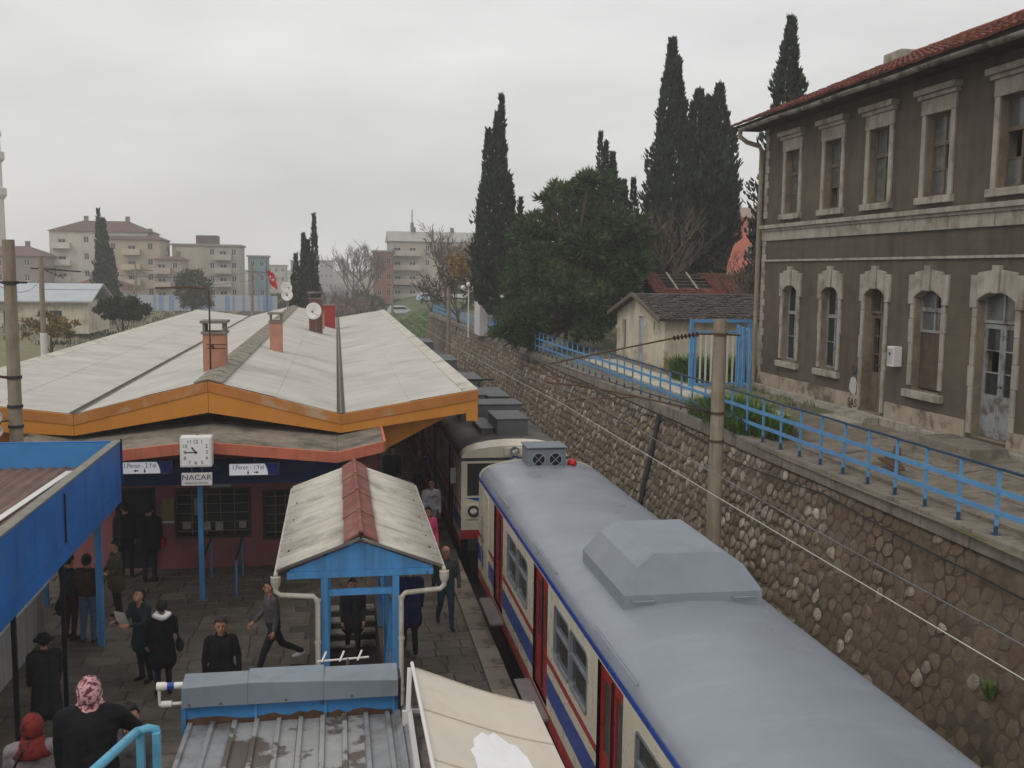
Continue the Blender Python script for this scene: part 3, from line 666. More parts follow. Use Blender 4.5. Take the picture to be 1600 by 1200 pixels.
while y > BY0:
    ya = max(BY0, y - rnd.uniform(.5, .85)); ce = (ya + y) / 2
    q = MB(); mbox(q, F, ya + .004, y - .004, BZ0, 3.70 + rnd.uniform(-.01, .01), -.16 - rnd.uniform(0, .02), .02); q.build('plinth_stone', mt['trim'], bld, bevel=.015)
    if not any(a - .3 < ce < e + .3 for a, e in gaps):
        q = MB(); mbox(q, F, ya + .002, y - .002, 3.70, 4.10 + rnd.uniform(-.015, .015), -.05, .02); q.build('plinth_stone', M('plinth_render', c(158, 146, 128), 0.95, 0.18, 2, 0.3, 40, stain=c(100, 88, 74), sscale=1.4, slo=0.5, shi=0.62), bld)
    y = ya
# eave, gutter, downpipe
q = MB(); q.box(12.98, FX + .05, BY0, BY1 + .75, 11.955, 12.02); q.box(12.90, 12.975, BY0, BY1 + .76, 11.93, 12.075); q.build('soffit', M('soffit_boards', c(58, 50, 42), 0.9, 0.2, 3), bld)
q = MB(); pr = [(12.98 + .085 * math.cos(a), 11.98 + .085 * math.sin(a)) for a in [math.pi + math.pi * k / 8 for k in range(9)]]
yy = [BY0 + 1.2 * k for k in range(17)]
for k in range(len(yy) - 1):
    for j in range(8):
        dz = -.015 * math.sin(k * 1.7); q.quad((pr[j][0], yy[k], pr[j][1] + dz), (pr[j + 1][0], yy[k], pr[j + 1][1] + dz), (pr[j + 1][0], yy[k + 1], pr[j + 1][1] - .015 * math.sin((k + 1) * 1.7)), (pr[j][0], yy[k + 1], pr[j][1] - .015 * math.sin((k + 1) * 1.7)))
g = q.build('gutter', M('zinc_gutter', c(150, 146, 138), 0.6, 0.2, 3, 0.2, 40, stain=c(84, 78, 68), sscale=2, slo=0.45, shi=0.6), bld, smooth=True)
so = g.modifiers.new('solidify', 'SOLIDIFY'); so.thickness = 0.012
q = MB(); q.tube([(12.98, 32.25, 11.92), (12.98, 32.25, 11.72), (13.2, 32.2, 11.55), (13.6, 32.1, 11.42), (13.66, 32.05, 11.25), (13.66, 32.05, 3.55)], 0.075, 10); q.build('downpipe', mt['pole'], bld, smooth=40)
# roof: pantiles in courses, ridge tiles and verge
rf = MB(); rx0, rz0, rx1, rz1 = 12.86, 12.06, 18.3, 14.32; ry0, ry1 = BY0, BY1 + .78
rf.quad((rx0, ry0, rz0 - .03), (rx0, ry1, rz0 - .03), (rx1, ry1, rz1 - .03), (rx1, ry0, rz1 - .03)); rf.quad((rx1, ry0, rz1 - .03), (rx1, ry1, rz1 - .03), (rx1 + 5.4, ry1, rz0 - .03), (rx1 + 5.4, ry0, rz0 - .03))
roof = rf.build('roof', mt['rtile'], bld)
def tiles(parent, p0, udir, ulen, sdir, slen, uw, sw, material, nrm_, hole=None, jit=0.012):
    """courses of small tiles on a slope, joined as stuff"""
    q = MB(); p0 = Vector(p0); udir = Vector(udir).normalized(); sdir = Vector(sdir).normalized(); nrm_ = Vector(nrm_).normalized()
    for r_ in range(int(slen / sw)):
        for k in range(int(ulen / uw)):
            if hole and hole(k * uw / ulen, r_ * sw / slen): continue
            o_ = p0 + udir * (k * uw) + sdir * (r_ * sw); j = rnd.uniform(-jit, jit); tl = rnd.uniform(-.008, .008)
            a = o_ + nrm_ * (.055 + j); a2 = a + udir * (uw * .97)
            mid = nrm_ * .035
            q.add([a + mid * 0, a + udir * uw * .33 + mid, a + udir * uw * .66 + mid, a2, a + sdir * sw * 1.1 - nrm_ * .035, a + udir * uw * .33 + sdir * sw * 1.1, a + udir * uw * .66 + sdir * sw * 1.1, a2 + sdir * sw * 1.1 - nrm_ * .035, a - nrm_ * .05, a2 - nrm_ * .05],
                  [(0, 1, 5, 4), (1, 2, 6, 5), (2, 3, 7, 6), (0, 8, 9, 3, 2, 1)])
    return q.build('roof_tiles', material, parent, kind='stuff')
sl = Vector((rx1 - rx0, 0, rz1 - rz0)); tiles(roof, (rx0 - .03, ry0, rz0), (0, 1, 0), ry1 - ry0, sl, sl.length, .24, .30, mt['rtile'], (-sl.z, 0, sl.x))
me = local_mesh('ridge_tile', lambda q: q.tube([(0, -.02, 0), (0, .22, .01), (0, .40, .0), (0, .41, .035)], [.12, .115, .13, .14], 10), mt['rtile'], 40)
for k in range(int((ry1 - ry0) / .4)): inst(me, 'ridge_tile', roof, (rx1, ry0 + .02 + k * .4, rz1 + .03 + rnd.uniform(-.01, .01)))
q = MB(); q.box(rx1 - .45, rx1 + .3, ry1 - 1.6, ry1 - 0.5, rz1 - .35, rz1 + .2); q.build('chimney', mt['trim'], roof, bevel=.03)
# stoop and steps at the blue-grey door
t = thing('door_stoop', (13.2, 19.7, 3.5), 'concrete stoop with two steps before the grey double door', 'steps')
for k, (x0, y0, y1, zt_) in enumerate(((12.72, 18.75, 20.75, 3.79), (12.38, 18.6, 20.3, 3.64), (12.02, 18.5, 20.1, 3.50))):
    q = MB(); q.box(x0, (13.61, 12.715, 12.375)[k], y0, y1, 3.2, zt_); q.build('step', mt['conc'], t, bevel=.02)
t = thing('stone_steps', (13.2, 24.4, 3.5), 'worn stone step before the brown door', 'steps')
for k, (x0, x1, zt_) in enumerate(((13.2, 13.61, 3.70), (12.8, 13.195, 3.58))):
    q = MB(); q.box(x0, x1, 23.9, 25.5, 3.2, zt_); q.build('step', mt['trim'], t, bevel=.02)
t = thing('meter_box', (13.68, 23.42, 5.25), 'small white meter box fixed to the brown wall beside the boarded window', 'meter box')
q = MB(); q.box(13.56, FX - .002, 23.28, 23.58, 5.05, 5.55); q.build('body', mt['white'], t, bevel=.015)
q = MB(); q.box(13.552, 13.562, 23.31, 23.55, 5.12, 5.50); q.build('door', mt['offwhite'], t)
q = MB(); q.box(13.546, 13.553, 23.40, 23.46, 5.33, 5.40); q.build('label_plate', mt['darksteel'], t)
# graffiti: spray lettering and a pale blotch beside the brown door
gr = thing('graffiti', (FX - .01, 25.55, 4.0), 'dark spray lettering with a pale blotch beside the brown door', 'graffiti')
for s_, zz, sz in (('SA', 4.72, .36), ('SAS', 3.86, .32)):
    text(gr, 'lettering', s_, (FX - .056 if zz < 4 else FX - .004, 25.55, zz), sz, (R(90), 0, R(-90)), mt['black'], .002)
q = MB(); q.prism([F(25.55 + .22 * math.cos(a) * rnd.uniform(.75, 1.1), 4.33 + .26 * math.sin(a) * rnd.uniform(.75, 1.1), -.052) for a in [k * math.pi / 7 for k in range(14)]], (-.003, 0, 0)); q.build('blotch', mt['offwhite'], gr)
q = MB(); q.tube([(12.5, 14.5, 3.62), (12.3, 16.5, 3.62), (12.05, 18.0, 3.6)], .012, 5)
# timber planks lying in the yard
for k, (x, y, a, l_) in enumerate(((11.3, 18.9, .35, 2.0), (11.6, 19.6, .55, 1.6), (10.9, 18.2, .2, 1.2))):
    q = MB(); dx, dy = math.sin(a), math.cos(a); q.bar((x, y, 3.405 + .05 * k), (x + dx * l_, y + dy * l_, 3.425 + .05 * k), .16, .03)
    q.build('plank', mt['rust'], label=('long', 'second', 'short')[k] + ' rust brown plank lying in the yard near the stoop', cat='plank', group='planks in the yard')

# ------------------------------------------------------------------ small cream outbuilding with dark tiled roof
HX0, HX1, HY0, HY1 = 12.75, 18.4, 38.7, 45.7; HZ = 3.35; HE = 5.50; HR = 6.36; hyc = (HY0 + HY1) / 2
ob = thing('outbuilding', ((HX0 + HX1) / 2, hyc, HZ), 'small cream outbuilding with mossy dark tiled roof beyond the blue gate', 'outbuilding')
b = MB(); G = lambda u, v, w: (HX0 + w, u, v)
facade(b, G, HY0, HY1, HZ, HE, [(41.65, 42.3, 3.42, 5.46), (44.2, 44.75, 3.9, 5.2), (40.0, 40.25, 4.95, 5.35)], .12)
b.add([G(HY0, HE, 0), G(HY1, HE, 0), G(hyc, HR, 0)], [(0, 1, 2)])
b.quad((HX0, HY0, HZ), (HX1, HY0, HZ), (HX1, HY0, HE), (HX0, HY0, HE)); b.quad((HX0, HY1, HZ), (HX1, HY1, HZ), (HX1, HY1, HE), (HX0, HY1, HE)); b.quad((HX1, HY0, HZ), (HX1, HY1, HZ), (HX1, HY1, HE), (HX1, HY0, HE))
b.build('wall', mt['cream_wall'], ob)
q = MB(); q.box(HX0 + .08, HX0 + .12, 41.66, 42.29, 3.43, 5.45); q.build('door', M('pale_blue_door', c(150, 166, 190), 0.7, 0.1, 3, 0.1, 40, stain=c(110, 112, 112), sscale=2, slo=.55, shi=.7), ob)
for k, (a, e, z0, z1) in enumerate(((44.2, 44.75, 3.9, 5.2), (40.0, 40.25, 4.95, 5.35))):
    q = MB(); q.box(HX0 + .09, HX0 + .11, a + .002, e - .002, z0 + .002, z1 - .002); q.build('window', mt['wood'] if k == 0 else mt['dark'], ob)
    q = MB(); q.box(HX0 - .05, HX0 + .06, a - .05, e + .05, z0 - .08, z0 - .003); q.build('sill', mt['cream_wall'], ob)
r_ = MB(); ov = .35
for s in (-1, 1):
    ye = hyc + s * (hyc - HY0 + ov); zr = (HR - HE) / (hyc - HY0); ze = HR - zr * (hyc - HY0 + ov)
    r_.hexa([(HX0 - ov, ye, ze), (HX1 + ov, ye, ze), (HX1 + ov, hyc, HR), (HX0 - ov, hyc, HR), (HX0 - ov, ye, ze + .07), (HX1 + ov, ye, ze + .07), (HX1 + ov, hyc, HR + .07), (HX0 - ov, hyc, HR + .07)])
rr = r_.build('roof', mt['rtile2'], ob)
slv = Vector((0, hyc - HY0 + ov, (HR - HE) / (hyc - HY0) * (hyc - HY0 + ov))); tiles(rr, (HX0 - ov, HY0 - ov, HR - slv.z + .03), (1, 0, 0), HX1 - HX0 + 2 * ov, slv, slv.length, .25, .27, mt['rtile2'], (0, -slv.z, slv.y), jit=.02)
for s in (-1, 1):
    q = MB(); ye = hyc + s * (hyc - HY0 + ov); q.bar((HX0 - ov - .02, ye, HR - slv.z + .02), (HX0 - ov - .02, hyc, HR + .03), .06, .16); q.build('bargeboard', mt['wood'], rr)
q = MB(); q.prism([(HX0 + .0, HY0 - .003, HZ - .1), (HX0 + 2.2, HY0 - .003, HZ - .1), (HX0 + 2.0, HY0 - .003, HZ + .22), (HX0 + 1.3, HY0 - .003, HZ + .14), (HX0 + .8, HY0 - .003, HZ + .30), (HX0 + .3, HY0 - .003, HZ + .34), (HX0 + .12, HY0 - .003, HZ + .62), (HX0 + .0, HY0 - .003, HZ + .7)], (0, -.006, 0)); q.build('bare_brick_patch', mt['brick'], ob)

# tile-roofed shed behind it, part of the roof stripped to the battens
TX0, TX1, TY, TZ0, TZ1 = 16.0, 23.5, 49.6, 5.95, 7.35
sh = thing('tile_roof_shed', (19.5, 51, 3.35), 'long shed behind the outbuilding, red tiled roof with a hole down to its battens', 'shed')
q = MB(); q.box(TX0 + .2, TX1, TY + .35, TY + 6.0, 3.3, TZ0 + .1); q.build('wall', mt['cream_wall'], sh)
hole = lambda u, v: .07 < u < .43 and .33 < v < .92 and not (u > .38 and v > .7)
q = MB(); q.quad((TX0, TY, TZ0 - .12), (TX1, TY, TZ0 - .12), (TX1, TY + 3.2, TZ1 - .12), (TX0, TY + 3.2, TZ1 - .12)); q.quad((TX0, TY + 3.2, TZ1 - .12), (TX1, TY + 3.2, TZ1 - .12), (TX1, TY + 6.4, TZ0 - .12), (TX0, TY + 6.4, TZ0 - .12))
r2 = q.build('roof', mt['dark'], sh)
slv = Vector((0, 3.2, TZ1 - TZ0)); tiles(r2, (TX0, TY, TZ0), (1, 0, 0), TX1 - TX0, slv, slv.length, .25, .25, mt['rtile'], (0, -slv.z, slv.y), hole)
for k in range(5):
    v = .40 + .12 * k; q = MB(); q.bar((TX0 + .5, TY + 3.2 * v, TZ0 + (TZ1 - TZ0) * v + .02), (TX0 + 3.2, TY + 3.2 * v, TZ0 + (TZ1 - TZ0) * v + .02), .07, .05); q.build('batten', mt['wood'], r2)
for x in (TX0 + 1.3, TX0 + 2.4):
    q = MB(); q.bar((x, TY + 1.0, TZ0 + (TZ1 - TZ0) * .31 + .06), (x, TY + 3.0, TZ0 + (TZ1 - TZ0) * .94 + .06), .09, .05); q.build('rafter', mt['trim'], r2)
q = MB(); q.tube([(21.35, 49.2, 3.3), (21.35, 49.2, 8.8)], .10, 8); q.build('flue_pipe', mt['rust'], label='rusty flue pipe standing against the red tiled shed roof', cat='pipe', smooth=40)
# white gabled house behind, mostly hidden
wh = thing('white_house', (21, 70, 3.3), 'white gabled house half hidden behind the pine and bare tree', 'house')
q = MB(); q.box(18.6, 24.5, 66, 74, 3.3, 7.6); q.add([(18.6, 66, 7.6), (24.5, 66, 7.6), (21.5, 66, 9.2)], [(0, 1, 2)]); q.build('wall', M('white_render', c(196, 194, 188), 0.9, 0.1, 1), wh)
q = MB(); q.hexa([(18.2, 65.7, 7.45), (21.5, 65.7, 9.15), (21.5, 74.3, 9.15), (18.2, 74.3, 7.45), (18.2, 65.7, 7.6), (21.5, 65.7, 9.3), (21.5, 74.3, 9.3), (18.2, 74.3, 7.6)])
q.hexa([(21.5, 65.7, 9.15), (24.9, 65.7, 7.45), (24.9, 74.3, 7.45), (21.5, 74.3, 9.15), (21.5, 65.7, 9.3), (24.9, 65.7, 7.6), (24.9, 74.3, 7.6), (21.5, 74.3, 9.3)]); q.build('roof', mt['rtile2'], wh)

# ------------------------------------------------------------------ blue gate with cream bars between wall and house
gt = thing('yard_gate', (12.9, 33.2, 3.4), 'blue framed steel gate with cream vertical bars before the outbuilding', 'gate')
GY = 33.4
for x in (11.95, 14.05):
    q = MB(); q.box(x - .06, x + .06, GY - .06, GY + .06, 3.3, 5.62); q.build('post', mt['bluerail'], gt)
q = MB(); q.box(11.89, 14.11, GY - .05, GY + .05, 5.625, 5.73); q.build('top_beam', mt['bluerail'], gt)
q = MB()
for a, e, z0, z1 in ((12.06, 12.14, 3.55, 5.26), (13.84, 13.92, 3.55, 5.26), (12.06, 13.92, 5.265, 5.33), (12.06, 13.92, 3.46, 3.545)): q.box(a, e, GY - .03, GY + .03, z0, z1)
q.build('leaf_frame', mt['bluerail'], gt)
me = local_mesh('bar', lambda q: q.box(-.03, .03, -.014, .014, 0, 1.714), M('cream_bar', c(206, 202, 186), 0.6, 0.06, 3))
for k in range(8): inst(me, 'bar', gt, (12.29 + .195 * k, GY, 3.548))
wk = thing('side_wicket', (14.0, 32.6, 3.45), 'narrow blue steel wicket of upright bars at the house corner', 'gate')
for k, (x, y) in enumerate(((13.42, 32.9), (13.3, 32.4), (13.22, 31.9), (13.15, 31.2))):
    q = MB(); q.box(x - .04, x + .04, y - .04, y + .04, 3.45, 5.60 - .02 * k); q.build('bar', mt['bluerail'], wk)
for z in (3.7, 5.5):
    q = MB(); q.bar((13.44, 33.0, z), (13.14, 31.15, z), .03, .06); q.build('rail', mt['bluerail'], wk)
q = MB()
for _ in range(420): tuft(q, (rnd.uniform(12.2, 14.6), rnd.uniform(34.2, 36.5), 3.45), 12, rnd.uniform(.4, 1.1), .15, .03)
q.build('gate_shrub', mt['gblade'], label='leafy green shrub growing behind the barred gate', cat='shrub')
# ------------------------------------------------------------------ platform canopy: folded fibre-cement roof with orange fascia
CY0, CY1 = 23.6, 71.0
PROF = [(-9.1, 4.44), (-5.70, 4.02), (-2.84, 4.74), (0.09, 3.96), (3.25, 4.50)]
cn = thing('platform_canopy', (-2.9, 47, 0), 'long folded pale platform canopy roof with weathered orange fascia boards', 'canopy')
rmesh = []
for i in range(4):
    (xa, za), (xb, zb) = PROF[i], PROF[i + 1]
    q = MB(); lo_ = (xa, za) if za < zb else (xb, zb); hi_ = (xb, zb) if za < zb else (xa, za); mp2 = lambda t_, dz=0: (lo_[0] + (hi_[0] - lo_[0]) * t_, lo_[1] + (hi_[1] - lo_[1]) * t_ + dz)
    for t0, t1, dz in ((0, .56, 0), (.5, 1, .012)):     # two courses of sheets, the upper lapping over the lower
        (xl, zl), (xh, zh) = mp2(t0, dz), mp2(t1, dz if t1 < 1 else 0); q.wavy((xl, CY0, zl), (xh, CY0, zh), (xl, CY1, zl), (xh, CY1, zh), 290, 0.04, 4)
    q.mat(1).quad((xa, CY0 + .02, za - .05), (xb, CY0 + .02, zb - .05), (xb, CY1, zb - .05), (xa, CY1, za - .05))
    rmesh.append(q.build('roof_sheet', [mt['fibre'], mt['orange']], cn, smooth=60))
q = MB()                                           # ridge cap of overlapping pieces
for k in range(48):
    y = CY0 - .03 + k * .99; q = MB()
    for s in (-1, 1):
        q.hexa([(-2.84, y, 4.80), (-2.84 + s * .30, y, 4.715), (-2.84 + s * .30, y + 1.02, 4.70), (-2.84, y + 1.02, 4.785), (-2.84, y, 4.835), (-2.84 + s * .32, y, 4.745), (-2.84 + s * .32, y + 1.02, 4.73), (-2.84, y + 1.02, 4.82)])
    q.build('ridge_cap', mt['ridgecap'], rmesh[1])
for x, z in ((-5.70, 4.02), (0.09, 3.96)):         # dark valley gutters
    q = MB(); q.add([(x - .09, CY0 - .06, z + .075), (x, CY0 - .06, z + .035), (x + .09, CY0 - .06, z + .07), (x - .09, CY1, z + .075), (x, CY1, z + .035), (x + .09, CY1, z + .07)], [(0, 1, 4, 3), (1, 2, 5, 4)])
    q.build('valley_gutter', M('valley_dirt', c(76, 70, 58), 0.9, 0.3, 3, 0.3, 30), cn)
for x, z, s in ((3.25, 4.50, -1), (-9.1, 4.44, 1)): # eave strips of flat sheet
    for k in range(24):
        q = MB(); y = CY0 + k * 1.98; zz = z + .035; sl_ = -.165
        q.hexa([(x, y, zz), (x + s * .34, y, zz + sl_ * .34), (x + s * .34, y + 1.96, zz + sl_ * .34), (x, y + 1.96, zz), (x, y, zz + .02), (x + s * .34, y, zz + .02 + sl_ * .34), (x + s * .34, y + 1.96, zz + .02 + sl_ * .34), (x, y + 1.96, zz + .02)])
        q.build('eave_sheet', mt['fibre2'], cn)
BOT = [3.80, 3.58, 4.06, 3.56, 4.02]
for i in range(4):
    (xa, za), (xb, zb) = PROF[i], PROF[i + 1]; g = .004
    q = MB(); q.hexa([(xa + g, CY0 - .06, za - .20), (xb - g, CY0 - .06, zb - .20), (xb - g, CY0 - .005, zb - .20), (xa + g, CY0 - .005, za - .20), (xa + g, CY0 - .10, za + .03), (xb - g, CY0 - .10, zb + .03), (xb - g, CY0 - .005, zb + .03), (xa + g, CY0 - .005, za + .03)])
    q.build('fascia_board', mt['orange2'], cn)
    q = MB(); q.hexa([(xa + g, CY0 - .035, BOT[i]), (xb - g, CY0 - .035, BOT[i + 1]), (xb - g, CY0 + .0, BOT[i + 1]), (xa + g, CY0 + .0, BOT[i]), (xa + g, CY0 - .035, za - .203), (xb - g, CY0 - .035, zb - .203), (xb - g, CY0, zb - .203), (xa + g, CY0, za - .203)])
    q.build('gable_board', mt['orange'], cn)
q = MB(); q.box(2.98, 3.25, CY0 - .06, CY0 + .05, 3.80, 4.09); q.build('corner_bracket', mt['orange'], cn)
for k in range(9):                                 # cantilever brackets under both wings
    y = CY0 + .5 + k * 5.6
    for xw, xt, zt_ in ((1.0, 3.2, 4.40), (-6.6, -9.0, 4.34)):
        q = MB(); q.prism([(xw, y, 3.0), (xt, y, zt_ - .25), (xt, y, zt_), (xw, y, 4.0)], (0, .22, 0)); q.build('bracket', mt['orange'], cn)
q = MB(); q.box(3.21, 3.27, CY0 + .02, CY1, 4.18, 4.46); q.build('edge_beam', mt['orange'], cn)
q = MB(); q.box(-9.12, -9.06, CY0 + .02, CY1, 4.12, 4.40); q.build('edge_beam', mt['orange'], cn)

def chimney(x, y, w, d, z0, z1, material, cap, name_parent):
    q = MB(); q.box(x - w / 2, x + w / 2, y - d / 2, y + d / 2, z0, z1); ch = q.build('chimney', material, name_parent, bevel=.01)
    q = MB(); q.box(x - w / 2 - .04, x + w / 2 + .04, y - d / 2 - .04, y + d / 2 + .04, z1 + .002, z1 + .06); q.build('collar', mt['conc'], ch)
    if cap:
        for sx in (-1, 1):
            q = MB(); q.box(x + sx * (w / 2 - .03) - .03, x + sx * (w / 2 - .03) + .03, y - d / 2 + .02, y + d / 2 - .02, z1 + .06, z1 + .27); q.build('cap_support', mt['conc'], ch)
        q = MB(); q.box(x - w / 2 - .06, x + w / 2 + .06, y - d / 2 - .06, y + d / 2 + .06, z1 + .272, z1 + .34); q.build('cap', mt['conc'], ch, bevel=.01)
    return ch
chimney(-3.06, 27.1, .54, .7, 4.55, 5.62, mt['brick'], True, rmesh[1])
chimney(-1.98, 35.0, .40, .45, 4.35, 5.50, mt['brick'], True, rmesh[2])
chimney(-0.97, 50.0, .62, .7, 4.10, 5.85, M('dark_chimney', c(110, 76, 62), 0.9, 0.15, 3, 0.3, 40), True, rmesh[2])
chimney(-0.42, 57.0, .75, .6, 4.05, 5.30, M('red_chimney', c(150, 50, 48), 0.85, 0.12, 3), False, rmesh[2])
chimney(-0.72, 54.0, .22, .3, 4.05, 5.05, mt['brick'], False, rmesh[2])

# aerial mast with insulated arm beside the big chimney
am = thing('aerial_mast', (-3.12, 26.35, 4.6), 'thin dark mast with crossarm standing at the big roof chimney', 'mast')
q = MB(); q.tube([(-3.12, 26.5, 4.6), (-3.12, 26.5, 6.72), (-3.18, 26.5, 6.78), (-3.6, 26.5, 6.80), (-4.4, 26.5, 6.78)], .022, 7); q.build('pole', mt['rust'], am, smooth=True)
for z in (5.38, 5.28):
    q = MB(); q.tube([(-3.2, 26.46, z), (-2.72, 26.46, z)], .014, 6); q.build('crossarm', mt['rust'], am)
q = MB(); q.lathe((-3.06, 26.44, 5.33), None, [(.02, -.06), (.05, -.05), (.05, .0), (.03, .02), (.05, .04), (.02, .07)], 8); q.build('insulator', mt['insul'], am, smooth=True)
q = MB(); q.box(-3.3, -2.95, 26.42, 26.58, 4.58, 4.62); q.build('base_plate', mt['rust'], am)

# ------------------------------------------------------------------ satellite dishes on the canopy roof
def dish(pos, r_, aim, label, foot):
    t = thing('satellite_dish', foot, label, 'satellite dish', 'dishes on the canopy roof'); aim = Vector(aim).normalized(); a = aim.orthogonal().normalized(); bb = aim.cross(a); p = Vector(pos)
    q = MB(); n = 20; v = []; f = []
    for k, rr in enumerate((.02, .35, .7, 1.0)):
        for j in range(n):
            an = 2 * math.pi * j / n; v.append(p + (a * math.cos(an) + bb * math.sin(an)) * r_ * rr + aim * (.28 * r_ * rr * rr))
    for k in range(3):
        for j in range(n): f.append((k * n + j, k * n + (j + 1) % n, (k + 1) * n + (j + 1) % n, (k + 1) * n + j))
    q.add(v, f); o = q.build('reflector', mt['white'], t, smooth=True); so = o.modifiers.new('solidify', 'SOLIDIFY'); so.thickness = .015
    q = MB(); q.tube([p - bb * r_ * .9 * (1 if bb.z > 0 else -1), p + aim * r_ * 1.05 - bb * r_ * .2 * (1 if bb.z > 0 else -1)], .012, 5); q.build('feed_arm', mt['steel'], t)
    q = MB(); q.ell(p + aim * r_ * 1.05 - bb * r_ * .2 * (1 if bb.z > 0 else -1), (.05, .05, .05), 8, 6); q.build('feed_horn', mt['darksteel'], t)
    q = MB(); q.tube([p - aim * .03, p - aim * .15, Vector(foot) + Vector((0, 0, .3)), foot], .025, 6); q.build('mount', mt['steel'], t)
dish((-1.02, 49.2, 5.30), .40, (-.35, -1, .12), 'large white satellite dish beside the dark chimney', (-.95, 49.45, 4.30))
dish((-2.88, 61.5, 6.15), .34, (.3, -1, .2), 'upper small satellite dish on the pole by the cypress', (-2.84, 62, 4.75))
dish((-2.80, 61.4, 5.72), .34, (-.2, -1, .2), 'lower small satellite dish on the pole by the cypress', (-2.82, 61.8, 4.75))
q = MB(); q.tube([(-2.84, 62.1, 4.7), (-2.84, 62.1, 6.3)], .05, 7); q.build('dish_pole', mt['white'], label='white pole carrying two small satellite dishes', cat='pole', smooth=40)

# ------------------------------------------------------------------ ticket building under the canopy
tb = thing('ticket_office', (-2.7, 30, 0), 'pink ticket office under the canopy with barred dark windows', 'building')
TY_ = 25.3; T = lambda u, v, w: (u, TY_ + w, v)
wins = [(-3.82, -2.15, .80, 1.92), (-1.75, -.55, .72, 1.84), (-5.25, -4.32, .02, 2.02)]
b = MB(); facade(b, T, -6.6, 1.0, 0, 3.5, wins, .18)
b.quad((1.0, TY_, 0), (1.0, 62, 0), (1.0, 62, 4.0), (1.0, TY_, 4.0)); b.quad((-6.6, TY_, 0), (-6.6, 62, 0), (-6.6, 62, 4.0), (-6.6, TY_, 4.0)); b.quad((-6.6, 62, 0), (1, 62, 0), (1, 62, 4), (-6.6, 62, 4))
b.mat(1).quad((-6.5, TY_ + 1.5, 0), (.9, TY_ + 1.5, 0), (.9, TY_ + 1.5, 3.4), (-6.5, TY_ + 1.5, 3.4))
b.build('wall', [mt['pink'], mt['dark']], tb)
for k, (a, e, z0, z1) in enumerate(wins):
    if k == 2:
        q = MB(); mbox(q, T, a + .003, a + .08, z0, z1 - .003, .06, .13); mbox(q, T, e - .08, e - .003, z0, z1 - .003, .06, .13); mbox(q, T, a + .08, e - .08, z1 - .08, z1 - .003, .06, .13); d = q.build('door', mt['darksteel'], tb)
        q = MB(); mbox(q, T, a + .08, e - .08, z0, z1 - .08, .09, .10); q.build('pane', mt['glass'], d); continue
    q = MB()
    for (u0, u1, v0, v1) in ((a - .06, a, z0 - .06, z1 + .06), (e, e + .06, z0 - .06, z1 + .06), (a, e, z1, z1 + .06), (a, e, z0 - .06, z0)): mbox(q, T, u0, u1, v0, v1, -.03, .05)
    w_ = q.build('window', M('dark_wood_frame', c(66, 56, 44), 0.7, 0.2, 4), tb)
    q = MB(); mbox(q, T, a + .002, e - .002, z0 + .002, z1 - .002, .10, .11); q.build('pane', mt['glass'], w_)
    for j in range(5):
        q = MB(); v = z0 + (z1 - z0) * (j + .5) / 5; mbox(q, T, a + .001, e - .001, v - .008, v + .008, .02, .036); q.build('bar', M('cream_bar2', c(150, 138, 112), 0.6, .1, 3), w_)
    for j in range(4):
        q = MB(); u = a + (e - a) * (j + 1) / 5; mbox(q, T, u - .007, u + .007, z0 + .001, z1 - .001, .037, .05); q.build('bar', MATS['cream_bar2'], w_)
for k, (x, z, w, h) in enumerate(((-3.62, 1.05, .2, .2), (-3.15, 1.02, .17, .2), (-2.86, 1.02, .18, .22), (-2.30, 1.03, .17, .17), (-3.38, 1.5, .13, .42))):
    q = MB(); mbox(q, T, x - w / 2, x + w / 2, z - h / 2, z + h / 2, .088, .094); q.build('paper_notice', mt['offwhite'], tb)
q = MB(); mbox(q, T, -4.18, -3.90, 1.20, 1.74, -.02, -.002); q.build('poster', M('poster_yellow', c(136, 124, 84), 0.7, .25, 6), tb)
q = MB(); mbox(q, T, -4.18, -3.90, 1.14, 1.19, -.025, -.002); q.build('poster_strip', mt['white'], tb)
q = MB(); mbox(q, T, -3.05, -2.55, 1.99, 2.07, -.03, -.002); q.build('sign_strip', mt['offwhite'], tb)
# folded entrance slab with salmon edge
SP = [(-6.6, 3.60), (-5.70, 3.42), (-2.82, 3.70), (0.0, 3.43), (0.97, 3.64)]
for (xa, za), (xb, zb) in zip(SP[:-1], SP[1:]):
    q = MB(); g = .003
    q.mat(0).hexa([(xa + g, 21.66, za - .19), (xb - g, 21.66, zb - .19), (xb - g, 25.28, zb - .12), (xa + g, 25.28, za - .12), (xa + g, 21.66, za), (xb - g, 21.66, zb), (xb - g, 25.28, zb + .10), (xa + g, 25.28, za + .10)])
    q.build('entrance_slab', M('slab_gravel', c(132, 124, 110), 0.95, 0.25, 5, 0.9, 25, stain=c(88, 82, 72), sscale=1.2, slo=.45, shi=.65), tb)
    q = MB(); q.hexa([(xa + g, 21.60, za - .20), (xb - g, 21.60, zb - .20), (xb - g, 21.655, zb - .20), (xa + g, 21.655, za - .20), (xa + g, 21.58, za + .03), (xb - g, 21.58, zb + .03), (xb - g, 21.655, zb + .03), (xa + g, 21.655, za + .03)])
    q.build('slab_edge', mt['salmon'], tb)
q = MB(); q.hexa([(.972, 21.66, 3.44), (1.02, 21.66, 3.46), (1.02, 25.2, 3.5), (.972, 25.2, 3.5), (.972, 21.66, 3.66), (1.02, 21.66, 3.68), (1.02, 25.2, 3.78), (.972, 25.2, 3.76)]); q.build('slab_edge', mt['salmon'], tb)
q = MB(); q.box(-6.0, .25, 22.62, 22.70, 2.62, 3.16); q.build('sign_band', mt['navy'], tb)
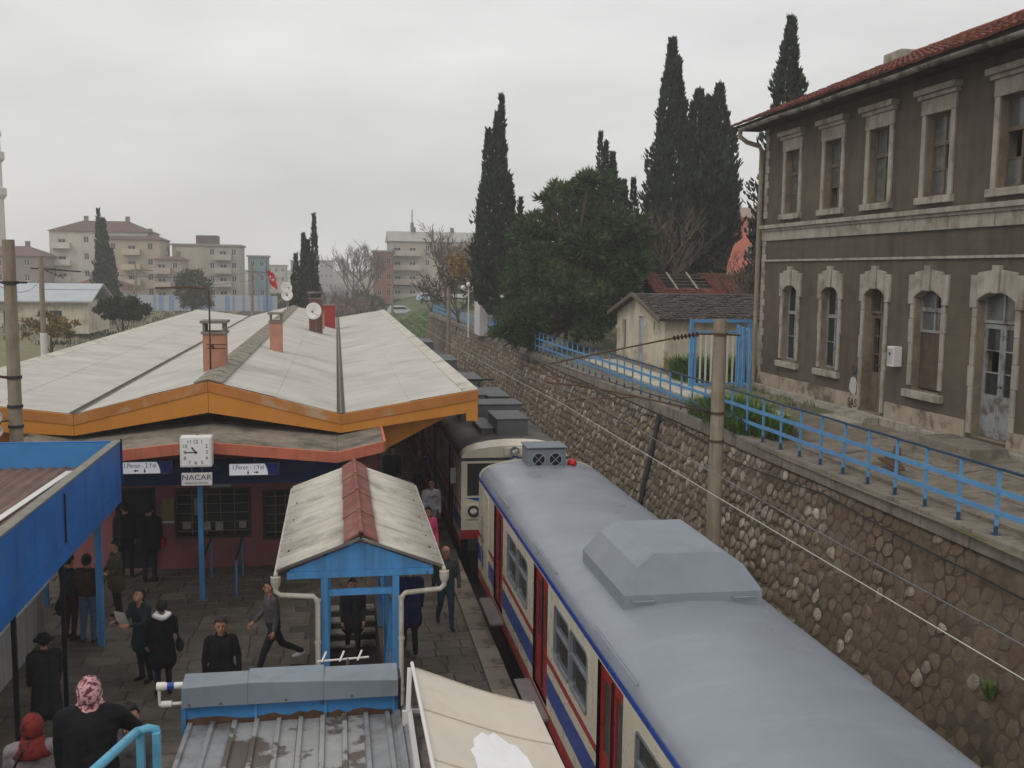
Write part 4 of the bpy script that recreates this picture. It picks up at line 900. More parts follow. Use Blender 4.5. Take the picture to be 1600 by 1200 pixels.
for x in (-2.95, -6.2, .3):
    q = MB(); q.box(x - .055, x + .055, 22.72, 22.83, 0, 3.2); q.build('column', mt['blue'], tb); q = MB(); q.box(x - .12, x + .12, 22.65, 22.9, .002, .03); q.build('column_base', mt['conc'], tb)
# queue barriers
for k, (x, lb) in enumerate(((-2.95, 'blue queue rail nearest the blue column before the ticket window'), (-2.23, 'blue queue rail standing further right before the ticket window'))):
    t = thing('queue_rail', (x, 23.6, 0), lb, 'queue rail', 'queue rails before the ticket window')
    q = MB(); q.tube([(x, 22.9, 0), (x, 22.9, .86)], .024, 8); q.build('post', mt['blue'], t); q = MB(); q.tube([(x, 24.5, 0), (x, 24.5, .92)], .024, 8); q.build('post', mt['blue'], t)
    q = MB(); q.tube([(x, 22.85, .87), (x, 24.55, .94)], .03, 8); q.build('handrail', mt['darksteel'], t)

# ------------------------------------------------------------------ clock with hanging plate, direction signs
ck = thing('station_clock', (-2.82, 21.35, 3.27), 'square white station clock hung at the entrance slab edge', 'clock')
cx, cz, cyf = -2.82, 3.58, 21.20
q = MB(); q.box(cx - .31, cx + .31, cyf, 21.52, cz - .31, cz + .31); q.build('case', mt['white'], ck, bevel=.02)
q = MB(); q.box(cx - .27, cx + .27, cyf - .006, cyf - .001, cz - .27, cz + .27); q.build('dial', M('dial_white', c(224, 224, 220), .4, .02, 2), ck)
for k in range(12):
    a = R(30 * (k + 1)); u, v = math.sin(a), math.cos(a); sc = .215 / max(abs(u), abs(v)) if k % 3 != 2 else .215
    text(ck, 'numeral', str(k + 1), (cx + u * min(sc, .245), cyf - .008, cz + v * min(sc, .245)), .105, (R(90), 0, 0), mt['black'], .001)
for a_, l_, w_ in ((R(30 * 10.77), .13, .028), (R(270), .215, .018)):
    d = Vector((math.sin(a_), 0, math.cos(a_))); q = MB(); q.bar(Vector((cx, cyf - .014, cz)) - d * .03, Vector((cx, cyf - .014, cz)) + d * l_, w_, .004, (0, 1, 0)); q.build('clock_hand', mt['black'], ck)
q = MB(); q.lathe((cx, cyf - .008, cz), None, [(.024, 0), (.024, -.012), (.0, -.013)], 12, 'y'); q.build('hub', mt['black'], ck)
q = MB(); q.tube([(cx, 21.45, cz + .3), (cx, 21.62, cz + .3)], .03, 6); q.build('bracket', mt['steel'], ck)
pl = thing('clock_plate', (cx, 21.33, 2.9), 'small white lettered plate hanging below the station clock', 'sign')
q = MB(); q.box(cx - .30, cx + .30, 21.27, 21.33, 2.88, 3.14); q.build('plate', mt['white'], pl, bevel=.008)
text(pl, 'lettering', 'NACAR', (cx, 21.267, 3.045), .15, (R(90), 0, 0), mt['navy'], .001, squeeze=1.15)
text(pl, 'lettering', 'Elektronik Saat San.', (cx, 21.267, 2.935), .058, (R(90), 0, 0), mt['navy'], .001)
for s in (-.1, .1):
    q = MB(); q.tube([(cx + s, 21.3, 3.14), (cx + s, 21.3, 3.272)], .01, 6); q.build('hanger', mt['steel'], pl)
SIGNW = M('sign_white', c(214, 212, 214), .4, .03, 2)
SIGNW.node_tree.nodes['Principled BSDF'].inputs['Emission Color'].default_value = (.9, .9, 1, 1)
SIGNW.node_tree.nodes['Principled BSDF'].inputs['Emission Strength'].default_value = .28   # backlit box
def dsign(x0, x1, z0, z1, txt, arrows, label):
    t = thing('direction_sign', ((x0 + x1) / 2, 22.1, z0), label, 'sign', 'platform direction signs'); y = 22.06
    q = MB(); q.box(x0, x1, y, y + .16, z0, z1); q.build('box', mt['steel'], t, bevel=.01)
    xs = x0 + (x1 - x0) * .76; h = z1 - z0
    q = MB(); n = 8; q.prism([(x0 + .015, y - .001, z0 + .02)] + [(xs + .05 * math.cos(math.pi / 2 * k / n) + .0, y - .001, z0 + .02 + (h - .04) * math.sin(math.pi / 2 * k / n)) if False else (xs - .06 + .07 * (1 - (k / n) ** 2), y - .001, z0 + .02 + (h - .04) * k / n) for k in range(n + 1)] + [(x0 + .015, y - .001, z1 - .02)], (0, -.004, 0)); q.build('white_panel', SIGNW, t)
    q = MB(); q.prism([(xs + .02 + .07 * (1 - (k / n) ** 2) - .06, y - .001, z0 + .02 + (h - .04) * k / n) for k in range(n + 1)] + [(x1 - .02, y - .001, z1 - .02), (x1 - .02, y - .001, z0 + .02)], (0, -.004, 0)); q.build('blue_panel', M('sign_blue', c(44, 54, 140), .4, .05, 2), t)
    text(t, 'lettering', txt, (x0 + (xs - x0) * .5, y - .007, z0 + h * .66), .135, (R(90), 0, 0), mt['black'], .001, squeeze=.8)
    for k, (u, kind) in enumerate(arrows):
        q = MB(); X = x0 + (xs - x0) * u; Z = z0 + h * .28
        if kind == 'l': q.prism([(X - .05, y - .006, Z), (X + .0, y - .006, Z + .03), (X, y - .006, Z + .012), (X + .05, y - .006, Z + .012), (X + .05, y - .006, Z - .012), (X, y - .006, Z - .012), (X, y - .006, Z - .03)], (0, -.002, 0))
        elif kind == 'r': q.prism([(X + .05, y - .006, Z), (X - .0, y - .006, Z + .03), (X, y - .006, Z + .012), (X - .05, y - .006, Z + .012), (X - .05, y - .006, Z - .012), (X, y - .006, Z - .012), (X, y - .006, Z - .03)], (0, -.002, 0))
        else:
            q.lathe((X, y - .006, Z + .03), None, [(.014, 0), (.014, -.002), (0, -.002)], 8, 'y'); q.box(X - .016, X + .016, y - .008, y - .006, Z - .04, Z + .012)
        q.build('symbol', mt['black'], t)
    q = MB(); q.tube([((x0 + x1) / 2, y + .08, z1), ((x0 + x1) / 2, y + .08, z1 + .3)], .015, 6); q.build('hanger', mt['steel'], t)
dsign(-4.46, -3.42, 2.98, 3.26, '1.Peron - 2.Yol', ((.4, 'l'), (.62, 'p')), 'left lit direction sign reading first platform second track, beside the blue fascia')
dsign(-2.27, -1.22, 2.90, 3.18, '1.Peron - 1.Yol', ((.5, 'p'), (.72, 'r')), 'right lit direction sign reading first platform first track, right of the clock')

# ------------------------------------------------------------------ gabled stair shelter
sf, sb, sx0, sx1, sxr, se, sr = 14.9, 20.75, -.87, 1.54, .335, 2.86, 3.31
PVC = M('aged_pvc', c(186, 180, 166), .55, .08, 3, .05, 30, stain=c(128, 120, 104), sscale=4, slo=.5, shi=.72, samt=.7, streak=c(120, 112, 98), stscale=(9, 9, .7), stamt=.5)
s_ = thing('stair_shelter', (sxr, 17.8, 0), 'small gabled stair shelter with corrugated pale roof and blue steel frame', 'shelter')
for s, xe in ((-1, sx0), (1, sx1)):
    q = MB(); q.wavy((sxr, sf, sr), (xe, sf, se), (sxr, sb, sr), (xe, sb, se), 32, .065, 8); o = q.build('roof_sheet', mt['fibre2'], s_, smooth=60)
    so = o.modifiers.new('solidify', 'SOLIDIFY'); so.thickness = .008; so.offset = -1
    for k in range(9):                             # fixing bolts near the eave
        q = MB(); y = sf + .2 + k * .66; u = .90; q.lathe((sxr + (xe - sxr) * u, y, sr + (se - sr) * u + .03), None, [(.022, 0), (.022, .015), (.01, .02), (.01, .045), (0, .045)], 8); q.build('bolt', mt['rust'], s_)
for k in range(4):                                 # overlapping brown ridge pieces
    y0 = sf - .06 + k * 1.47; y1 = y0 + 1.58; q = MB(); n = 8
    def rp(u, y, dz): return (sxr + u * .24, y, sr + .125 - .13 * abs(u) ** 1.2 + (.035 if abs(u) < .18 else 0) + dz)
    us = [-1, -.8, -.5, -.18, -.1, .1, .18, .5, .8, 1]
    v = [rp(u * 1.06, y0, .030) for u in us] + [rp(u * 1.04, y0 + .1, .026) for u in us] + [rp(u, y1, 0) for u in us] + [rp(u * 1.06, y0, .0) for u in us]; m_ = len(us)
    q.add(v, [(r_ * m_ + i, r_ * m_ + i + 1, (r_ + 1) * m_ + i + 1, (r_ + 1) * m_ + i) for r_ in range(2) for i in range(m_ - 1)] + [(i, i + 1, 3 * m_ + i + 1, 3 * m_ + i) for i in range(m_ - 1)])
    q.build('ridge_tile', mt['tilebrown'], s_, smooth=45)
q = MB(); q.prism([(sx0 + .16, sf + .10, se + .0), (sx1 - .16, sf + .10, se + .0), (sx1 - .16, sf + .10, se + .02), (sxr, sf + .10, sr - .03), (sx0 + .16, sf + .10, se + .02)], (0, .03, 0)); q.build('gable_panel', mt['blue'], s_)
q = MB(); q.box(sx0 + .13, sx1 - .13, sf + .06, sf + .14, se - .10, se - .003); q.build('front_beam', mt['blue'], s_)
q = MB(); q.box(sx0 + .13, sx1 - .13, sb - .2, sb - .12, se - .10, se - .003); q.build('rear_beam', mt['blue'], s_)
for x in (-.20, .85):
    for y in (sf + .1, 17.8, sb - .16):
        q = MB(); q.box(x - .05, x + .05, y - .05, y + .05, 0, se - .105); q.build('post', mt['blue'], s_)
    q = MB(); q.box(x - .03, x + .03, sf + .16, sb - .22, se - .10, se - .04); q.build('side_beam', mt['blue'], s_)
q = MB(); q.box(-.147, .797, sf + .07, sf + .13, 2.48, 2.57); q.build('cross_bar', mt['blue'], s_)
q = MB(); q.bar((.72, sf + .3, 1.2), (.80, sf + .3, 2.3), .05, .05, (0, 1, 0)); q.build('brace', mt['blue'], s_)
for s, xe in ((-1, sx0), (1, sx1)):
    q = MB(); q.tube([(xe + s * .03, sf - .02, se - .03), (xe + s * .03, sb, se - .0)], .034, 8); q.build('gutter', PVC, s_, smooth=40)
    xp = -.30 if s < 0 else .93; q = MB()
    q.lathe((xe + s * .03, sf + .02, se - .20), None, [(.05, 0), (.07, .05), (.075, .16), (.06, .17)], 10); q.build('hopper', PVC, s_, smooth=40)
    q = MB(); q.tube([(xe + s * .03, sf + .02, se - .18), (xe + s * .03, sf + .02, se - .26), (xe - s * .03, sf + .02, se - .32), (xp + s * .06, sf + .02, se - .36), (xp, sf + .02, se - .42), (xp, sf + .02, 0.0)], .04, 10); q.build('downpipe', PVC, s_, smooth=50)
    for z in (2.44, 1.8, 1.0):
        q = MB(); q.lathe((xp, sf + .02, z), None, [(.041, -.02), (.05, -.02), (.05, .02), (.041, .02)], 10); q.build('pipe_clamp', PVC, s_)
# guard panel along the pit
t = thing('stair_guard', (.86, 18, 0), 'blue and white guard panel along the right side of the stair opening', 'guard rail')
q = MB(); q.box(.86, .89, 15.5, 19.4, .06, .98); q.build('panel', mt['offwhite'], t)
q = MB(); q.box(.84, .92, 15.4, 22.4, .985, 1.05); q.build('handrail', mt['blue'], t)
for k in range(7):
    q = MB(); y = 15.45 + k * 1.15; q.box(.895, .935, y - .02, y + .02, 0, .982); q.build('post', mt['blue'], t)

# ------------------------------------------------------------------ kiosk below the bridge: sheet roof, parapet, shutter box
k_ = thing('kiosk', (-.5, 9, 0), 'flat roofed kiosk with ribbed metal roof and grey shutter box in the foreground', 'kiosk')
KX0, KX1, KYF = -1.66, .62, 10.9
q = MB(); q.box(KX0 + .08, KX1 - .05, 6.2, KYF - .05, 0, 2.34); q.build('body', mt['offwhite'], k_)
q = MB(); zr = lambda y: 2.44 + (KYF - y) * .035
xs = [KX0 + .02]; ribs = []
x = KX0 + .06
while x < KX1 - .12: ribs.append(x); x += .232
for i, x in enumerate(ribs):                       # trapezoidal sheets, one tray per bay
    nx = ribs[i + 1] if i + 1 < len(ribs) else KX1 - .02; q = MB()
    pr = [(x, 0), (x + .012, .035), (x + .055, .035), (x + .068, 0), (nx, 0)]
    ysg = [6.0, 8.0, 9.2, 10.1, KYF - .03]
    v = [(px + rnd.uniform(-.002, .002), yy, zr(yy) + pz + rnd.uniform(-.004, .004)) for yy in ysg for px, pz in pr]
    q.add(v, [(r_ * 5 + j, r_ * 5 + j + 1, (r_ + 1) * 5 + j + 1, (r_ + 1) * 5 + j) for r_ in range(4) for j in range(4)]); q.build('roof_sheet', mt['zincdark'] if i not in (0, 1, 8, 9) else mt['zinc'], k_)
for k, x0 in enumerate((KX1 - .02, KX1 + .045, KX1 + .11)):
    q = MB(); q.hexa([(x0, 6, zr(6) + .02 * k), (x0 + .06, 6, zr(6) + .05 + .02 * k), (x0 + .06, KYF + .05, zr(KYF) + .05 + .02 * k), (x0, KYF + .05, zr(KYF) + .02 * k), (x0, 6, zr(6) + .012 + .02 * k), (x0 + .06, 6, zr(6) + .062 + .02 * k), (x0 + .06, KYF + .05, zr(KYF) + .062 + .02 * k), (x0, KYF + .05, zr(KYF) + .012 + .02 * k)]); q.build('side_flashing', mt['zinc'], k_)
ry = KYF
q = MB(); q.box(KX0, KX1 + .02, ry, ry + .05, 2.3, 2.66); q.build('parapet', M('blue_parapet', c(64, 130, 188), .5, .1, 2, .1, 50, stain=RUST, sscale=4, slo=.66, shi=.7, streak=c(120, 88, 60), stscale=(9, 9, 1.2), stlo=.62, sthi=.78, stamt=.6), k_)
for i in range(4):
    x = KX0 + .02 + i * .74; q = MB(); q.box(x, x + .03, ry - .02, ry - .001, 2.42, 2.66); q.build('stiffener', mt['blue'], k_)
q = MB()
n = 26; v = []
for i in range(n + 1):
    x = KX0 + .02 + (KX1 - KX0 - .04) * i / n; v += [(x, ry - .012, 2.425 + .012 * rnd.random()), (x, ry - .004, 2.47 + .055 * rnd.random())]
q.add(v, [(2 * i, 2 * i + 2, 2 * i + 3, 2 * i + 1) for i in range(n)]); q.build('rust_line', mt['rust'], k_)
q = MB(); n = 6; lx = [KX0 + .02, KX0 + .7, KX0 + 1.5, KX1 + .02]; tp = [2.90, 2.925, 2.90, 2.865]
for i in range(3):
    q.hexa([(lx[i], ry - .10, 2.665), (lx[i + 1], ry - .10, 2.665), (lx[i + 1], ry + .22, 2.665), (lx[i], ry + .22, 2.665), (lx[i], ry - .09, tp[i] - .02), (lx[i + 1], ry - .09, tp[i + 1] - .02), (lx[i + 1], ry + .22, tp[i] + .02), (lx[i], ry + .22, tp[i] + .02)])
q.build('shutter_box', mt['gbox'], k_, bevel=.006)
for x in (KX0 + .1, KX0 + .42, KX0 + 1.1, KX0 + 1.8):
    q = MB(); q.ell((x, ry - .108, 2.70), (.012, .006, .012), 8, 6); q.build('rivet', mt['rust'], k_)
q = MB(); q.box(KX1 + .021, KX1 + .05, ry - .08, ry + .2, 2.3, 2.86); q.build('box_end', mt['black'], k_)
pw = mt['white']
q = MB(); q.tube([(KX0 + .02, ry + .05, 2.86), (KX0 - .17, ry + .05, 2.86)], .036, 12); q.tube([(KX0 - .16, ry + .05, 2.86), (KX0 - .25, ry + .05, 2.86)], .045, 12); q.build('awning_tube', pw, k_, smooth=45)
q = MB(); q.tube([(KX0 - .07, ry + .05, 2.86), (KX0 - .14, ry + .05, 2.86)], .0375, 12); q.build('blue_band', mt['tblue'], k_, smooth=45)
q = MB(); q.tube([(KX0 - .225, ry + .05, 2.84), (KX0 - .225, ry + .05, 2.66), (KX0 - .0, ry + .05, 2.66)], .02, 8); q.tube([(KX0 - .21, ry + .05, 2.66), (KX0 - .1, ry + .05, 2.66)], .036, 10); q.build('crank_gear', pw, k_, smooth=45)
# small yagi aerial behind the shutter box
yg = thing('yagi_aerial', (.1, 11.35, 2.4), 'small white television aerial peeking over the grey shutter box', 'aerial')
q = MB(); q.tube([(-.24, 11.34, 2.895), (.34, 11.4, 2.895)], .012, 6); q.build('boom', pw, yg)
for k in range(3):
    x = -.18 + .2 * k; q = MB(); q.tube([(x - .01, 11.3, 2.90), (x + .04, 11.42, 2.97)], .011, 6); q.build('element', pw, yg)
q = MB(); q.tube([(.1, 11.38, 2.905), (.1, 11.38, 0)], .02, 6); q.build('mast', mt['steel'], yg)
# cream folding awning on the right of the kiosk
aw = thing('kiosk_awning', (1.4, 9, 0), 'cream canvas awning with a white repair patch sloping towards the train', 'awning')
def ap(u, v, d=0):                                 # u across to the train, v along the kiosk
    x = .80 + 1.40 * u + .02 * v; y = 10.72 - 4.2 * v + .34 * u; z = 3.02 - .64 * u - .03 * math.sin(math.pi * u) + .014 * math.sin(v * 9) * u + .006 * math.sin(u * 7 + v * 23) + d
    return (x, y, z)
q = MB(); n, m_ = 14, 24
for d in (0, -.006): q.add([ap(i / n, j / m_, d) for j in range(m_ + 1) for i in range(n + 1)], [(j * (n + 1) + i, j * (n + 1) + i + 1, (j + 1) * (n + 1) + i + 1, (j + 1) * (n + 1) + i) for j in range(m_) for i in range(n)])
q.build('canvas', mt['awning'], aw, smooth=True)
q = MB(); pp = [(.52 + .23 * math.cos(a) * rnd.uniform(.9, 1.08), .43 + .15 * math.sin(a) * rnd.uniform(.9, 1.08)) for a in [k * math.pi / 14 for k in range(28)]]
q.add([ap(.52, .43, .005)] + [ap(u, v, .004) for u, v in pp], [(0, i + 1, (i + 1) % 28 + 1) for i in range(28)]); q.build('patch', mt['patch'], aw)
for vv in (.0, .25, .5):                            # stitched seams
    q = MB(); q.add([ap(i / 14, vv + o2, .004) for i in range(15) for o2 in (.002, .010)], [(2 * i, 2 * i + 2, 2 * i + 3, 2 * i + 1) for i in range(14)]); q.build('seam', M('seam_cloth', c(188, 176, 156), .9, .06, 3), aw)
q = MB(); q.tube([ap(-.01, -.012, .02), ap(-.01, .5, .02), ap(-.01, 1, .02)], .02, 8); q.build('roller', pw, aw, smooth=40)
q = MB(); q.tube([ap(1.0, -.01, -.02), ap(1.0, 1, -.02)], .018, 8); q.build('front_bar', pw, aw, smooth=40)
q = MB(); q.bar((.76, 10.70, 3.02), (.72, 10.45, 2.5), .05, .09); q.build('arm', pw, aw)
q = MB(); q.bar((.74, 10.6, 2.6), (.70, 7.0, 2.62), .05, .10); q.build('wall_rail', pw, aw)
q = MB(); q.bar((.76, 10.5, 2.62), (2.16, 10.95, 2.34), .03, .04); q.build('arm', pw, aw)
for yy in (10.4, 7.4):
    q = MB(); q.box(.66, .72, yy, yy + .05, 0, 2.66); q.build('support', pw, aw)

# ------------------------------------------------------------------ blue kiosk canopy at the left edge
c_ = thing('blue_canopy', (-6.5, 15, 0), 'flat canopy with deep blue fascia and brown ribbed roof at the left edge', 'canopy')
X0, X1, YB, YN, ZT = -10.5, -4.17, 20.72, 7.0, 3.90
q = MB(); q.wavy((X0, YN, 3.40), (X0, YB - .06, 3.40), (X1 - .06, YN, 3.40), (X1 - .06, YB - .06, 3.40), 26, .045, 6); q.build('roof_sheet', mt['brownroof'], c_, smooth=50)
q = MB(); q.bar((-5.35, YN, 3.47), (-4.95, YB - .7, 3.47), .12, .012); q.build('pale_strip', mt['white'], c_)
for y0, y1 in ((YN, 11.0), (11.0, 16.45), (16.45, YB)):
    q = MB(); q.box(X1 - .05, X1, y0 + .003, y1 - .003, 2.98, ZT); q.build('fascia_panel', mt['bluedeep'], c_)
q = MB(); q.box(X1 - .05, X1 - .004, YN, YB - .01, 2.72, 2.972); q.build('lower_beam', mt['bluedeep'], c_)
q = MB(); q.box(X1 - .14, X1 + .012, YN, YB + .01, ZT + .002, ZT + .03); q.build('coping', M('coping_dusty', c(124, 122, 112), .8, .2, 3, .2, 40), c_)
for x0, x1 in ((X0, -6.6), (-6.6, X1 - .052)):
    q = MB(); q.box(x0 + .003, x1 - .003, YB - .05, YB, 2.98, ZT); q.build('fascia_panel', M('blue_back_fascia', c(62, 128, 184), .5, .08, 1.5, .06, 40, stain=RUST, sscale=2.4, slo=.64, shi=.69, samt=.7), c_)
q = MB(); q.box(X0, X1 - .145, YB - .055, YB + .005, ZT + .002, ZT + .02); q.build('coping', mt['bluedeep'], c_)
q = MB(); q.tube([(X1 + .02, 16.45, 3.02), (X1 + .02, 16.45, 3.80), (X1 - .06, 16.45, 3.82)], .016, 6); q.build('rod', mt['black'], c_)
q = MB(); q.box(X1 + .002, X1 + .03, YB - .02, YB + .03, 3.1, ZT + .06); q.build('corner_post', mt['navy'], c_)
q = MB(); q.quad((X0, YN, 2.95), (X1 - .12, YN, 2.95), (X1 - .12, YB - .06, 2.95), (X0, YB - .06, 2.95)); q.build('ceiling', mt['offwhite'], c_)
for x, y, ma_, w in ((-4.52, 20.2, 'blue', .06), (-4.35, 16.9, 'black', .03), (-4.35, 14.4, 'black', .03)):
    q = MB(); q.box(x - w, x + w, y - w, y + w, 0, 2.94 if w > .05 else 2.72); q.build('post', mt[ma_], c_)
wk_ = thing('white_stall', (-7.2, 18.5, 0), 'pale panelled stall counter under the blue canopy', 'stall')
for k in range(4):
    y = 15.2 + 1.45 * k; q = MB(); q.box(-8.5, -5.72 - .03 * (k % 2), y + .01, y + 1.43, 0, 1.02 + .04 * (k % 2)); q.build('cabinet', mt['offwhite'], wk_, bevel=.015)
    q = MB(); q.box(-8.52, -5.62, y + .01, y + 1.43, 1.065, 1.11); q.build('counter_top', mt['white'], wk_, bevel=.008)

# ------------------------------------------------------------------ catenary masts, brackets, wires
def mast(x, y, r0, r1, z0, z1, label, octo=10):
    q = MB(); n = 7; q.tube([(x, y, z0 + (z1 - z0) * k / n) for k in range(n + 1)], [r0 + (r1 - r0) * k / n for k in range(n + 1)], octo)
    t = thing('catenary_mast', (x, y, z0), label, 'mast', 'concrete catenary masts'); q.build('shaft', mt['pole'], t, smooth=50); return t
ml = mast(-6.42, 21.95, .15, .115, 0, 7.80, 'round concrete mast with clamps rising behind the blue canopy')
for z in (6.95, 5.05, 4.46, 4.05):
    q = MB(); q.lathe((-6.42, 21.95, z), None, [(.128, -.03), (.155, -.03), (.155, .03), (.128, .03)], 12); q.build('clamp', mt['darksteel'], ml)
q = MB(); q.tube([(-6.75, 21.95, 6.95), (-6.1, 21.95, 6.95)], .02, 6); q.build('crossarm', mt['darksteel'], ml)
q = MB(); q.tube([(-6.5, 21.85, 5.05), (-6.75, 21.75, 5.1), (-6.85, 21.75, 5.3)], .03, 6); q.lathe((-6.72, 21.75, 5.08), None, [(.02, 0), (.06, .01), (.06, .03), (.03, .05), (.06, .07), (.06, .09), (.02, .12)], 8); q.build('insulator', mt['insul'], ml)
lsp = thing('loudspeaker', (-6.68, 21.5, 4.2), 'round horn loudspeaker clamped to the left concrete mast', 'loudspeaker')
for z in (4.30, 4.02):
    q = MB(); q.lathe((-6.70, 21.72, z), None, [(.03, .12), (.06, .05), (.12, -.12), (.15, -.16), (.14, -.16), (.05, -.02), (.0, 0)], 16, 'y'); q.build('horn', mt['offwhite'], lsp, smooth=40)
q = MB(); q.tube([(-6.70, 21.8, 4.3), (-6.70, 21.9, 4.16), (-6.55, 21.95, 4.16)], .02, 6); q.tube([(-6.70, 21.8, 4.02), (-6.70, 21.9, 4.16)], .02, 6); q.build('bracket', mt['darksteel'], lsp)

mr = mast(7.42, 19.1, .165, .125, -.85, 6.40, 'round concrete mast standing between the train and the stone wall')
def insul_string(q, a, b_, n=7, r_=.055):
    a = Vector(a); b_ = Vector(b_); q.tube([a, b_], .016, 6)
    for k in range(n):
        p = a.lerp(b_, (k + .5) / n); d = (b_ - a).normalized() * .012; q.tube([p - d, p, p + d], [.02, r_, .02], 10)
q = MB(); q.tube([(7.42, 19.1, 6.12), (7.1, 19.4, 6.10)], .02, 6); q.tube([(7.42, 19.1, 6.12), (7.8, 19.0, 6.10)], .02, 6); insul_string(q, (7.1, 19.4, 6.10), (6.72, 19.9, 5.98)); q.build('insulator', mt['insul'], mr, smooth=40)
q = MB(); q.tube([(6.72, 19.9, 5.98), (5.62, 21.4, 5.56), (4.75, 22.6, 5.22)], .018, 6); q.build('stay_rod', mt['rust'], mr)
q = MB(); insul_string(q, (7.30, 19.15, 4.56), (6.95, 19.3, 4.62), 6, .065); q.build('insulator', mt['insul'], mr, smooth=40)
q = MB(); q.tube([(6.95, 19.3, 4.62), (6.0, 19.8, 4.80), (5.1, 20.4, 4.95), (4.35, 21.0, 4.98)], .02, 6); q.build('cantilever', mt['rust'], mr)
q = MB(); q.tube([(6.0, 19.8, 4.80), (5.0, 20.2, 4.72), (4.57, 20.3, 4.66)], .014, 6); q.build('registration_arm', mt['rust'], mr)
for z in (6.12, 4.56, 4.0):
    q = MB(); q.lathe((7.42, 19.1, z), None, [(.12, -.025), (.155, -.025), (.155, .025), (.12, .025)], 12); q.build('clamp', mt['rust'], mr)

def wire_(pts_, r_, material, label, cat='wire', group='overhead wires'):
    q = MB(); q.tube(pts_, r_, 5, False); q.build('overhead_wire', material, label=label, cat=cat, group=group, smooth=True)
def sag(a, b_, s, n=12): return [Vector(a).lerp(Vector(b_), k / n) - Vector((0, 0, 4 * s * (k / n) * (1 - k / n))) for k in range(n + 1)]
wire_(sag((4.60, -4, 4.62), (4.57, 20.3, 4.60), .03) + sag((4.57, 20.3, 4.60), (4.3, 62, 4.40), .12)[1:], .0042, mt['wirel'], 'bright contact wire hanging above the train roof')
wire_(sag((4.95, -4, 4.70), (4.9, 20.2, 4.80), .12) + sag((4.9, 20.2, 4.80), (4.6, 62, 5.0), .5)[1:], .007, mt['steel'], 'thin grey messenger wire beside the contact wire')
wire_(sag((7.42, 19.1, 4.56), (7.2, 66, 3.9), .25), .014, mt['wire'], 'dark cable running from the right mast along the wall into the distance')
wire_(sag((4.75, 22.6, 5.22), (4.5, 62, 5.4), .45), .007, mt['wire'], 'dark suspension wire above the far train')
wire_(sag((-6.75, 21.95, 6.95), (-14.5, 55, 6.9), .5), .008, mt['wire'], 'thin wire from the left mast to the field mast')
wire_(sag((-14.5, 55, 7.2), (-7.4, 95, 6.9), .5), .012, mt['wire'], 'dark wire between the field mast and the far mast')
wire_(sag((-14.5, 55, 6.1), (-7.4, 95, 6.2), .3), .012, mt['wire'], 'lower dark wire between the field mast and the far mast')
for k, (x, y, z1, lb) in enumerate(((-14.6, 55, 7.75, 'concrete mast with white painted foot beyond the canopy left side'), (-7.45, 95, 7.6, 'far concrete mast left of the flag'), (7.15, 66, 6.15, 'far concrete mast before the blue railing by the grass bank'), (-22, 120, 7.6, 'thin far mast left of the roof mast beyond the field fence'), (5.9, 110, 6.3, 'far thin mast by the grassy bank near the tracks'))):
    t = mast(x, y, .16, .12, -.8, z1, lb, 8)
    if k == 0:
        q = MB(); q.lathe((x, y, 0), None, [(.168, -.8), (.168, 3.9), (.15, 3.9)], 10); q.build('white_foot', mt['white'], t)
    q = MB(); q.tube([(x - .5, y, z1 - .6), (x + 1.9, y, z1 - .75)], .035, 6); q.build('arm', mt['darksteel'], t)
    q = MB(); insul_string(q, (x + .2, y, z1 - .7), (x + 1.1, y, z1 - 1.1), 5, .09); q.build('insulator', mt['insul'], t)
# ------------------------------------------------------------------ trains
XL, XR, XM = 3.20, 5.94, 4.57
RP = [(-1.37, 2.60), (-1.36, 2.68), (-1.30, 2.77), (-1.17, 2.85), (-.95, 2.92), (-.6, 2.985), (-.25, 3.01), (0, 3.015), (.25, 3.01), (.6, 2.985), (.95, 2.92), (1.17, 2.85), (1.30, 2.77), (1.36, 2.68), (1.37, 2.60)]
BANDS = [(.24, .48, 2), (.48, .70, 0), (.70, 1.07, 1), (1.07, 1.24, 0), (1.24, 1.35, 2), (1.35, 2.52, 0), (2.52, 2.60, 1)]
def roof_shell(q, y0, y1, n, dent, round_far=False, round_near=False):
    m_ = len(RP); v = []
    for k in range(n + 1):
        y = y0 + (y1 - y0) * k / n; s = 1.0
        if round_far and y > y1 - .5: s = 1 - .10 * ((y - (y1 - .5)) / .5) ** 2.5
        if round_near and y < y0 + .5: s = 1 - .10 * (((y0 + .5) - y) / .5) ** 2.5
        for i, (px, pz) in enumerate(RP):
            d = dent * (math.sin(y * 2.3 + px * 3) * math.sin(y * .9 - px * 5) + .6 * math.sin(y * 5.1 + px * 9)) * (1 - abs(px) / 1.5)
            v.append((XM + px * (1 if s == 1 else 1 - (1 - s) * .25), y, 2.60 + (pz - 2.60) * s + d))
    q.add(v, [(k * m_ + i, k * m_ + i + 1, (k + 1) * m_ + i + 1, (k + 1) * m_ + i) for k in range(n) for i in range(m_ - 1)])
def side(q, mp_, y0, y1, doors, wins):
    for z0, z1, mi in BANDS:
        ops = []
        for a, e, zb, zt_ in [(d - .58, d + .58, .50, 2.50) for d in doors] + wins:
            lo, hi = max(zb, z0), min(zt_, z1)
            if hi > lo: ops.append((a, e, lo, hi))
        q.mat(mi); facade(q, mp_, y0, y1, z0, z1, ops, .0)
    q.mat(0)
def rrect(u0, u1, v0, v1, r_, n=4):
    o = []
    for cx_, cz_, a0 in ((u1 - r_, v1 - r_, 0), (u0 + r_, v1 - r_, 90), (u0 + r_, v0 + r_, 180), (u1 - r_, v0 + r_, 270)):
        for k in range(n + 1): a = R(a0 + 90 * k / n); o.append((cx_ + r_ * math.cos(a), cz_ + r_ * math.sin(a)))
    return o
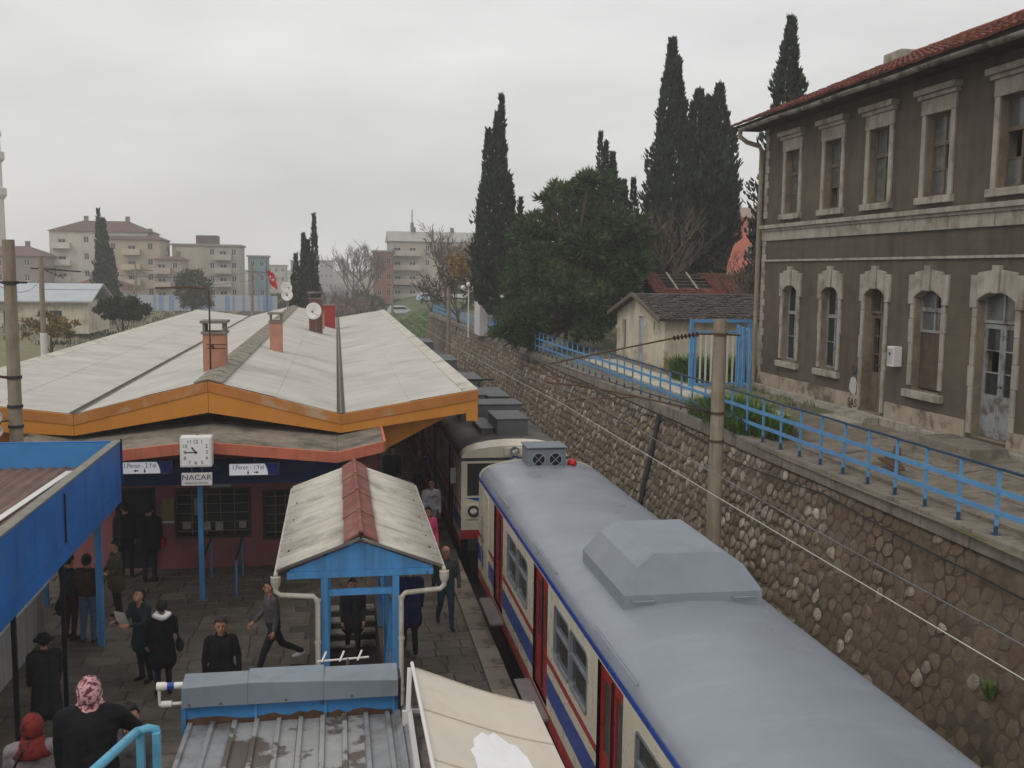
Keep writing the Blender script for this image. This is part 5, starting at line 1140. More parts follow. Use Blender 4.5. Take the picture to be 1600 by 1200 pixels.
def car_window(parent, mp_, u0, u1, v0, v1):
    fr = .035; q = MB(); a = rrect(u0 - fr, u1 + fr, v0 - fr, v1 + fr, .11); b_ = rrect(u0, u1, v0, v1, .085); n = len(a)
    v = [mp_(*p, -.012) for p in a] + [mp_(*p, -.012) for p in b_] + [mp_(*p, .06) for p in b_] + [mp_(*p, .0) for p in a]
    q.add(v, [(i, (i + 1) % n, n + (i + 1) % n, n + i) for i in range(n)] + [(n + i, n + (i + 1) % n, 2 * n + (i + 1) % n, 2 * n + i) for i in range(n)] + [(3 * n + i, 3 * n + (i + 1) % n, (i + 1) % n, i) for i in range(n)])
    vm = v0 + (v1 - v0) * .58; mbox(q, mp_, u0 - .01, u1 + .01, vm - .018, vm + .018, -.004, .05); w_ = q.build('window', mt['tgrey'], parent)
    for za, zb in ((v0 - .0, vm - .018), (vm + .018, v1)):
        g = MB(); mbox(g, mp_, u0 - .002, u1 + .002, za, zb, .035, .042); g.build('pane', mt['glass'], w_)
def car_door(parent, mp_, d, zb=.50, zt_=2.50):
    for s in (-1, 1):
        a, e = (d - .575, d - .006) if s < 0 else (d + .006, d + .575); q = MB(); n_ = 4
        po = [(a, zb), (e, zb), (e, zt_), (a, zt_)]; wn = (a + .14, e - .13, 1.34, 2.30)
        facade(q, lambda u, v, w: mp_(u, v, w + .045), a, e, zb + .002, zt_ - .002, [wn], .03); mbox(q, mp_, a, e, zb + .002, zt_ - .002, .09, .12); dr = q.build('door', mt['tred'], parent)
        q = MB(); mbox(q, mp_, wn[0] + .001, wn[1] - .001, wn[2] + .001, wn[3] - .001, .06, .068); q.build('pane', M('door_glass', c(58, 66, 60), .15, .2, 2, spec=.5), dr)
        q = MB(); mbox(q, mp_, (e - .04 if s < 0 else a + .01), (e - .01 if s < 0 else a + .04), zb + .1, zt_ - .1, .03, .044); q.build('rubber_seal', mt['black'], dr)

tn = thing('passenger_railcar', (XM, 11, RAILZ), 'near railcar with smooth grey roof, cream sides, blue stripe and red doors', 'train')
EY = 22.9; SY = -2.0
Sl = lambda u, v, w: (XL + w, u, v); Sr = lambda u, v, w: (XR - w, u, v)
doors = [20.0, 15.65, 11.42, 7.1, 2.8]; wc = [17.82, 13.55, 9.28, 4.95]
wins = [(w + s * .535 - .48, w + s * .535 + .48, 1.52, 2.32) for w in wc for s in (-1, 1)]
q = MB(); side(q, Sl, SY, EY, doors, wins); side(q, Sr, SY, EY, [], [])
q.mat(0)
q.add([(XM + px * .995, EY, pz) for px, pz in RP] + [(XR, EY, .24), (XL, EY, .24)], [tuple(range(len(RP) + 2))])
q.add([(XM + px, SY, pz) for px, pz in RP] + [(XR, SY, .24), (XL, SY, .24)], [tuple(range(len(RP) + 2))])
q.mat(3).quad((XL, SY, .24), (XR, SY, .24), (XR, EY, .24), (XL, EY, .24)); q.quad((XL + .5, SY, .5), (XL + .5, EY, .5), (XL + .5, EY, 2.5), (XL + .5, SY, 2.5))
q.build('body', [mt['cream'], mt['tblue'], mt['tred'], mt['dark']], tn)
q = MB(); roof_shell(q, SY, EY, 130, .004, round_far=True); q.build('roof', mt['troof'], tn, smooth=True)
for w in wins: car_window(tn, Sl, *w)
for d in doors[:4]:
    car_door(tn, Sl, d)
    q = MB(); q.box(2.93, XL - .002, d - .80, d + .80, .37, .43); q.build('footboard', M('footboard_grey', c(128, 120, 118), .7, .15, 3), tn, bevel=.01)
    q = MB(); q.bar((XL + .055, d - .95, 2.77), (XL + .055, d + .95, 2.77), .02, .05, (-.7, 0, .7)); q.build('rain_strip', mt['tpod'], tn)
for z in (1.0, 1.3):
    pass
q = MB(); q.bar((XL - .012, EY - .05, 2.62), (XL - .008, SY, 2.615), .014, .02); q.build('gutter', mt['tblue'], tn)
q = MB(); q.tube([(XL - .05, EY - .9, .7), (XL - .05, EY - .9, 1.9)], .014, 6); q.build('grab_rail', mt['tgrey'], tn)
q = MB(); mbox(q, Sl, 21.35, 22.0, .50, 2.46, -.012, .02); q.build('crew_door', mt['cream'], tn, bevel=.008)
# roof pod: box base with chamfered hood
pd = (3.66, 5.56, 12.48, 14.75); hb, h0, h1, h2 = 2.84, 3.12, 3.44, 3.60
x0, x1, y0, y1 = pd; q = MB(); iy = .24
prof = [(x0, h0), (x0 + .22, h1), (x0 + .46, h2), (x1 - .46, h2), (x1 - .22, h1), (x1, h0)]
fr_ = [(px, y0 + iy * (pz - h0) / (h2 - h0), pz) for px, pz in prof]; bk = [(px, y1 - iy * (pz - h0) / (h2 - h0), pz) for px, pz in prof]
q.add(fr_ + bk, [tuple(range(5, -1, -1)), tuple(range(6, 12))] + [(i, i + 1, 7 + i, 6 + i) for i in range(5)])
q.add([(x0, y0, hb), (x1, y0, hb), (x1, y1, hb), (x0, y1, hb), (x0, y0, h0), (x1, y0, h0), (x1, y1, h0), (x0, y1, h0)], [(0, 1, 5, 4), (1, 2, 6, 5), (2, 3, 7, 6), (3, 0, 4, 7)])
pod = q.build('roof_pod', mt['tpod'], tn)
for xa in (x0 + .1, x1 - .42):
    q = MB(); q.tube([(xa, y0 - .005, h0 - .07), (xa, y0 - .05, h0 - .07), (xa + .30, y0 - .05, h0 - .07), (xa + .30, y0 - .005, h0 - .07)], .012, 6); q.build('handle', mt['tgrey'], pod)
# fan box at the far end, facing the camera
fx0, fx1, fy0, fy1, fz0, fz1 = 4.16, 5.02, 21.95, 22.7, 2.86, 3.40
q = MB(); q.hexa([(fx0, fy0, fz0), (fx1, fy0, fz0), (fx1, fy1, fz0), (fx0, fy1, fz0), (fx0, fy0, fz1 - .02), (fx1, fy0, fz1 - .02), (fx1, fy1, fz1), (fx0, fy1, fz1)]); q.box(fx0 - .03, fx1 + .03, fy0 - .04, fy1 + .03, fz1 + .001, fz1 + .03)
fb = q.build('fan_box', M('fan_box_grey', c(112, 118, 126), .5, .1, 2), tn, bevel=.012)
for cx_ in (4.40, 4.78):
    q = MB(); q.lathe((cx_, fy0 - .004, 3.15), None, [(.165, 0), (.165, -.012), (.135, -.012), (.135, .0)], 20, 'y'); g_ = q.build('grille', mt['tgrey'], fb)
    q = MB(); q.lathe((cx_, fy0 - .002, 3.15), None, [(.135, 0), (.001, .001)], 20, 'y'); q.build('fan_opening', mt['dark'], g_)
    for a in (45, 135):
        d = Vector((math.cos(R(a)), 0, math.sin(R(a)))) * .15; q = MB(); q.bar(Vector((cx_, fy0 - .012, 3.15)) - d, Vector((cx_, fy0 - .012, 3.15)) + d, .014, .03, (0, 1, 0)); q.build('cross_bar', mt['tpod'], g_)
q = MB(); q.box(5.05, 5.38, 22.0, 22.4, 2.74, 2.98); q.build('lamp_base', mt['tpod'], tn, bevel=.02)
q = MB(); q.ell((5.20, 22.12, 3.03), (.11, .14, .09), 14, 8); q.build('marker_lamp', mt['red'], tn, smooth=True)
# underframe and bogies
q = MB(); q.box(XL + .25, XR - .25, SY, EY - .1, -.1, .235); q.build('underframe', mt['darksteel'], tn)
for yb in (19.6, 3.0):
    q = MB(); q.box(XL + .2, XR - .2, yb - 1.6, yb + 1.6, -.35, -.11); bg_ = q.build('bogie', mt['darksteel'], tn)
    for dy in (-1.15, 1.15):
        for xx in (XM - .76, XM + .76):
            q = MB(); q.lathe((xx, yb + dy, RAILZ + .44), None, [(0, -.06), (.42, -.06), (.44, -.04), (.44, .05), (.40, .06), (0, .06)], 20, 'x'); q.build('wheel', mt['rust'], bg_)

# far trainset with driving cab behind it
ft = thing('far_trainset', (XM, 45, RAILZ), 'far trainset with cream driving cab, sooty roof and roof boxes behind the near railcar', 'train')
FY, FE = 25.25, 68.0; XM2 = XM - .12
off = XM2 - XM
q = MB(); side(q, lambda u, v, w: (XL + off + w, u, v), FY, FE, [27.6, 32.2, 36.8, 41.4, 46, 50.6], []); side(q, lambda u, v, w: (XR + off - w, u, v), FY, FE, [], [])
q.mat(3).quad((XL + off + .15, FY, .3), (XL + off + .15, FE, .3), (XL + off + .15, FE, 2.5), (XL + off + .15, FY, 2.5))
q.build('body', [mt['cream'], mt['tblue'], mt['tred'], mt['dark']], ft)
Sf = lambda u, v, w: (XL + off + w, u, v)
for d in (27.6, 32.2, 36.8): car_door(ft, Sf, d)
for w in (29.9, 34.5, 39.1):
    q = MB(); a = rrect(w - .9, w + .9, 1.5, 2.3, .1); q.prism([Sf(u, v, -.006) for u, v in a], (.004, 0, 0)); wd = q.build('window', mt['tgrey'], ft)
    q = MB(); mbox(q, Sf, w - .84, w + .84, 1.55, 2.25, -.012, -.007); q.build('pane', mt['glass'], wd)
q = MB(); v0 = len(q.v); roof_shell(q, FY + .35, FE, 60, .003); q.v = [(p[0] + off, p[1], p[2]) for p in q.v]; q.build('roof', mt['troof2'], ft, smooth=True)
# forehead: cream visor rising from the brow to the roof
m_ = len(RP); q = MB(); q.add([(XM2 + px, FY, 2.60 + (pz - 2.60) * .72) for px, pz in RP] + [(XM2 + px * 1.003, FY + .36, pz + .004) for px, pz in RP] , [(i, i + 1, m_ + i + 1, m_ + i) for i in range(m_ - 1)])
q.build('forehead', mt['cream'], ft, smooth=True)
C_ = lambda u, v, w: (XM2 + u, FY + w, v)
q = MB(); ws = [(-1.22, -.14, 1.62, 2.46), (.14, 1.22, 1.62, 2.46)]
facade(q, C_, -1.37, 1.37, .75, 2.52, ws, .1); q.mat(1); facade(q, C_, -1.37, 1.37, 2.52, 2.60, [], 0); q.mat(0)
q.add([C_(px, pz if pz <= 2.601 else 2.60 + (pz - 2.60) * .72, 0) for px, pz in RP], [tuple(range(m_))])
q.mat(2); facade(q, C_, -1.37, 1.37, .52, .75, [], 0); q.mat(1); facade(q, C_, -1.2, 1.2, .2, .52, [], 0); q.quad(C_(-1.3, .3, .5), C_(1.3, .3, .5), C_(1.3, 2.5, .5), C_(-1.3, 2.5, .5))
cab = q.build('cab_front', [mt['cream'], M('brow_dark', c(52, 54, 58), .6, .1, 2), mt['tred']], ft)
for a, e, z0, z1 in ws:
    q = MB(); mbox(q, C_, a + .002, e - .002, z0 + .002, z1 - .002, .05, .06); q.build('windscreen', mt['glass'], cab)
    q = MB(); mbox(q, C_, a + .3, a + .32, z0 + .1, z1 - .1, .03, .045); q.build('wiper', mt['black'], cab)
for s in (-1, 1):
    q = MB(); q.prism([C_(s * 1.25, 1.58, -.008), C_(s * .4, 1.58, -.008), C_(s * .4, 1.34, -.008)], (0, .006, 0)); q.build('blue_flash', mt['tblue'], cab)
    q = MB(); mbox(q, C_, s * 1.06 - .19, s * 1.06 + .19, 1.02, 1.42, -.035, -.001); hl = q.build('lamp_panel', mt['cream'], cab, bevel=.02)
    q = MB(); q.lathe(C_(s * 1.06, 1.24, -.04), None, [(.15, 0), (.15, -.03), (.115, -.03), (.105, .0), (.0, .025)], 18, 'y'); h_ = q.build('headlamp', mt['darksteel'], hl, smooth=40)
    for dx in (-.05, .05):
        q = MB(); q.ell(C_(s * 1.06 + dx, 1.23, -.045), (.042, .012, .042), 10, 6); q.build('lens', mt['lamp'], h_)
    q = MB(); q.lathe(C_(s * .85, .52, -.02), None, [(.06, 0), (.06, -.35), (.2, -.36), (.2, -.40), (0, -.42)], 14, 'y'); q.build('buffer', mt['darksteel'], cab)
q = MB(); mbox(q, C_, -.30, .30, 2.62, 2.86, -.03, .10); pn = q.build('lamp_panel', mt['cream'], cab, bevel=.03)
q = MB(); q.lathe(C_(-.02, 2.76, -.04), None, [(.12, .06), (.12, -.03), (.095, -.03), (.085, .0), (.0, .02)], 18, 'y'); h_ = q.build('headlamp', mt['tgrey'], pn, smooth=40)
q = MB(); q.ell(C_(-.05, 2.75, -.04), (.04, .012, .045), 10, 6); q.ell(C_(.02, 2.78, -.04), (.035, .012, .04), 10, 6); q.build('lens', mt['lamp'], h_)
q = MB(); q.prism([C_(-.13, 2.2, -.02), C_(.13, 2.2, -.02), C_(.13, 2.52, -.02), C_(0, 2.62, -.02), C_(-.13, 2.52, -.02)], (0, .015, 0)); em = q.build('emblem_panel', mt['white'], cab)
q = MB(); q.prism([C_(-.15, 2.50, -.026), C_(0, 2.60, -.026), C_(.15, 2.50, -.026), C_(.15, 2.56, -.026), C_(0, 2.67, -.026), C_(-.15, 2.56, -.026)], (0, .005, 0)); q.build('chevron', mt['tblue'], em)
q = MB(); q.box(XL + off - .16, XL + off - .02, FY + 1.0, FY + 1.06, 1.75, 2.15); q.build('side_mirror', mt['cream'], ft)
# roof equipment
dk = M('roof_box_dark', c(86, 88, 90), .6, .15, 2, .05, 30)
for (a, e, y0, y1, z0, z1) in ((-.32, .50, 26.2, 27.8, 2.95, 3.42), (-.68, -.36, 26.6, 28.5, 2.9, 3.12), (-.9, .9, 29.3, 30.5, 2.9, 3.40), (-.8, .1, 31.2, 33.6, 2.9, 3.45), (.2, .85, 31.2, 33.6, 2.9, 3.4), (-.7, .7, 36, 38.6, 2.9, 3.4), (-.7, .7, 44, 47, 2.9, 3.4), (-.7, .7, 55, 58, 2.9, 3.4)):
    q = MB(); q.box(XM2 + a, XM2 + e, y0, y1, z0, z1); q.box(XM2 + a - .03, XM2 + e + .03, y0 - .03, y1 + .03, z1 + .001, z1 + .035); q.build('roof_box', dk, ft, bevel=.015)
for s in (-.55, .55):
    q = MB(); q.tube([(XM2 + s, 34.4, 3.02), (XM2 + s * .8, 35.4, 3.35), (XM2 + s * .7, 34.2, 3.62)], .03, 6); q.build('pantograph_arm', mt['black'], ft)
q = MB(); q.tube([(XM2 - .8, 34.2, 3.62), (XM2 + .8, 34.2, 3.62)], .03, 6); q.build('pantograph_head', mt['black'], ft)
q = MB(); q.box(XL + off + .3, XR + off - .3, FY + .2, FE, -.4, .24); q.build('underframe', mt['darksteel'], ft)
# ------------------------------------------------------------------ vegetation
def spray(q, p, d, l_, w):                         # a leaf spray: bent strip pointing along d
    d = Vector(d).normalized(); s = d.cross(Vector((rnd.uniform(-1, 1), rnd.uniform(-1, 1), rnd.uniform(-.4, .4))))
    if s.length < 1e-4: return
    s = s.normalized() * w; p = Vector(p); m_ = p + d * l_ * .55 + s.cross(d).normalized() * l_ * .10; e = p + d * l_
    q.add([p - s * .5, p + s * .5, m_ + s, m_ - s, e], [(0, 1, 2, 3), (3, 2, 4)])
def cypress(x, y, z0, spires, n, label, dens=1.0, size=.30, trunk_r=.22, ex=1.25):
    """columnar cypress: spires = (dx, dy, base height, top height, radius)"""
    t = thing('cypress_tree', (x, y, z0), label, 'tree', 'cypress trees')
    q = MB(); hmax = max(s[3] for s in spires)
    q.tube([(x, y, z0 - .2), (x + .05, y, z0 + hmax * .4), (x, y, z0 + hmax * .8)], [trunk_r, trunk_r * .7, .04], 8); q.build('trunk', mt['bark'], t, smooth=True)
    q = MB(); tot = sum((s[3] - s[2]) * s[4] for s in spires)
    for (dx, dy, hb_, ht_, r_) in spires:
        clumps = [(rnd.uniform(0, 6.283), rnd.random(), rnd.uniform(.2, .55), rnd.uniform(.5, 1.0)) for _ in range(int(22 + (ht_ - hb_) * 2.5))]
        for _ in range(int(n * (ht_ - hb_) * r_ / tot)):
            u = rnd.random() ** 1.25; a = rnd.uniform(0, 6.283)
            prof = (min(1, .45 + 2.6 * u) if u < .25 else 1.0) * (1 - max(0, (u - .25) / .75) ** ex * .97)
            bump_ = 0
            for ca, cu, cr, cs in clumps:
                da = abs((a - ca + math.pi) % (2 * math.pi) - math.pi); du = abs(u - cu) * 3.2
                if da < .6 and du < .22: bump_ = max(bump_, cr * (1 - da / .6) * (1 - du / .22))
            rr = 1.32 * r_ * prof * (.62 + bump_ * 1.5) * (1 - .5 * rnd.random() ** 2.2)
            p = (x + dx + math.cos(a) * rr, y + dy + math.sin(a) * rr, z0 + hb_ + (ht_ - hb_) * u)
            spray(q, p, (math.cos(a) * .55 + rnd.uniform(-.3, .3), math.sin(a) * .55 + rnd.uniform(-.3, .3), 1.0), size * rnd.uniform(.6, 1.4), size * .22 * rnd.uniform(.6, 1.3))
    q.build('crown', mt['cyp'], t); return t
def branch(q, p, d, l_, r_, lev, tips, kmax=3, up_=.12, spread=.6, minr=.008):
    d = Vector(d).normalized(); pts_ = [Vector(p)]; n = 3
    for k in range(n):
        d = (d + Vector((rnd.uniform(-.18, .18), rnd.uniform(-.18, .18), rnd.uniform(-.1, .16)))).normalized(); pts_.append(pts_[-1] + d * l_ / n)
    q.tube(pts_, [max(minr, r_ * (1 - .4 * k / n)) for k in range(n + 1)], 5 if lev < 2 else 3, False)
    if lev >= kmax: tips.extend(pts_[1:]); return
    for k in range(3 if lev else 4):
        s = rnd.uniform(.35, 1.0); base = pts_[0].lerp(pts_[-1], s) if s < .95 else pts_[-1]; base = pts_[min(n, max(1, round(s * n)))]
        nd = (d + Vector((rnd.uniform(-1, 1), rnd.uniform(-1, 1), rnd.uniform(-.5, .7))) * spread + Vector((0, 0, up_))).normalized()
        branch(q, base, nd, l_ * rnd.uniform(.55, .8), r_ * .55, lev + 1, tips, kmax, up_, spread, minr)
def bare_tree(x, y, z0, h, label, name='bare_tree', leaves=0, leafmat='autumn', kmax=4, r_=.14, spread=.7, group='leafless trees', minr=.012, lsize=.2):
    t = thing(name, (x, y, z0), label, 'tree', group); q = MB(); tips = []
    q.tube([(x, y, z0 - .2), (x + .1, y, z0 + h * .15), (x, y, z0 + h * .3)], [r_ * 1.3, r_ * 1.05, r_], 8)
    q.build('trunk', mt['bark'], t, smooth=True); q = MB()
    for k in range(5):
        a = k * 1.257 + rnd.uniform(-.4, .4); branch(q, (x, y, z0 + h * rnd.uniform(.2, .3)), (math.cos(a) * .7, math.sin(a) * .7, rnd.uniform(.6, 1.2)), h * .30, r_ * .6, 0, tips, kmax, .1, spread, minr)
    q.build('branches', mt['twig'], t)
    if leaves:
        q = MB()
        for _ in range(leaves):
            p = rnd.choice(tips) + Vector((rnd.uniform(-.3, .3), rnd.uniform(-.3, .3), rnd.uniform(-.3, .3))); spray(q, p, (rnd.uniform(-1, 1), rnd.uniform(-1, 1), rnd.uniform(-.6, .6)), lsize * rnd.uniform(.6, 1.3), lsize * .3)
        q.build('leaves', mt[leafmat], t)
    return t
def leafy(x, y, z0, blobs, n, material, label, name, cat='tree', size=.22, trunk=(.16, 1.2), group=None, up_=.3, droop=0, wf=.20):
    """crown of leaf clumps: blobs = (dx, dy, height, rx, ry, rz), each dressed with small clusters"""
    t = thing(name, (x, y, z0), label, cat, group); q = MB(); top = sorted(b_[2] for b_ in blobs)[int(len(blobs) * .55)]
    q.tube([(x, y, z0 - .2), (x + .08, y, z0 + top * .5), (x, y, z0 + top)], [trunk[0], trunk[0] * .75, .04], 8)
    for bl in blobs: q.tube([(x, y, z0 + top * .35), (x + bl[0] * .5, y + bl[1] * .5, z0 + bl[2] * .75), (x + bl[0], y + bl[1], z0 + bl[2])], [trunk[0] * .45, trunk[0] * .3, .02], 5)
    q.build('trunk', mt['bark'], t, smooth=True); q = MB(); vol = sum(b_[3] * b_[4] + b_[4] * b_[5] for b_ in blobs)
    for (dx, dy, hz, rx, ry, rz) in blobs:
        m_ = int(n * (rx * ry + ry * rz) / vol); nc = max(8, m_ // 55)
        for _ in range(nc):
            d = Vector((rnd.gauss(0, 1), rnd.gauss(0, 1), rnd.gauss(0, 1))).normalized(); k = rnd.uniform(.55, 1.06)
            cpos = Vector((x + dx + d.x * rx * k, y + dy + d.y * ry * k, z0 + hz + d.z * rz * k)); cs = rnd.uniform(.18, .42) * min(rx, rz) * .8
            for _ in range(m_ // nc):
                e = Vector((rnd.gauss(0, 1), rnd.gauss(0, 1), rnd.gauss(0, .8))); p = cpos + e * cs * .55
                spray(q, p, (e.normalized() + d * .6 + Vector((0, 0, up_))), size * rnd.uniform(.6, 1.4), size * wf * rnd.uniform(.6, 1.4))
    q.build('crown', mt[material], t); return t

YZ = 3.4
# cypress beside the autumn bush, with smaller spires at its right foot
cypress(9.62, 62, YZ, [(0, 0, 1.2, 13.2, 1.25), (.25, .2, 3, 14.3, .5), (-.55, 0, 3, 12.2, .72), (.75, 0, 2.5, 9.6, .62), (.95, .2, .5, 7.6, .42), (1.45, 0, 1, 8.2, .40), (1.75, -.2, .4, 5.8, .5), (-1.0, .1, 2, 8.0, .45)], 15000, 'tall dark cypress with ragged top standing behind the yellowing bush')
cypress(17.3, 64, YZ, [(0, 0, 1, 11.3, 1.0), (.8, 0, .6, 9.6, .85), (-.75, .2, 3, 12.6, .42), (-.4, .1, 3, 12.0, .55), (1.45, .1, 2, 9.8, .6)], 11000, 'middle cypress with thin bare tip behind the pine', size=.26)
cypress(19.4, 59, YZ, [(0, 0, .8, 17.3, 1.55), (.4, 0, 2, 16.2, 1.0), (-.6, 0, 1, 11.5, 1.0), (.9, .2, 1, 9.5, .8)], 19000, 'tallest dark cypress left of the pair by the station house', size=.32)
cypress(22.2, 60, YZ, [(0, 0, 1.5, 14.2, 1.35), (-.7, .1, 4, 14.6, .85), (.55, 0, 5, 15.0, .75), (1.0, 0, 4.5, 11.4, .85), (-1.0, 0, 1, 10, .9), (1.4, 0, 6, 12.4, .5)], 15000, 'round topped dark cypress right of the pair, sky showing through', size=.4, ex=3.2)
cypress(22.6, 50, YZ, [(0, 0, .5, 16.6, 1.55), (.45, 0, 2, 14.0, 1.0), (-.75, 0, .5, 11.0, 1.0), (.9, 0, 1, 11.5, .9)], 17000, 'pointed cypress rising behind the far gable of the station house', size=.32)
cypress(11.3, 66, YZ, [(0, 0, .5, 6.3, .45), (.9, .2, .3, 5.2, .5), (1.6, 0, .3, 6.0, .4)], 3500, 'cluster of low young cypresses left of the pine', size=.24)
cypress(-2.3, 86, -.8, [(0, 0, 1, 10.3, .95), (.55, 0, 3, 12.4, .42), (-.3, 0, 2, 10.8, .55), (-.95, 0, 2, 9.2, .4), (.45, .2, 1, 9, .7), (-1.15, 0, 1, 7.4, .5)], 10000, 'many-tipped cypress standing beyond the far end of the canopy', size=.3)
cypress(-27.8, 132, 1.2, [(0, 0, .5, 11.6, 1.2), (-.5, 0, 2, 12.8, .55), (.8, 0, 1, 8.0, .9)], 6500, 'lone dark cypress among the apartment blocks on the left', size=.42)
# big pine in the yard
PO = [(8.29, 3.47), (8.55, 5.79), (8.94, 8.0), (10.0, 10.4), (10.6, 11.3), (11.7, 12.2), (13.0, 11.3), (13.45, 10.45), (14.2, 9.95), (14.8, 8.1), (14.4, 6.4), (13.6, 4.9), (11.8, 4.3), (10.1, 4.9), (9.7, 3.55)]
def in_poly(px_, pz_):
    k = False
    for (xa, za), (xb, zb) in zip(PO, PO[1:] + PO[:1]):
        if (za > pz_) != (zb > pz_) and px_ < (xb - xa) * (pz_ - za) / (zb - za) + xa: k = not k
    return k
pine_blobs = []
while len(pine_blobs) < 78:                          # boughs spread through an uneven crown
    px_, pz_ = rnd.uniform(8.2, 14.8), rnd.uniform(3.4, 12.2)
    if not in_poly(px_, pz_) or (pz_ > 9.6 and rnd.random() < .45): continue
    dep_ = 1.7 * (1 - abs(px_ - 11.6) / 4.2); r_ = rnd.uniform(.38, .85) * (.75 if pz_ > 9.8 else 1); pine_blobs.append((px_ - 11.6, rnd.uniform(-dep_, dep_), pz_ - YZ, r_ * 1.15, r_, r_ * .72))
leafy(11.6, 49.5, YZ, pine_blobs, 64000, 'pine', 'big bushy dark green pine leaning over the railing', 'pine_tree', size=.40, trunk=(.26, 3), up_=.55, wf=.085)
leafy(12.55, 55.5, YZ, [(0, 0, 7.9, .75, .75, .7), (.75, 0, 8.3, .6, .6, .55), (-.65, .2, 7.1, .65, .65, .6), (1.5, 0, 7.4, .7, .7, .7)], 4500, 'pine', 'thin lighter pine top showing above the big pine', 'pine_tree', size=.28, trunk=(.14, 3))
bare_tree(16.4, 53.5, YZ, 8.6, 'bare reddish tree before the dark cypresses and tiled shed', kmax=4, r_=.15, minr=.014)
bare_tree(19.5, 46.0, YZ, 6.2, 'bare young tree beside the drainpipe of the station house', kmax=3, r_=.09, minr=.012)
bare_tree(9.7, 69, 3.2, 6.4, 'yellowing half-bare tree by the railing below the cypress', 'autumn_tree', 1500, 'autumn', kmax=4, r_=.12, minr=.012, lsize=.2)
bare_tree(9.0, 77, 2.6, 5.6, 'second half-bare tree behind the yellowing one', 'autumn_tree', 900, 'thorn', kmax=4, r_=.12, minr=.014)
bare_tree(12.6, 120, 2.4, 11, 'bare spreading tree before the grey apartment block', kmax=4, r_=.2, minr=.025)
bare_tree(16.5, 128, 2.4, 10, 'second bare tree before the grey apartment block', kmax=4, r_=.2, minr=.025)
bare_tree(9.5, 104, 1.6, 6.5, 'small bare tree on the grass bank', kmax=3, r_=.1, minr=.02)
bare_tree(5.6, 190, -.5, 14, 'tall pale bare tree beside the brick shell building', kmax=4, r_=.25, minr=.03)
bare_tree(3.4, 210, -.5, 14, 'second tall pale bare tree left of the brick shell', kmax=4, r_=.25, minr=.03)
for k, (x, y, s) in enumerate(((-4.6, 150, 7), (-1.5, 165, 6), (1.4, 150, 6))):
    bare_tree(x, y, -.7, s, ('leftmost', 'middle', 'rightmost')[k] + ' bare thicket tree along the tracks beyond the cypress', kmax=3, r_=.14, minr=.03)
leafy(-15.7, 80, .2, [(0, 0, 4.1, 1.35, 1.3, .75), (-.9, 0, 3.9, 1.0, .9, .6), (.9, .2, 3.9, 1.0, .9, .6)], 6500, 'thorn', 'small umbrella shaped dark tree before the field', 'umbrella_tree', size=.25, trunk=(.12, 2), group='field trees')
leafy(-17.9, 134, 1.2, [(0, 0, 3.6, 2.1, 1.8, 1.9), (.6, 0, 2.2, 1.8, 1.6, 1.4)], 4500, 'thorn', 'round dark tree before the grey apartment block on the left', 'round_tree', size=.34, trunk=(.16, 2), group='field trees')
leafy(-18.7, 72, .6, [(0, 0, 2.9, 1.1, 1, .7), (.9, .2, 2.6, .9, .8, .6), (-1.0, 0, 2.5, .8, .8, .6)], 1700, 'autumn', 'sparse olive bush beside the field fence', 'olive_bush', 'bush', size=.24, trunk=(.09, 1), group='field trees')
for k, (x, y, s, lb) in enumerate(((-44, 150, 2.2, 'hazy dark bush at the foot of the far left house'), (-9.5, 170, 2.0, 'dark bush by the tracks right of the grey block'), (-6.5, 150, 1.6, 'low dark bush below the flag'), (4.2, 170, 2.6, 'dark bush below the brick shell building'))):
    leafy(x, y, -.2 if x > -12 else 1.2, [(0, 0, s * .8, s, s * .8, s * .8), (s * .8, 0, s * .6, s * .8, s * .7, s * .6)], 2200, 'thorn', lb, 'bush', 'bush', size=.4, trunk=(.1, 1), group='far bushes')
q = MB()
for _ in range(900):
    y = rnd.uniform(96, 150); x = rnd.uniform(7.5, 20); tuft(q, (x, y, -.86 + 3.4 * sm(6.0, 17, x)), 9, .45, .7, .05)
q.build('bank_grass', mt['gblade'], kind='stuff', label='green grass on the bank beyond the stone wall', cat='grass')
q = MB()
for _ in range(700):
    y = rnd.uniform(90, 190); x = rnd.uniform(-34, -19); tuft(q, (x, y, -.85 + 2.3 * sm(-17, -30, x)), 7, .5, .9, .06)
q.build('field_grass', mt['thorn'], kind='stuff', label='rough dry grass on the field left of the tracks', cat='grass')
q = MB()
for _ in range(2600):
    y = rnd.uniform(112, 175); x = rnd.uniform(-1.6, 3.2) + (y - 112) * .035; hh = 2.6 + .8 * math.sin(x * 2.1 + y * .3)
    spray(q, (x, y, -.8 + hh * rnd.random() ** .7), (rnd.uniform(-1, 1), rnd.uniform(-1, 1), rnd.uniform(.2, 1.2)), rnd.uniform(.5, 1.2), .09)
q.build('trackside_thicket', mt['twig'], kind='stuff', label='brown leafless thicket along the tracks', cat='thicket')
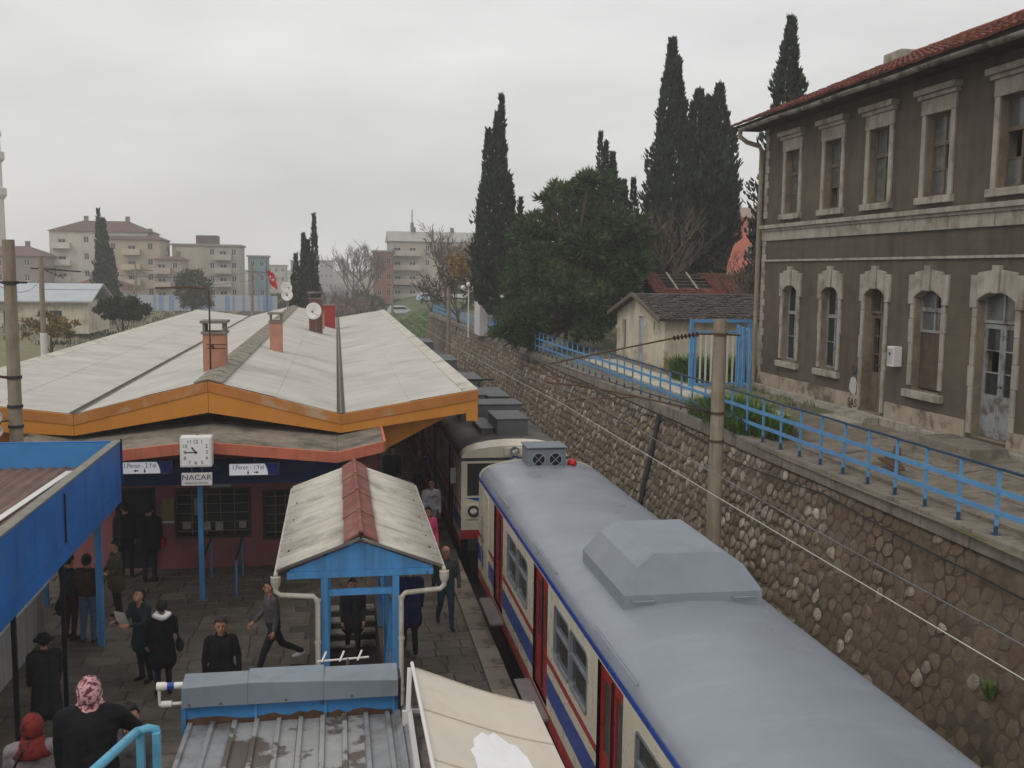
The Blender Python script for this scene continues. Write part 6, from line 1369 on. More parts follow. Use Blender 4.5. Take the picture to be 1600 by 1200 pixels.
# globe lamps in the park
for k, (x, y, z, lb) in enumerate(((8.0, 62.5, 6.35, 'left globe lamp cluster among yellow leaves by the railing'), (10.2, 61.0, 5.85, 'right globe lamp cluster at the pine edge'))):
    t = thing('globe_lamp', (x, y, YZ - .1), lb, 'street lamp', 'park globe lamps'); q = MB(); q.tube([(x, y, YZ - .2), (x, y, z - .2)], [.06, .04], 8); q.build('pole', mt['white'], t, smooth=40)
    for dx, dz in ((0, .1), (-.34, -.1), (.34, -.12)):
        q = MB(); q.ell((x + dx, y, z + dz), (.15, .15, .15), 14, 10); q.build('globe', mt['lamp'], t, smooth=True)
        q = MB(); q.tube([(x, y, z - .35), (x + dx, y, z + dz - .15)], .02, 6); q.build('arm', mt['white'], t)
q = MB(); q.box(8.9, 9.8, 64, 66.5, 3.2, 5.6); q.build('white_hut', M('hut_white', c(206, 204, 200), .8, .08, 1), label='white hut wall behind the half-bare tree', cat='hut')

# ------------------------------------------------------------------ far buildings
def block(name, label, x0, x1, y, dep, z0, z1, floors, bays, wallc, roof=None, roofc=None, balc=(), win=(.9, 1.2), group='apartment blocks', shift=0, over=.4, wm='white', blank=(), hip=False):
    t = thing(name, ((x0 + x1) / 2, y + dep / 2, z0), label, 'building', group); wmat = M('wall_' + name + str(int(x0 * 10)), wallc, .95, .1, .25, .1, 8, streak=tuple(v * .75 for v in wallc), stscale=(.8, .8, .12), stamt=.4)
    B_ = lambda u, v, w: (u, y + w, v); q = MB(); fh = (z1 - z0) / floors; bw = (x1 - x0) / bays; ops = []
    for f_ in range(floors):
        for b_ in range(bays):
            if (f_, b_) in blank or b_ in blank: continue
            cx_ = x0 + bw * (b_ + .5) + shift; zb = z0 + fh * f_ + fh * .32; ww = win[0] * (1.5 if b_ in balc else 1); hh = win[1] * (1.25 if b_ in balc else 1)
            if b_ in balc: zb = z0 + fh * f_ + .15
            ops.append((cx_ - ww / 2, cx_ + ww / 2, zb, min(zb + hh, z0 + fh * (f_ + 1) - .1), b_ in balc))
    facade(q, B_, x0, x1, z0 - .5, z1, [o[:4] for o in ops], .25)
    for a, e in (((x0, y), (x0, y + dep)), ((x1, y), (x1, y + dep)), ((x0, y + dep), (x1, y + dep))): q.quad((*a, z0 - .5), (*e, z0 - .5), (*e, z1), (*a, z1))
    q.build('wall', wmat, t)
    for a, e, zb, zt_, bal in ops:
        q = MB(); f_ = .07; mbox(q, B_, a + .003, a + f_, zb + .003, zt_ - .003, .08, .16); mbox(q, B_, e - f_, e - .003, zb + .003, zt_ - .003, .08, .16); mbox(q, B_, a + f_, e - f_, zt_ - f_, zt_ - .003, .08, .16); mbox(q, B_, a + f_, e - f_, zb + .003, zb + f_, .08, .16)
        mbox(q, B_, (a + e) / 2 - .03, (a + e) / 2 + .03, zb + f_, zt_ - f_, .09, .15); w_ = q.build('window', mt[wm], t)
        q = MB(); mbox(q, B_, a + .01, e - .01, zb + .01, zt_ - .01, .17, .19); q.build('pane', mt['glass'], w_)
        if bal:
            q = MB(); mbox(q, B_, a - .9, e + .9, zb - .25, zb - .1, -1.2, .0); mbox(q, B_, a - .9, e + .9, zb - .098, zb + .85, -1.2, -1.08)
            mbox(q, B_, a - .9, a - .78, zb - .098, zb + .85, -1.075, 0); mbox(q, B_, e + .78, e + .9, zb - .098, zb + .85, -1.075, 0); q.build('balcony', M('balc' + name + str(int(x0 * 10)), tuple(min(1, v * 1.15) for v in wallc), .9, .12, .6), t)
    if roof == 'flat':
        q = MB(); q.box(x0 - .3, x1 + .3, y - .3, y + dep + .3, z1 + .002, z1 + .35); q.build('roof', M('flatroof', c(140, 136, 128), .9, .1, 1), t)
    elif roof in ('hip', 'gable'):
        rm = M('roofm' + name + str(int(x0 * 10)), roofc, .9, .2, 1.5, .3, 6); h_ = (x1 - x0) * .13 if roof == 'hip' else dep * .17; ins = (x1 - x0) * (.28 if roof == 'hip' else 0); a, e, n_, fz = x0 - over, x1 + over, y - over, y + dep + over; ym = (n_ + fz) / 2
        q = MB(); q.add([(a, n_, z1 + .002), (e, n_, z1 + .002), (e, fz, z1 + .002), (a, fz, z1 + .002), (a + ins, ym, z1 + h_), (e - ins, ym, z1 + h_)], [(0, 1, 5, 4), (1, 2, 5), (2, 3, 4, 5), (3, 0, 4), (3, 2, 1, 0)]); rf_ = q.build('roof', rm, t)
        for cx_ in (.3, .72):
            q = MB(); X = a + (e - a) * cx_; q.box(X - .35, X + .35, ym - .4, ym + .4, z1 + h_ * .5, z1 + h_ + .9); q.build('chimney', mt['conc'], rf_)
    return t
LG = 1.2
block('apartment_block', 'cream four storey block with brown roof left of the lone cypress', -51.5, -34.5, 200, 14, LG, 13.6, 4, 4, c(186, 180, 168), 'hip', c(92, 70, 62), balc=(0,), wm='white')
block('apartment_block', 'beige block with brown hip roof right of the lone cypress', -41.5, -31.8, 197, 12, LG, 12.2, 4, 3, c(170, 158, 138), 'hip', c(88, 70, 62), balc=(1,), wm='offwhite')
block('low_house', 'lower house with red roof between the beige block and the blank wall', -31.5, -27.0, 190, 9, LG, 8.6, 3, 2, c(160, 146, 134), 'hip', c(104, 72, 64), balc=(0,), group='houses')
block('apartment_block', 'big beige block with a blank windowless wall', -30.8, -24.3, 205, 12, LG, 11.4, 4, 3, c(180, 170, 152), 'flat', blank=(0, 1, 2))
block('apartment_block', 'grey block with rooftop room and balconies left of the flag', -24.2, -18.2, 203, 12, LG, 11.3, 4, 3, c(162, 158, 148), 'flat', balc=(1,))
q = MB(); q.box(-26.5, -22.6, 206, 211, 11.66, 13.4); q.build('rooftop_room', M('roofroom', c(96, 84, 78), .9, .2, 1), label='dark rooftop room with pale shed roof on the grey block', cat='rooftop room')
block('apartment_block', 'small teal block right of the grey block', -18.4, -14.6, 225, 10, .5, 9.6, 3, 2, c(112, 138, 142), 'flat')
block('low_house', 'mauve roofed low house at the far left edge', -64, -50.5, 190, 12, LG, 8.9, 3, 3, c(136, 124, 122), 'hip', c(104, 80, 76), group='houses')
block('low_house', 'small red roofed house below the cream block', -41, -33.5, 172, 8, LG, 4.2, 1, 3, c(150, 130, 116), 'hip', c(104, 60, 52), group='houses')
block('apartment_block', 'long grey apartment block with pale balconies behind bare trees', 10.8, 29, 210, 13, 1.5, 13.0, 4, 6, c(168, 160, 148), 'gable', c(150, 148, 142), balc=(0, 1))
block('brick_shell', 'unfinished red brick shell beside the grey apartment block', 7.6, 11.2, 206, 10, 1.0, 10.7, 3, 2, c(136, 86, 74), 'flat', wm='offwhite')
block('apartment_block', 'salmon pink apartment block between cypress and station house', 33.9, 44, 90, 12, 3.3, 12.4, 4, 4, c(196, 116, 98), 'hip', c(140, 120, 110), win=(.8, 1.3))
for k, (x0, x1, y, z1, cl, lb) in enumerate(((-14, -8, 330, 9.5, c(150, 148, 146), 'hazy grey block far down the line left of the cypress'), (-22, -16, 340, 8, c(176, 168, 158), 'hazy pale block far down the line beyond the flag'), (-6, -1, 380, 10, c(150, 150, 150), 'hazy block far down the line right of the cypress'), (14, 22, 400, 11, c(150, 150, 148), 'hazy block far behind the brick shell'))):
    block('distant_block', lb, x0, x1, y, 12, -.5, z1, 3, 3, cl, 'flat', group='hazy distant blocks')
# rooftop aerial on the long grey block
q = MB(); q.tube([(15.6, 215, 16), (15.6, 215, 19.6)], .12, 6); q.tube([(15.6, 215, 15), (15.6, 215, 17)], .35, 6); q.build('roof_aerial', mt['conc'], label='thin spike aerial on the ridge of the long grey block', cat='aerial')
# minaret at the left edge
t = thing('minaret', (-60.1, 200, 1), 'pale minaret with balconies at the left picture edge', 'minaret')
q = MB(); q.lathe((-60.1, 200, 1), None, [(1.3, 0), (1.15, 18), (1.7, 18.8), (1.7, 20), (1.05, 20.2), (1.0, 24.5), (1.55, 25.2), (1.55, 26.4), (.95, 26.6), (.9, 29), (1.1, 29.3)], 12); q.build('shaft', M('minaret_stone', c(196, 190, 184), .9, .06, .4), t)
q = MB(); q.lathe((-60.1, 200, 30.3), None, [(1.15, 0), (.6, 3.2), (.05, 6.4), (0, 6.5)], 12); q.build('spire', M('lead', c(110, 108, 116), .6, .1, 1), t)
# panel fence in the field, shed, near mesh fence
fn = thing('panel_fence', (-38, 150, LG), 'blue and white striped panel fence before the left apartment blocks', 'fence')
pw_ = M('fence_white', c(168, 173, 180), .7, .08, 1); pb_ = M('fence_blue', c(124, 148, 176), .7, .12, 1)
me_ = [local_mesh('panel', lambda q: q.box(-.17, .17, -.03, .03, 0, 2.2), m_) for m_ in (pb_, pw_)]
for k in range(96): inst(me_[0 if rnd.random() < .42 else 1], 'panel', fn, (-41.8 + k * .35, 152, LG - .1))
sd_ = thing('field_shed', (-27, 108, LG), 'low shed with grey pitched roof and white walls in the field', 'shed')
q = MB(); q.box(-37, -23.5, 104, 113, .8, 3.9); q.build('wall', mt['cream_wall'], sd_)
q = MB(); q.hexa([(-37.5, 103.4, 3.8), (-23.0, 103.4, 3.8), (-23.0, 108.5, 5.4), (-37.5, 108.5, 5.4), (-37.5, 103.4, 3.95), (-23.0, 103.4, 3.95), (-23.0, 108.5, 5.55), (-37.5, 108.5, 5.55)])
q.hexa([(-37.5, 108.5, 5.4), (-23.0, 108.5, 5.4), (-23.0, 113.6, 3.8), (-37.5, 113.6, 3.8), (-37.5, 108.5, 5.55), (-23.0, 108.5, 5.55), (-23.0, 113.6, 3.95), (-37.5, 113.6, 3.95)]); q.build('roof', M('pale_roof', c(168, 172, 176), .7, .08, .6), sd_)
for x in (-34, -30.5, -26.5):
    q = MB(); q.box(x - .6, x + .6, 103.95, 103.99, 1.0, 3.0); q.build('door', mt['darksteel'], sd_)
mf = thing('mesh_fence', (-17.5, 90, -.6), 'grey wire mesh fence along the field edge', 'fence')
for k in range(40):
    y = 40 + k * 3.0; x = -17.6 - .03 * (y - 40); q = MB(); q.box(x - .05, x + .05, y - .05, y + .05, -.85, 1.35); q.build('post', mt['conc'], mf)
q = MB()
for k in range(39):
    y = 40 + k * 3.0; x = -17.6 - .03 * (y - 40); x2 = x - .09
    for z in (-.5, -.1, .3, .7, 1.1): q.bar((x, y, z), (x2, y + 3, z), .012, .012)
    for j in range(12): yy = y + .25 * j; xx = x - .03 * (yy - y); q.bar((xx, yy, -.7), (xx, yy, 1.25), .012, .012)
q.build('mesh', mt['steel'], mf, kind='stuff')
# flag on a pole
fl = thing('flag', (-5.5, 78, 3), 'red flag with white crescent and star on a pole beyond the canopy', 'flag')
q = MB(); q.tube([(-5.05, 78, -.8), (-5.05, 78, 8.0)], .04, 7); q.build('pole', mt['steel'], fl)
def fp(u, v): return (-5.05 + .55 * u + .25 * v, 78 + .12 * math.sin(u * 7), 7.2 - 1.15 * v - .35 * u)
q = MB(); n = 12; q.add([fp(i / n, j / n) for j in range(n + 1) for i in range(n + 1)], [(j * (n + 1) + i, j * (n + 1) + i + 1, (j + 1) * (n + 1) + i + 1, (j + 1) * (n + 1) + i) for j in range(n) for i in range(n)]); q.build('cloth', M('flag_red', c(196, 24, 36), .8, .08, 2), fl, smooth=True)
q = MB()
for k in range(12):
    a0, a1 = R(50 + 260 * k / 12), R(50 + 260 * (k + 1) / 12); pt = lambda a, r_, o_: Vector(fp(.42 + o_ + r_ * math.cos(a), .45 + r_ * .62 * math.sin(a))) + Vector((0, -.03, 0))
    q.quad(pt(a0, .27, 0), pt(a1, .27, 0), pt(a1, .21, .06), pt(a0, .21, .06))
q.build('crescent', mt['white'], fl)
q = MB(); cc = Vector(fp(.66, .45)) + Vector((0, -.03, 0)); q.add([cc] + [cc + Vector((math.cos(R(36 * k + 90)), 0, math.sin(R(36 * k + 90)))) * (.12 if k % 2 == 0 else .05) for k in range(10)], [(0, k + 1, (k + 1) % 10 + 1) for k in range(10)]); q.build('star', mt['white'], fl)
# lattice pylon far down the line
py = thing('lattice_pylon', (3.0, 200, -.7), 'thin lattice pylon far down the tracks', 'pylon')
for x in (2.2, 4.0):
    q = MB(); q.tube([(x, 200, -.7), (x, 200, 10)], .10, 5); q.build('leg', mt['steel'], py)
for k in range(6):
    q = MB(); q.tube([(2.2, 200, 1.5 + 1.7 * k), (4.0, 200, 1.5 + 1.7 * k)], .07, 5); q.build('rung', mt['steel'], py)
# cars parked beyond the grass bank
def car(x, y, z, col_, label, van):
    t = thing('parked_car', (x, y, z), label, 'car', 'cars parked beyond the bank'); L_, H_ = 4.3, (1.9 if van else 1.42)
    pr = [(-L_ / 2, .3), (L_ / 2, .3), (L_ / 2, .78), (L_ * .30, .88), (L_ * .16, H_ - .08), (L_ * .08, H_), (-L_ * .30, H_), (-L_ * .40, H_ - .1), (-L_ * .47, .85), (-L_ / 2, .75)]
    q = MB(); q.prism([(x + a, y - .82, z + b_) for a, b_ in pr], (0, 1.64, 0)); q.build('body', M('car' + label[:6] + str(int(x)), col_, .3, .03, 1, spec=.5), t, bevel=.06)
    for s in (-1, 1):
        q = MB(); yy = y - .825 if s < 0 else y + .822; q.prism([(x + L_ * .24, yy, z + .9), (x + L_ * .13, yy, z + H_ - .14), (x - L_ * .28, yy, z + H_ - .14), (x - L_ * .38, yy, z + .9)], (0, .003, 0)); q.build('side_window', mt['glass'], t)
        for a in (-1.3, 1.3):
            q = MB(); q.lathe((x + a, y + s * .75, z + .31), None, [(0, -.1), (.29, -.1), (.31, -.06), (.31, .06), (.29, .1), (0, .1)], 14, 'y'); q.build('wheel', mt['black'], t)
for k, (x, cl, lb, vn) in enumerate(((10.0, c(190, 196, 204), 'leftmost pale grey car beyond the grass bank', False), (14.6, c(170, 190, 206), 'second pale blue car beyond the grass bank', False), (19.2, c(204, 206, 208), 'third white van beyond the grass bank', True), (24.0, c(180, 186, 192), 'rightmost silver car beyond the grass bank', False))):
    car(x, 162, -.86 + 3.55 * sm(6.0, 17, x), cl, lb, vn)
# ------------------------------------------------------------------ people
def cloth(name, col_, rough=.9): return M('cloth_' + name, col_, rough, .22, 6, .35, 70, stain=tuple(v * .6 for v in col_), sscale=5, slo=.5, shi=.7, samt=.6, spec=.15)
SKIN = M('skin', c(178, 128, 104), .55, .08, 8, spec=.3); EYE = M('eye_dark', c(26, 20, 18), .3, .1, 5); LIP = M('lip', c(150, 84, 76), .5, .1, 5)
HAIRM = {'black': M('hair_black', c(24, 21, 20), .6, .25, 20, .4, 120), 'brown': M('hair_brown', c(52, 38, 30), .6, .25, 20, .4, 120), 'grey': M('hair_grey', c(120, 112, 104), .7, .2, 20, .4, 120)}
def cap_mesh(q, a, b_, ra, rb, n=10):
    a = Vector(a); b_ = Vector(b_); d = b_ - a; l_ = max(d.length, 1e-5); d = d / l_; pts_ = []; rs = []
    for k in range(4): t = math.pi / 2 * (1 - k / 3 * .98); pts_.append(a - d * ra * math.sin(t)); rs.append(max(.002, ra * math.cos(t)))
    pts_.append(a.lerp(b_, .5)); rs.append((ra + rb) / 2)
    for k in range(4): t = math.pi / 2 * (k / 3 * .98 + .01); pts_.append(b_ + d * rb * math.sin(t)); rs.append(max(.002, rb * math.cos(t)))
    q.tube(pts_, rs, n)
def person(px, py, pz, rotz, h, top, legs, label, shoes=None, hair='black', coat=None, stride=0, arms=((8, 6, 12), (8, 6, 12)), lean=0, bulk=1.0, scarf=None, hood=None, bald=False, headpitch=0, headyaw=0, group='people on the platform', extra=None, skin=SKIN):
    """arms: (shoulder forward deg, outward deg, elbow bend deg) for the person's right and left; faces -Y before rotz"""
    prims = []                                      # (a, b, ra, rb, material slot)
    def add(a, b_, ra, rb, s): prims.append((Vector(a), Vector(b_), ra, rb, s))
    ln = R(lean); hipz = .90 - .04 * abs(stride) / 30
    T_ = lambda x, y, z: Vector((x, y * math.cos(ln) - (z - .95) * math.sin(ln), .95 + (z - .95) * math.cos(ln) + y * math.sin(ln)))
    for s in (-1, 1):
        add(T_(s * .065, 0, .96), T_(s * .085, .0, 1.28), .115 * bulk, .118 * bulk, 1); add(T_(s * .04, 0, 1.28), T_(s * .145, .01, 1.395), .11 * bulk, .075 * bulk, 1)
        add((s * .07, 0, hipz + .02), T_(s * .07, 0, .98), .118, .115, 2 if not coat else 1)
        th = R(stride * s); kn = Vector((s * .095, -math.sin(th) * .42, hipz - math.cos(th) * .42)); bend = R(8 + (26 if (stride * s) < 0 else 0) * min(1, abs(stride) / 20)); ta = th - bend
        an = kn + Vector((s * .005, -math.sin(ta) * .41, -math.cos(ta) * .41)); dz = .075 - an.z if (stride * s) >= 0 else max(0, .075 - an.z); an.z += dz; kn.z += dz * .5
        add((s * .085, 0, hipz), kn, .098, .068, 2); add(kn, an, .066, .05, 2)
        tilt = -.05 if (stride * s) < 0 else 0
        add(an + Vector((0, .03, -.035)), an + Vector((s * .02, -.145, -.045 + tilt)), .042, .036, 3)
        if coat: add((s * .07, 0, hipz + .06), (s * .085, 0, coat), .13 * bulk, .155 * bulk, 1)
        sh_ = T_(s * .195 * (1 + .3 * (bulk - 1)), .01, 1.385); f_, o_, e_ = arms[0 if s < 0 else 1]; f_, o_, e_ = R(f_), R(o_), R(e_)
        d = Vector((s * math.sin(o_), -math.sin(f_) * math.cos(o_), -math.cos(f_) * math.cos(o_))); el = sh_ + d * .285
        d2 = Vector((s * math.sin(o_) * .3 - s * math.sin(e_) * .25, -math.sin(f_ + e_), -math.cos(f_ + e_))).normalized(); wr = el + d2 * .25
        add(sh_, el, .068 * bulk, .052 * bulk, 1); add(el, wr, .052 * bulk, .040 * bulk, 1); add(wr, wr + d2 * .05, .024, .026, 0)
        prims[-1] = (*prims[-1][:5],); 
        if s < 0: handR = (wr + d2 * .045, d2, s)
        else: handL = (wr + d2 * .045, d2, s)
    hp, hy = R(headpitch), R(headyaw); HC = T_(0, -.015, 1.60)
    HR_ = Matrix.Rotation(hy, 3, 'Z') @ Matrix.Rotation(-hp + ln * .4, 3, 'X')
    add(T_(0, .015, 1.40), HC + Vector((0, .01, -.07)), .062, .055, 0); add(HC + HR_ @ Vector((0, .012, .035)), HC + HR_ @ Vector((0, -.012, -.048)), .091, .069, 0)
    if hood: add(T_(-.05, .07, 1.43), T_(.05, .07, 1.43), .07, .07, 1)
    if top == 'none': pass
    q = MB()
    for a, b_, ra, rb, s in prims: cap_mesh(q, a, b_, ra, rb)
    me = q.mesh('tmp', (0, 0, 0), [SKIN]); tmp = bpy.data.objects.new('tmp', me); COL.objects.link(tmp)
    rm = tmp.modifiers.new('r', 'REMESH'); rm.mode = 'VOXEL'; rm.voxel_size = .017; smo = tmp.modifiers.new('s', 'SMOOTH'); smo.factor = .5; smo.iterations = 5
    dg = bpy.context.evaluated_depsgraph_get(); body = bpy.data.meshes.new_from_object(tmp.evaluated_get(dg)); bpy.data.objects.remove(tmp); bpy.data.meshes.remove(me)
    nv = len(body.vertices); co = np.empty(nv * 3); body.vertices.foreach_get('co', co); co = co.reshape(-1, 3)
    sdn = rnd.random() * 9; nrm_ = np.empty(nv * 3); body.vertices.foreach_get('normal', nrm_); nrm_ = nrm_.reshape(-1, 3)
    w_ = (np.sin(co[:, 2] * 38 + co[:, 0] * 17 + sdn) * np.sin(co[:, 2] * 21 - co[:, 1] * 33 + sdn)) * .0045; w_[co[:, 2] > 1.44] = 0; co = co + nrm_ * w_[:, None]
    faces = [tuple(p.vertices) for p in body.polygons]; fc = np.array([co[list(f)].mean(0) for f in faces]); bpy.data.meshes.remove(body)
    best = np.full(len(fc), 1e9); slot = np.zeros(len(fc), int)
    for a, b_, ra, rb, s in prims:
        A = np.array(a); D = np.array(b_) - A; t = np.clip(((fc - A) @ D) / max(D @ D, 1e-9), 0, 1); dd = np.linalg.norm(fc - A - t[:, None] * D, axis=1) - (ra + (rb - ra) * t)
        mk = dd < best; best[mk] = dd[mk]; slot[mk] = s
    slot[(slot == 0) & (fc[:, 2] < 1.462) & (fc[:, 2] > 1.3) & (np.abs(fc[:, 0]) < .14) & (fc[:, 1] > -.05)] = 1
    q = MB(); q.v = [tuple(p) for p in co]; q.f = faces; q.mi = [int(s) for s in slot]; q.t = [(1, 1, 1)] * len(faces)
    # hands: palm, four bent fingers of unequal length, thumb from the palm side
    for (p, d, s) in (handR, handL):
        q.mat(0); side_ = Vector((0, 1, 0)) - d * d.y; side_ = side_.normalized() if side_.length > .1 else Vector((1, 0, 0)); inn = Vector((-s, 0, 0)); inn = (inn - d * inn.dot(d)).normalized()
        cap_mesh(q, p - d * .01, p + d * .05, .028, .032, 8)
        for k, fl_ in enumerate((.062, .074, .070, .055)):
            base = p + d * .07 + side_ * (-.027 + .018 * k); m_ = base + d * fl_ * .5 + inn * .008; q.tube([base - d * .02, base, m_, m_ + d * fl_ * .35 + inn * .028, m_ + d * fl_ * .42 + inn * .036], [.009, .009, .0085, .0075, .004], 6)
        tb_ = p + d * .02 - side_ * .03; q.tube([tb_ - d * .01, tb_ + (d * .6 - side_ * .6 + inn * .3) * .03, tb_ + (d * .9 - side_ * .5 + inn * .6) * .058, tb_ + (d * .95 - side_ * .5 + inn * .6) * .068], [.010, .0105, .009, .004], 6)
    hd = lambda x, y, z: HC + HR_ @ Vector((x, y, z))
    q.mat(0); q.tube([hd(0, -.072, .022), hd(0, -.088, .004), hd(0, -.100, -.018), hd(0, -.078, -.03)], [.008, .011, .015, .008], 6)
    for s in (-1, 1): q.ell(hd(s * .083, .012, -.008), (.012, .022, .034), 8, 6, HR_)
    q.mat(4)
    for s in (-1, 1): q.ell(hd(s * .032, -.074, .014), (.014, .008, .008), 8, 5, HR_); q.bar(hd(s * .014, -.080, .033), hd(s * .05, -.068, .034), .008, .006)
    q.mat(5); q.ell(hd(0, -.074, -.052), (.026, .008, .007), 8, 5, HR_)
    k_s = h / 1.725; mats_ = [skin, top, legs, shoes or mt['black'], EYE, LIP]
    me = q.mesh('person', (0, 0, 0), mats_); shade(me, True); o = bpy.data.objects.new('person', me); COL.objects.link(o)
    o.location = (px, py, pz); o.rotation_euler = (0, 0, R(rotz)); o.scale = (k_s,) * 3; W[o.name] = Vector((0, 0, 0)); props(o, label, 'person', group)
    def shell(name, keep, rr, material, cen=(0, 0, 0), nu=20, nv=14, rough_=.006):
        b_ = MB(); vs = []; idx = {}
        for i in range(nv + 1):
            for j in range(nu):
                ph = math.pi * i / nv; t = 2 * math.pi * j / nu; d = Vector((math.sin(ph) * math.cos(t), math.sin(ph) * math.sin(t), math.cos(ph))); jt = 1 + rough_ * math.sin(j * 5.1 + i * 3.3) * 6
                vs.append((hd(cen[0] + d.x * rr[0] * jt, cen[1] + d.y * rr[1] * jt, cen[2] + d.z * rr[2] * jt), d))
        fs = []
        for i in range(nv):
            for j in range(nu):
                f = (i * nu + j, (i + 1) * nu + j, (i + 1) * nu + (j + 1) % nu, i * nu + (j + 1) % nu)
                if all(keep(vs[k][1]) for k in f): fs.append(f)
        b_.add([v[0] for v in vs], fs); ob_ = b_.build(name, material, o, smooth=True); so = ob_.modifiers.new('solidify', 'SOLIDIFY'); so.thickness = .012; so.offset = 0
        return ob_
    if scarf is not None:
        shell('headscarf', lambda d: not (d.y < -.45 and abs(d.x) < .62 and -.75 < d.z < .52), (.105, .125, .145), scarf, (0, .008, .0))
        b_ = MB(); n = 18; rings = []
        for z, rx, ry, yo in ((-.08, .085, .10, .01), (-.14, .105, .115, .02), (-.20, .15, .135, .03), (-.27, .185, .15, .03)):
            rings += [hd(rx * math.cos(2 * math.pi * j / n), yo + ry * math.sin(2 * math.pi * j / n), z + .012 * math.sin(j * 2.3)) for j in range(n)]
        b_.add(rings, [(k * n + j, k * n + (j + 1) % n, (k + 1) * n + (j + 1) % n, (k + 1) * n + j) for k in range(3) for j in range(n)]); ob_ = b_.build('scarf_drape', scarf, o, smooth=True); so = ob_.modifiers.new('solidify', 'SOLIDIFY'); so.thickness = .015
    elif bald: shell('hair', lambda d: -.35 < d.z < .32 and d.y > -.25, (.092, .106, .128), HAIRM['grey'], (0, .006, .006))
    elif hair: shell('hair', lambda d: d.z > .10 - .66 * d.y and d.z > -.55, (.099, .116, .138), HAIRM[hair], (0, .008, .008), rough_=.012)
    if scarf is None:                               # turned-up collar
        b_ = MB(); n = 14; rg = []
        for rx, ry, dz, yo in ((.098, .088, -.005, .018), (.092, .082, .035, .022), (.080, .072, .062, .018)):
            rg += [T_(rx * math.cos(2 * math.pi * j / n), yo + ry * math.sin(2 * math.pi * j / n), 1.425 + dz * (1.0 if math.sin(2 * math.pi * j / n) > -.75 else .2)) for j in range(n)]
        b_.add(rg, [(k * n + j, k * n + (j + 1) % n, (k + 1) * n + (j + 1) % n, (k + 1) * n + j) for k in range(2) for j in range(n) if j not in (9, 10, 11)]); ob_ = b_.build('collar', top, o, smooth=True); so = ob_.modifiers.new('solidify', 'SOLIDIFY'); so.thickness = .014
    return o
def worn(owner, name, fn, mats_, smooth=False):
    q = MB(); fn(q); return q.build(name, mats_, owner, smooth=smooth)
def held(owner, name, fn, mats_, label, cat, smooth=False):
    """a thing carried by a person: own top-level object placed in the carrier's frame"""
    q = MB(); fn(q); Mx = Matrix.Translation(owner.location) @ owner.rotation_euler.to_matrix().to_4x4() @ Matrix.Diagonal((*owner.scale, 1))
    q.v = [tuple(Mx @ Vector(p)) for p in q.v]; return q.build(name, mats_, label=label, cat=cat, smooth=smooth)
black_c = cloth('black', c(30, 29, 30)); black2 = cloth('charcoal', c(44, 43, 45)); navy_c = cloth('navy', c(30, 38, 78)); navyj = cloth('dark_denim', c(36, 42, 54)); jean = cloth('jeans', c(98, 116, 146)); jeand = cloth('jeans_blue', c(58, 74, 92))
olive_c = cloth('olive', c(74, 72, 54)); grey_c = cloth('grey', c(84, 82, 84)); gr2 = cloth('grey_green', c(70, 74, 70)); teal_c = cloth('dark_teal', c(40, 54, 56)); white_c = cloth('white', c(214, 214, 224)); pink_c = cloth('pink', c(222, 74, 122)); sand_c = cloth('sand', c(150, 138, 120)); brown_c = cloth('brown', c(66, 54, 46)); maroon_c = cloth('maroon', c(70, 40, 36))
whiteshoe = cloth('white_shoe', c(220, 220, 216)); redscarf = M('red_scarf', c(122, 42, 33), .85, .25, 9, .3, 60, stain=c(58, 26, 24), sscale=9, slo=.5, shi=.62); wscarf = cloth('white_scarf', c(232, 230, 226)); floral = M('floral_scarf', c(196, 150, 150), .8, .2, 14, stain=c(92, 44, 58), sscale=26, slo=.48, shi=.54)
graytop = cloth('pale_grey', c(140, 128, 130))

person(-1.16, 18.35, 0, -70, 1.74, grey_c, black2, 'young man in grey jacket striding left across the platform in white shoes', whiteshoe, stride=27, arms=((14, 6, 35), (-8, 6, 22)), lean=5)
person(-1.85, 16.36, 0, 6, 1.74, black_c, black2, 'man in black jacket and open collar facing the camera above the shutter box', arms=((2, 13, 10), (2, 14, 12)), hair='brown', coat=.78, bulk=.98)
scw = person(-2.98, 17.72, 0, 196, 1.62, black_c, black2, 'woman seen from behind in black coat with white scarf at her neck', coat=.62, hair='black', bulk=1.12, arms=((20, 10, 50), (10, 12, 20)))
worn(scw, 'neck_scarf', lambda q: q.tube([(.12 * math.cos(a), .02 + .115 * math.sin(a), 1.475 + .02 * math.sin(3 * a)) for a in [k * math.pi / 8 for k in range(17)]], .055, 8), wscarf, True)
held(scw, 'shoulder_bag', lambda q: (q.ell((-.30, .02, .88), (.075, .16, .13), 14, 8), q.tube([(-.30, .12, .95), (-.22, .1, 1.35), (-.15, .02, 1.47), (-.22, -.1, 1.35), (-.30, -.12, .95)], .012, 6)), black2, 'black shoulder bag of the woman with the white scarf', 'bag', True)
rd = person(-3.40, 18.30, 0, -38, 1.70, teal_c, black2, 'person in dark jacket reading a white paper beside the white scarf woman', coat=.66, arms=((35, 6, 65), (35, 6, 65)), headpitch=25, lean=6)
held(rd, 'newspaper', lambda q: q.add([(-.17, -.42, 1.18), (0, -.36, 1.14), (.16, -.43, 1.19), (-.15, -.50, 1.42), (0, -.44, 1.40), (.15, -.51, 1.44)], [(0, 1, 4, 3), (1, 2, 5, 4)]), mt['white'], 'white folded newspaper held open by the standing reader', 'newspaper')
person(-4.56, 21.85, 0, -60, 1.62, olive_c, black2, 'person in olive parka standing behind the blue post', coat=.74, bulk=1.08, hood=True, arms=((20, 6, 40), (20, 6, 40)))
tl = person(-4.32, 24.35, 0, 178, 1.82, black_c, navyj, 'tall man in black seen from behind at the ticket office door', bulk=1.12, coat=.80)
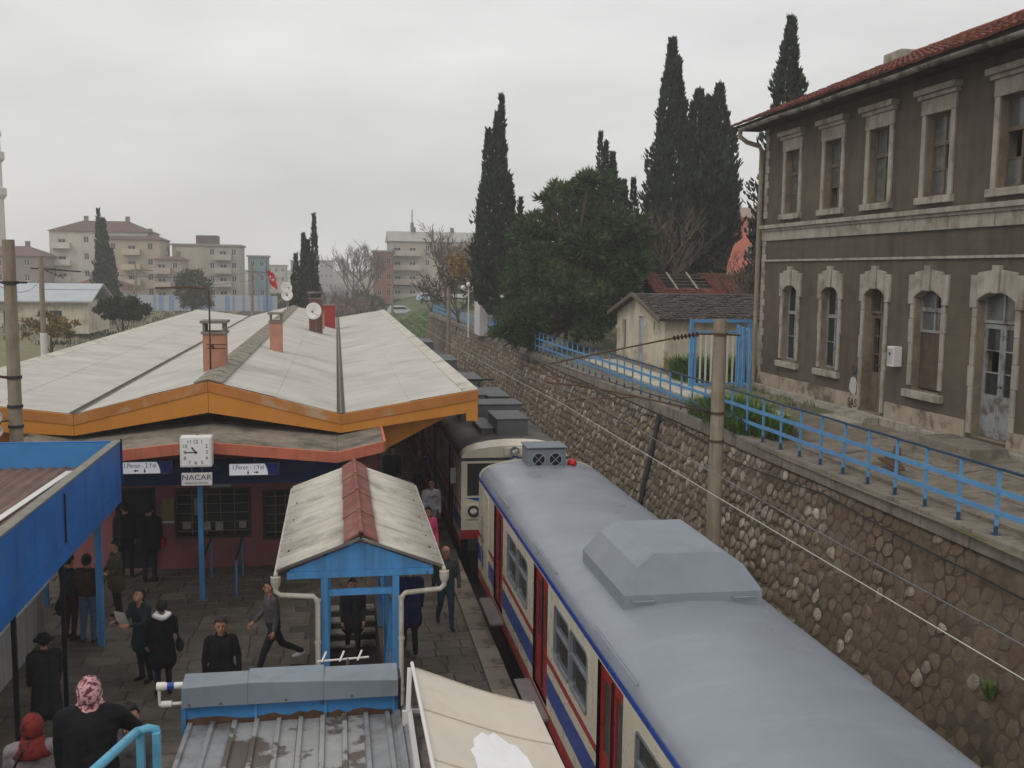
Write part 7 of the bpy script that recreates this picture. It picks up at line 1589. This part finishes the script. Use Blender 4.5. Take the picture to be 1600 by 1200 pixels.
held(tl, 'red_bag', lambda q: (q.ell((-.30, -.02, .86), (.06, .10, .12), 12, 8), q.tube([(-.30, .06, .95), (-.28, .0, 1.06), (-.30, -.06, .95)], .01, 6)), cloth('red_bag', c(190, 26, 36)), 'small red bag hanging at the tall man in black', 'bag', True)
person(-4.92, 24.75, 0, 200, 1.78, black2, black_c, 'dark dressed man in the ticket office doorway beside the tall man', bulk=1.08)
person(-5.17, 20.65, 0, 150, 1.68, teal_c, maroon_c, 'person in dark green jacket behind the black post under the blue canopy', bulk=1.05, arms=((30, 8, 60), (10, 6, 15)))
p8b = person(-4.80, 20.45, 0, 170, 1.74, brown_c, jean, 'man in dark jacket and light blue jeans leaning near the blue post', bulk=1.08, arms=((30, 6, 70), (15, 6, 30)), headpitch=15)
held(p8b, 'black_handbag', lambda q: (q.ell((.52, .05, .70), (.08, .15, .17), 12, 8), q.tube([(.52, .15, .8), (.5, .05, 1.0), (.52, -.05, .8)], .012, 6)), black_c, 'black handbag hanging beside the pair under the blue canopy', 'bag', True)
ht = person(-4.5, 16.33, 0, 205, 1.60, black2, black_c, 'person in long dark coat and black hat walking below the blue canopy', coat=.42, bulk=1.15, hair='black', lean=6, stride=10)
worn(ht, 'hat', lambda q: q.lathe((0, -.06, 1.645), None, [(.165, -.01), (.16, .005), (.105, .012), (.10, .07), (.075, .095), (0, .10)], 18), black_c, True)
person(1.34, 19.04, 0, 178, 1.75, navy_c, black_c, 'person in navy blue coat walking away right of the stair shelter', coat=.62, stride=14, bulk=1.1)
person(2.17, 20.28, 0, 4, 1.72, gr2, jeand, 'balding man in grey sweater and jeans walking along the platform edge', bald=True, stride=14, arms=((-14, 10, 15), (16, 10, 20)), headyaw=25)
person(2.12, 23.98, 0, 20, 1.66, pink_c, sand_c, 'person in bright pink top half hidden by the shelter roof', stride=12, headyaw=-40, hair='brown')
wh_ = person(2.48, 26.99, 0, 4, 1.70, white_c, cloth('pale_jeans', c(176, 160, 164)), 'youth in white printed hoodie walking along the platform', hood=True, stride=10, headpitch=20, bulk=1.05)
worn(wh_, 'chest_print', lambda q: [q.bar((-.10 + .05 * k, -.150 - .004 * (k % 2), 1.25 + .02 * math.sin(k * 2.2)), (-.07 + .05 * k, -.152, 1.33 - .02 * math.sin(k * 1.7)), .018, .012) for k in range(5)], navy_c)
ol = person(2.53, 31.64, 0, 0, 1.76, olive_c, navyj, 'man in olive jacket walking beside the far train', stride=12, bulk=1.1)
held(ol, 'dark_bag', lambda q: q.ell((.30, -.05, .62), (.06, .15, .13), 12, 8), black_c, 'dark bag carried by the man in the olive jacket', 'bag', True)
person(1.69, 31.96, 0, 8, 1.76, black2, black_c, 'man in black jacket under the canopy behind the shelter roof', bulk=1.15)
person(1.30, 36.5, 0, 0, 1.72, black_c, navyj, 'person in black farthest back under the orange canopy', stride=10)
person(1.75, 27.2, 0, 5, 1.64, black2, black_c, 'dark haired person whose head shows above the shelter roof corner')
person(.30, 21.15, -.88, 2, 1.72, black2, black_c, 'dark dressed person coming down the stair inside the shelter', stride=14, bulk=1.08, hair='black', coat=.7)
# people on the footbridge stair at the lower left
st_ = thing('footbridge_stair', (-2.2, 10, 0), 'concrete footbridge stair rising towards the camera at the lower left', 'stairs')
sm_ = local_mesh('stair_step', lambda q: q.box(-1.35, 1.15, 0, .31, -.30, 0), mt['conc'])
for k in range(22): inst(sm_, 'stair_step', st_, (-2.45, 12.3 - .29 * k, .17 * (k + 1)))
bl = person(-2.08, 8.75, 2.21, 12, 1.62, black_c, black_c, 'woman in wide black coat with patterned pink headscarf gripping the turquoise handrail', coat=.45, scarf=floral, bulk=1.35, arms=((38, 30, 12), (4, 8, 10)), headyaw=0, headpitch=18, lean=8, group='people on the footbridge stair')
bl.rotation_euler.z = R(186)
rs_ = person(-2.82, 9.75, 1.53, 190, 1.60, graytop, graytop, 'woman with red headscarf and pale grey coat on the footbridge stair', coat=.5, scarf=redscarf, bulk=1.15, group='people on the footbridge stair')
held(rs_, 'dark_shoulder_bag', lambda q: (q.ell((.26, .10, .95), (.09, .17, .17), 12, 8), q.tube([(.26, .2, 1.05), (.1, .16, 1.42), (-.05, .0, 1.47), (.1, -.14, 1.40), (.26, -.1, 1.05)], .014, 6)), black2, 'dark shoulder bag of the woman with the red headscarf', 'bag', True)
person(-2.02, 10.05, 1.36, 8, 1.70, grey_c, black2, 'man with dark hair half hidden behind the woman in the wide black coat', hair='black', group='people on the footbridge stair')
# turquoise handrail end at the lower left
hr = thing('stair_handrail', (-1.6, 8.6, 2.2), 'rust speckled turquoise tube handrail at the bottom left', 'handrail')
q = MB(); q.tube([(-1.78, 7.4, 3.66), (-1.70, 8.55, 3.42), (-1.68, 8.68, 3.40)], .038, 10); q.build('top_rail', mt['turq'], hr, smooth=True)
q = MB(); q.tube([(-1.68, 8.66, 3.40), (-1.60, 8.72, 3.40), (-1.54, 8.74, 3.38), (-1.53, 8.74, 3.30)], .038, 10); q.build('bend', mt['turq'], hr, smooth=True)
for x, z0 in ((-1.53, 2.0), (-1.66, 2.0)):
    q = MB(); q.box(x - .03, x + .03, 8.66, 8.74, z0, 3.37); q.build('post', mt['turq'], hr)

# ------------------------------------------------------------------ damp winter air
q = MB(); q.box(-700, 700, -60, 560, -2.0, 45.0)
hz = q.build('haze', [], kind='stuff')
hm = bpy.data.materials.new('haze_air'); hm.use_nodes = True; n = hm.node_tree.nodes; n.clear()
o_ = n.new('ShaderNodeOutputMaterial'); pv = n.new('ShaderNodeVolumePrincipled'); pv.inputs['Color'].default_value = (.96, .96, .96, 1); pv.inputs['Density'].default_value = 0.0011; pv.inputs['Anisotropy'].default_value = 0.2
hm.node_tree.links.new(pv.outputs[0], o_.inputs['Volume']); hz.data.materials.append(hm)
scene.cycles.volume_bounces = 2; scene.cycles.max_bounces = 6; scene.cycles.use_denoising = True
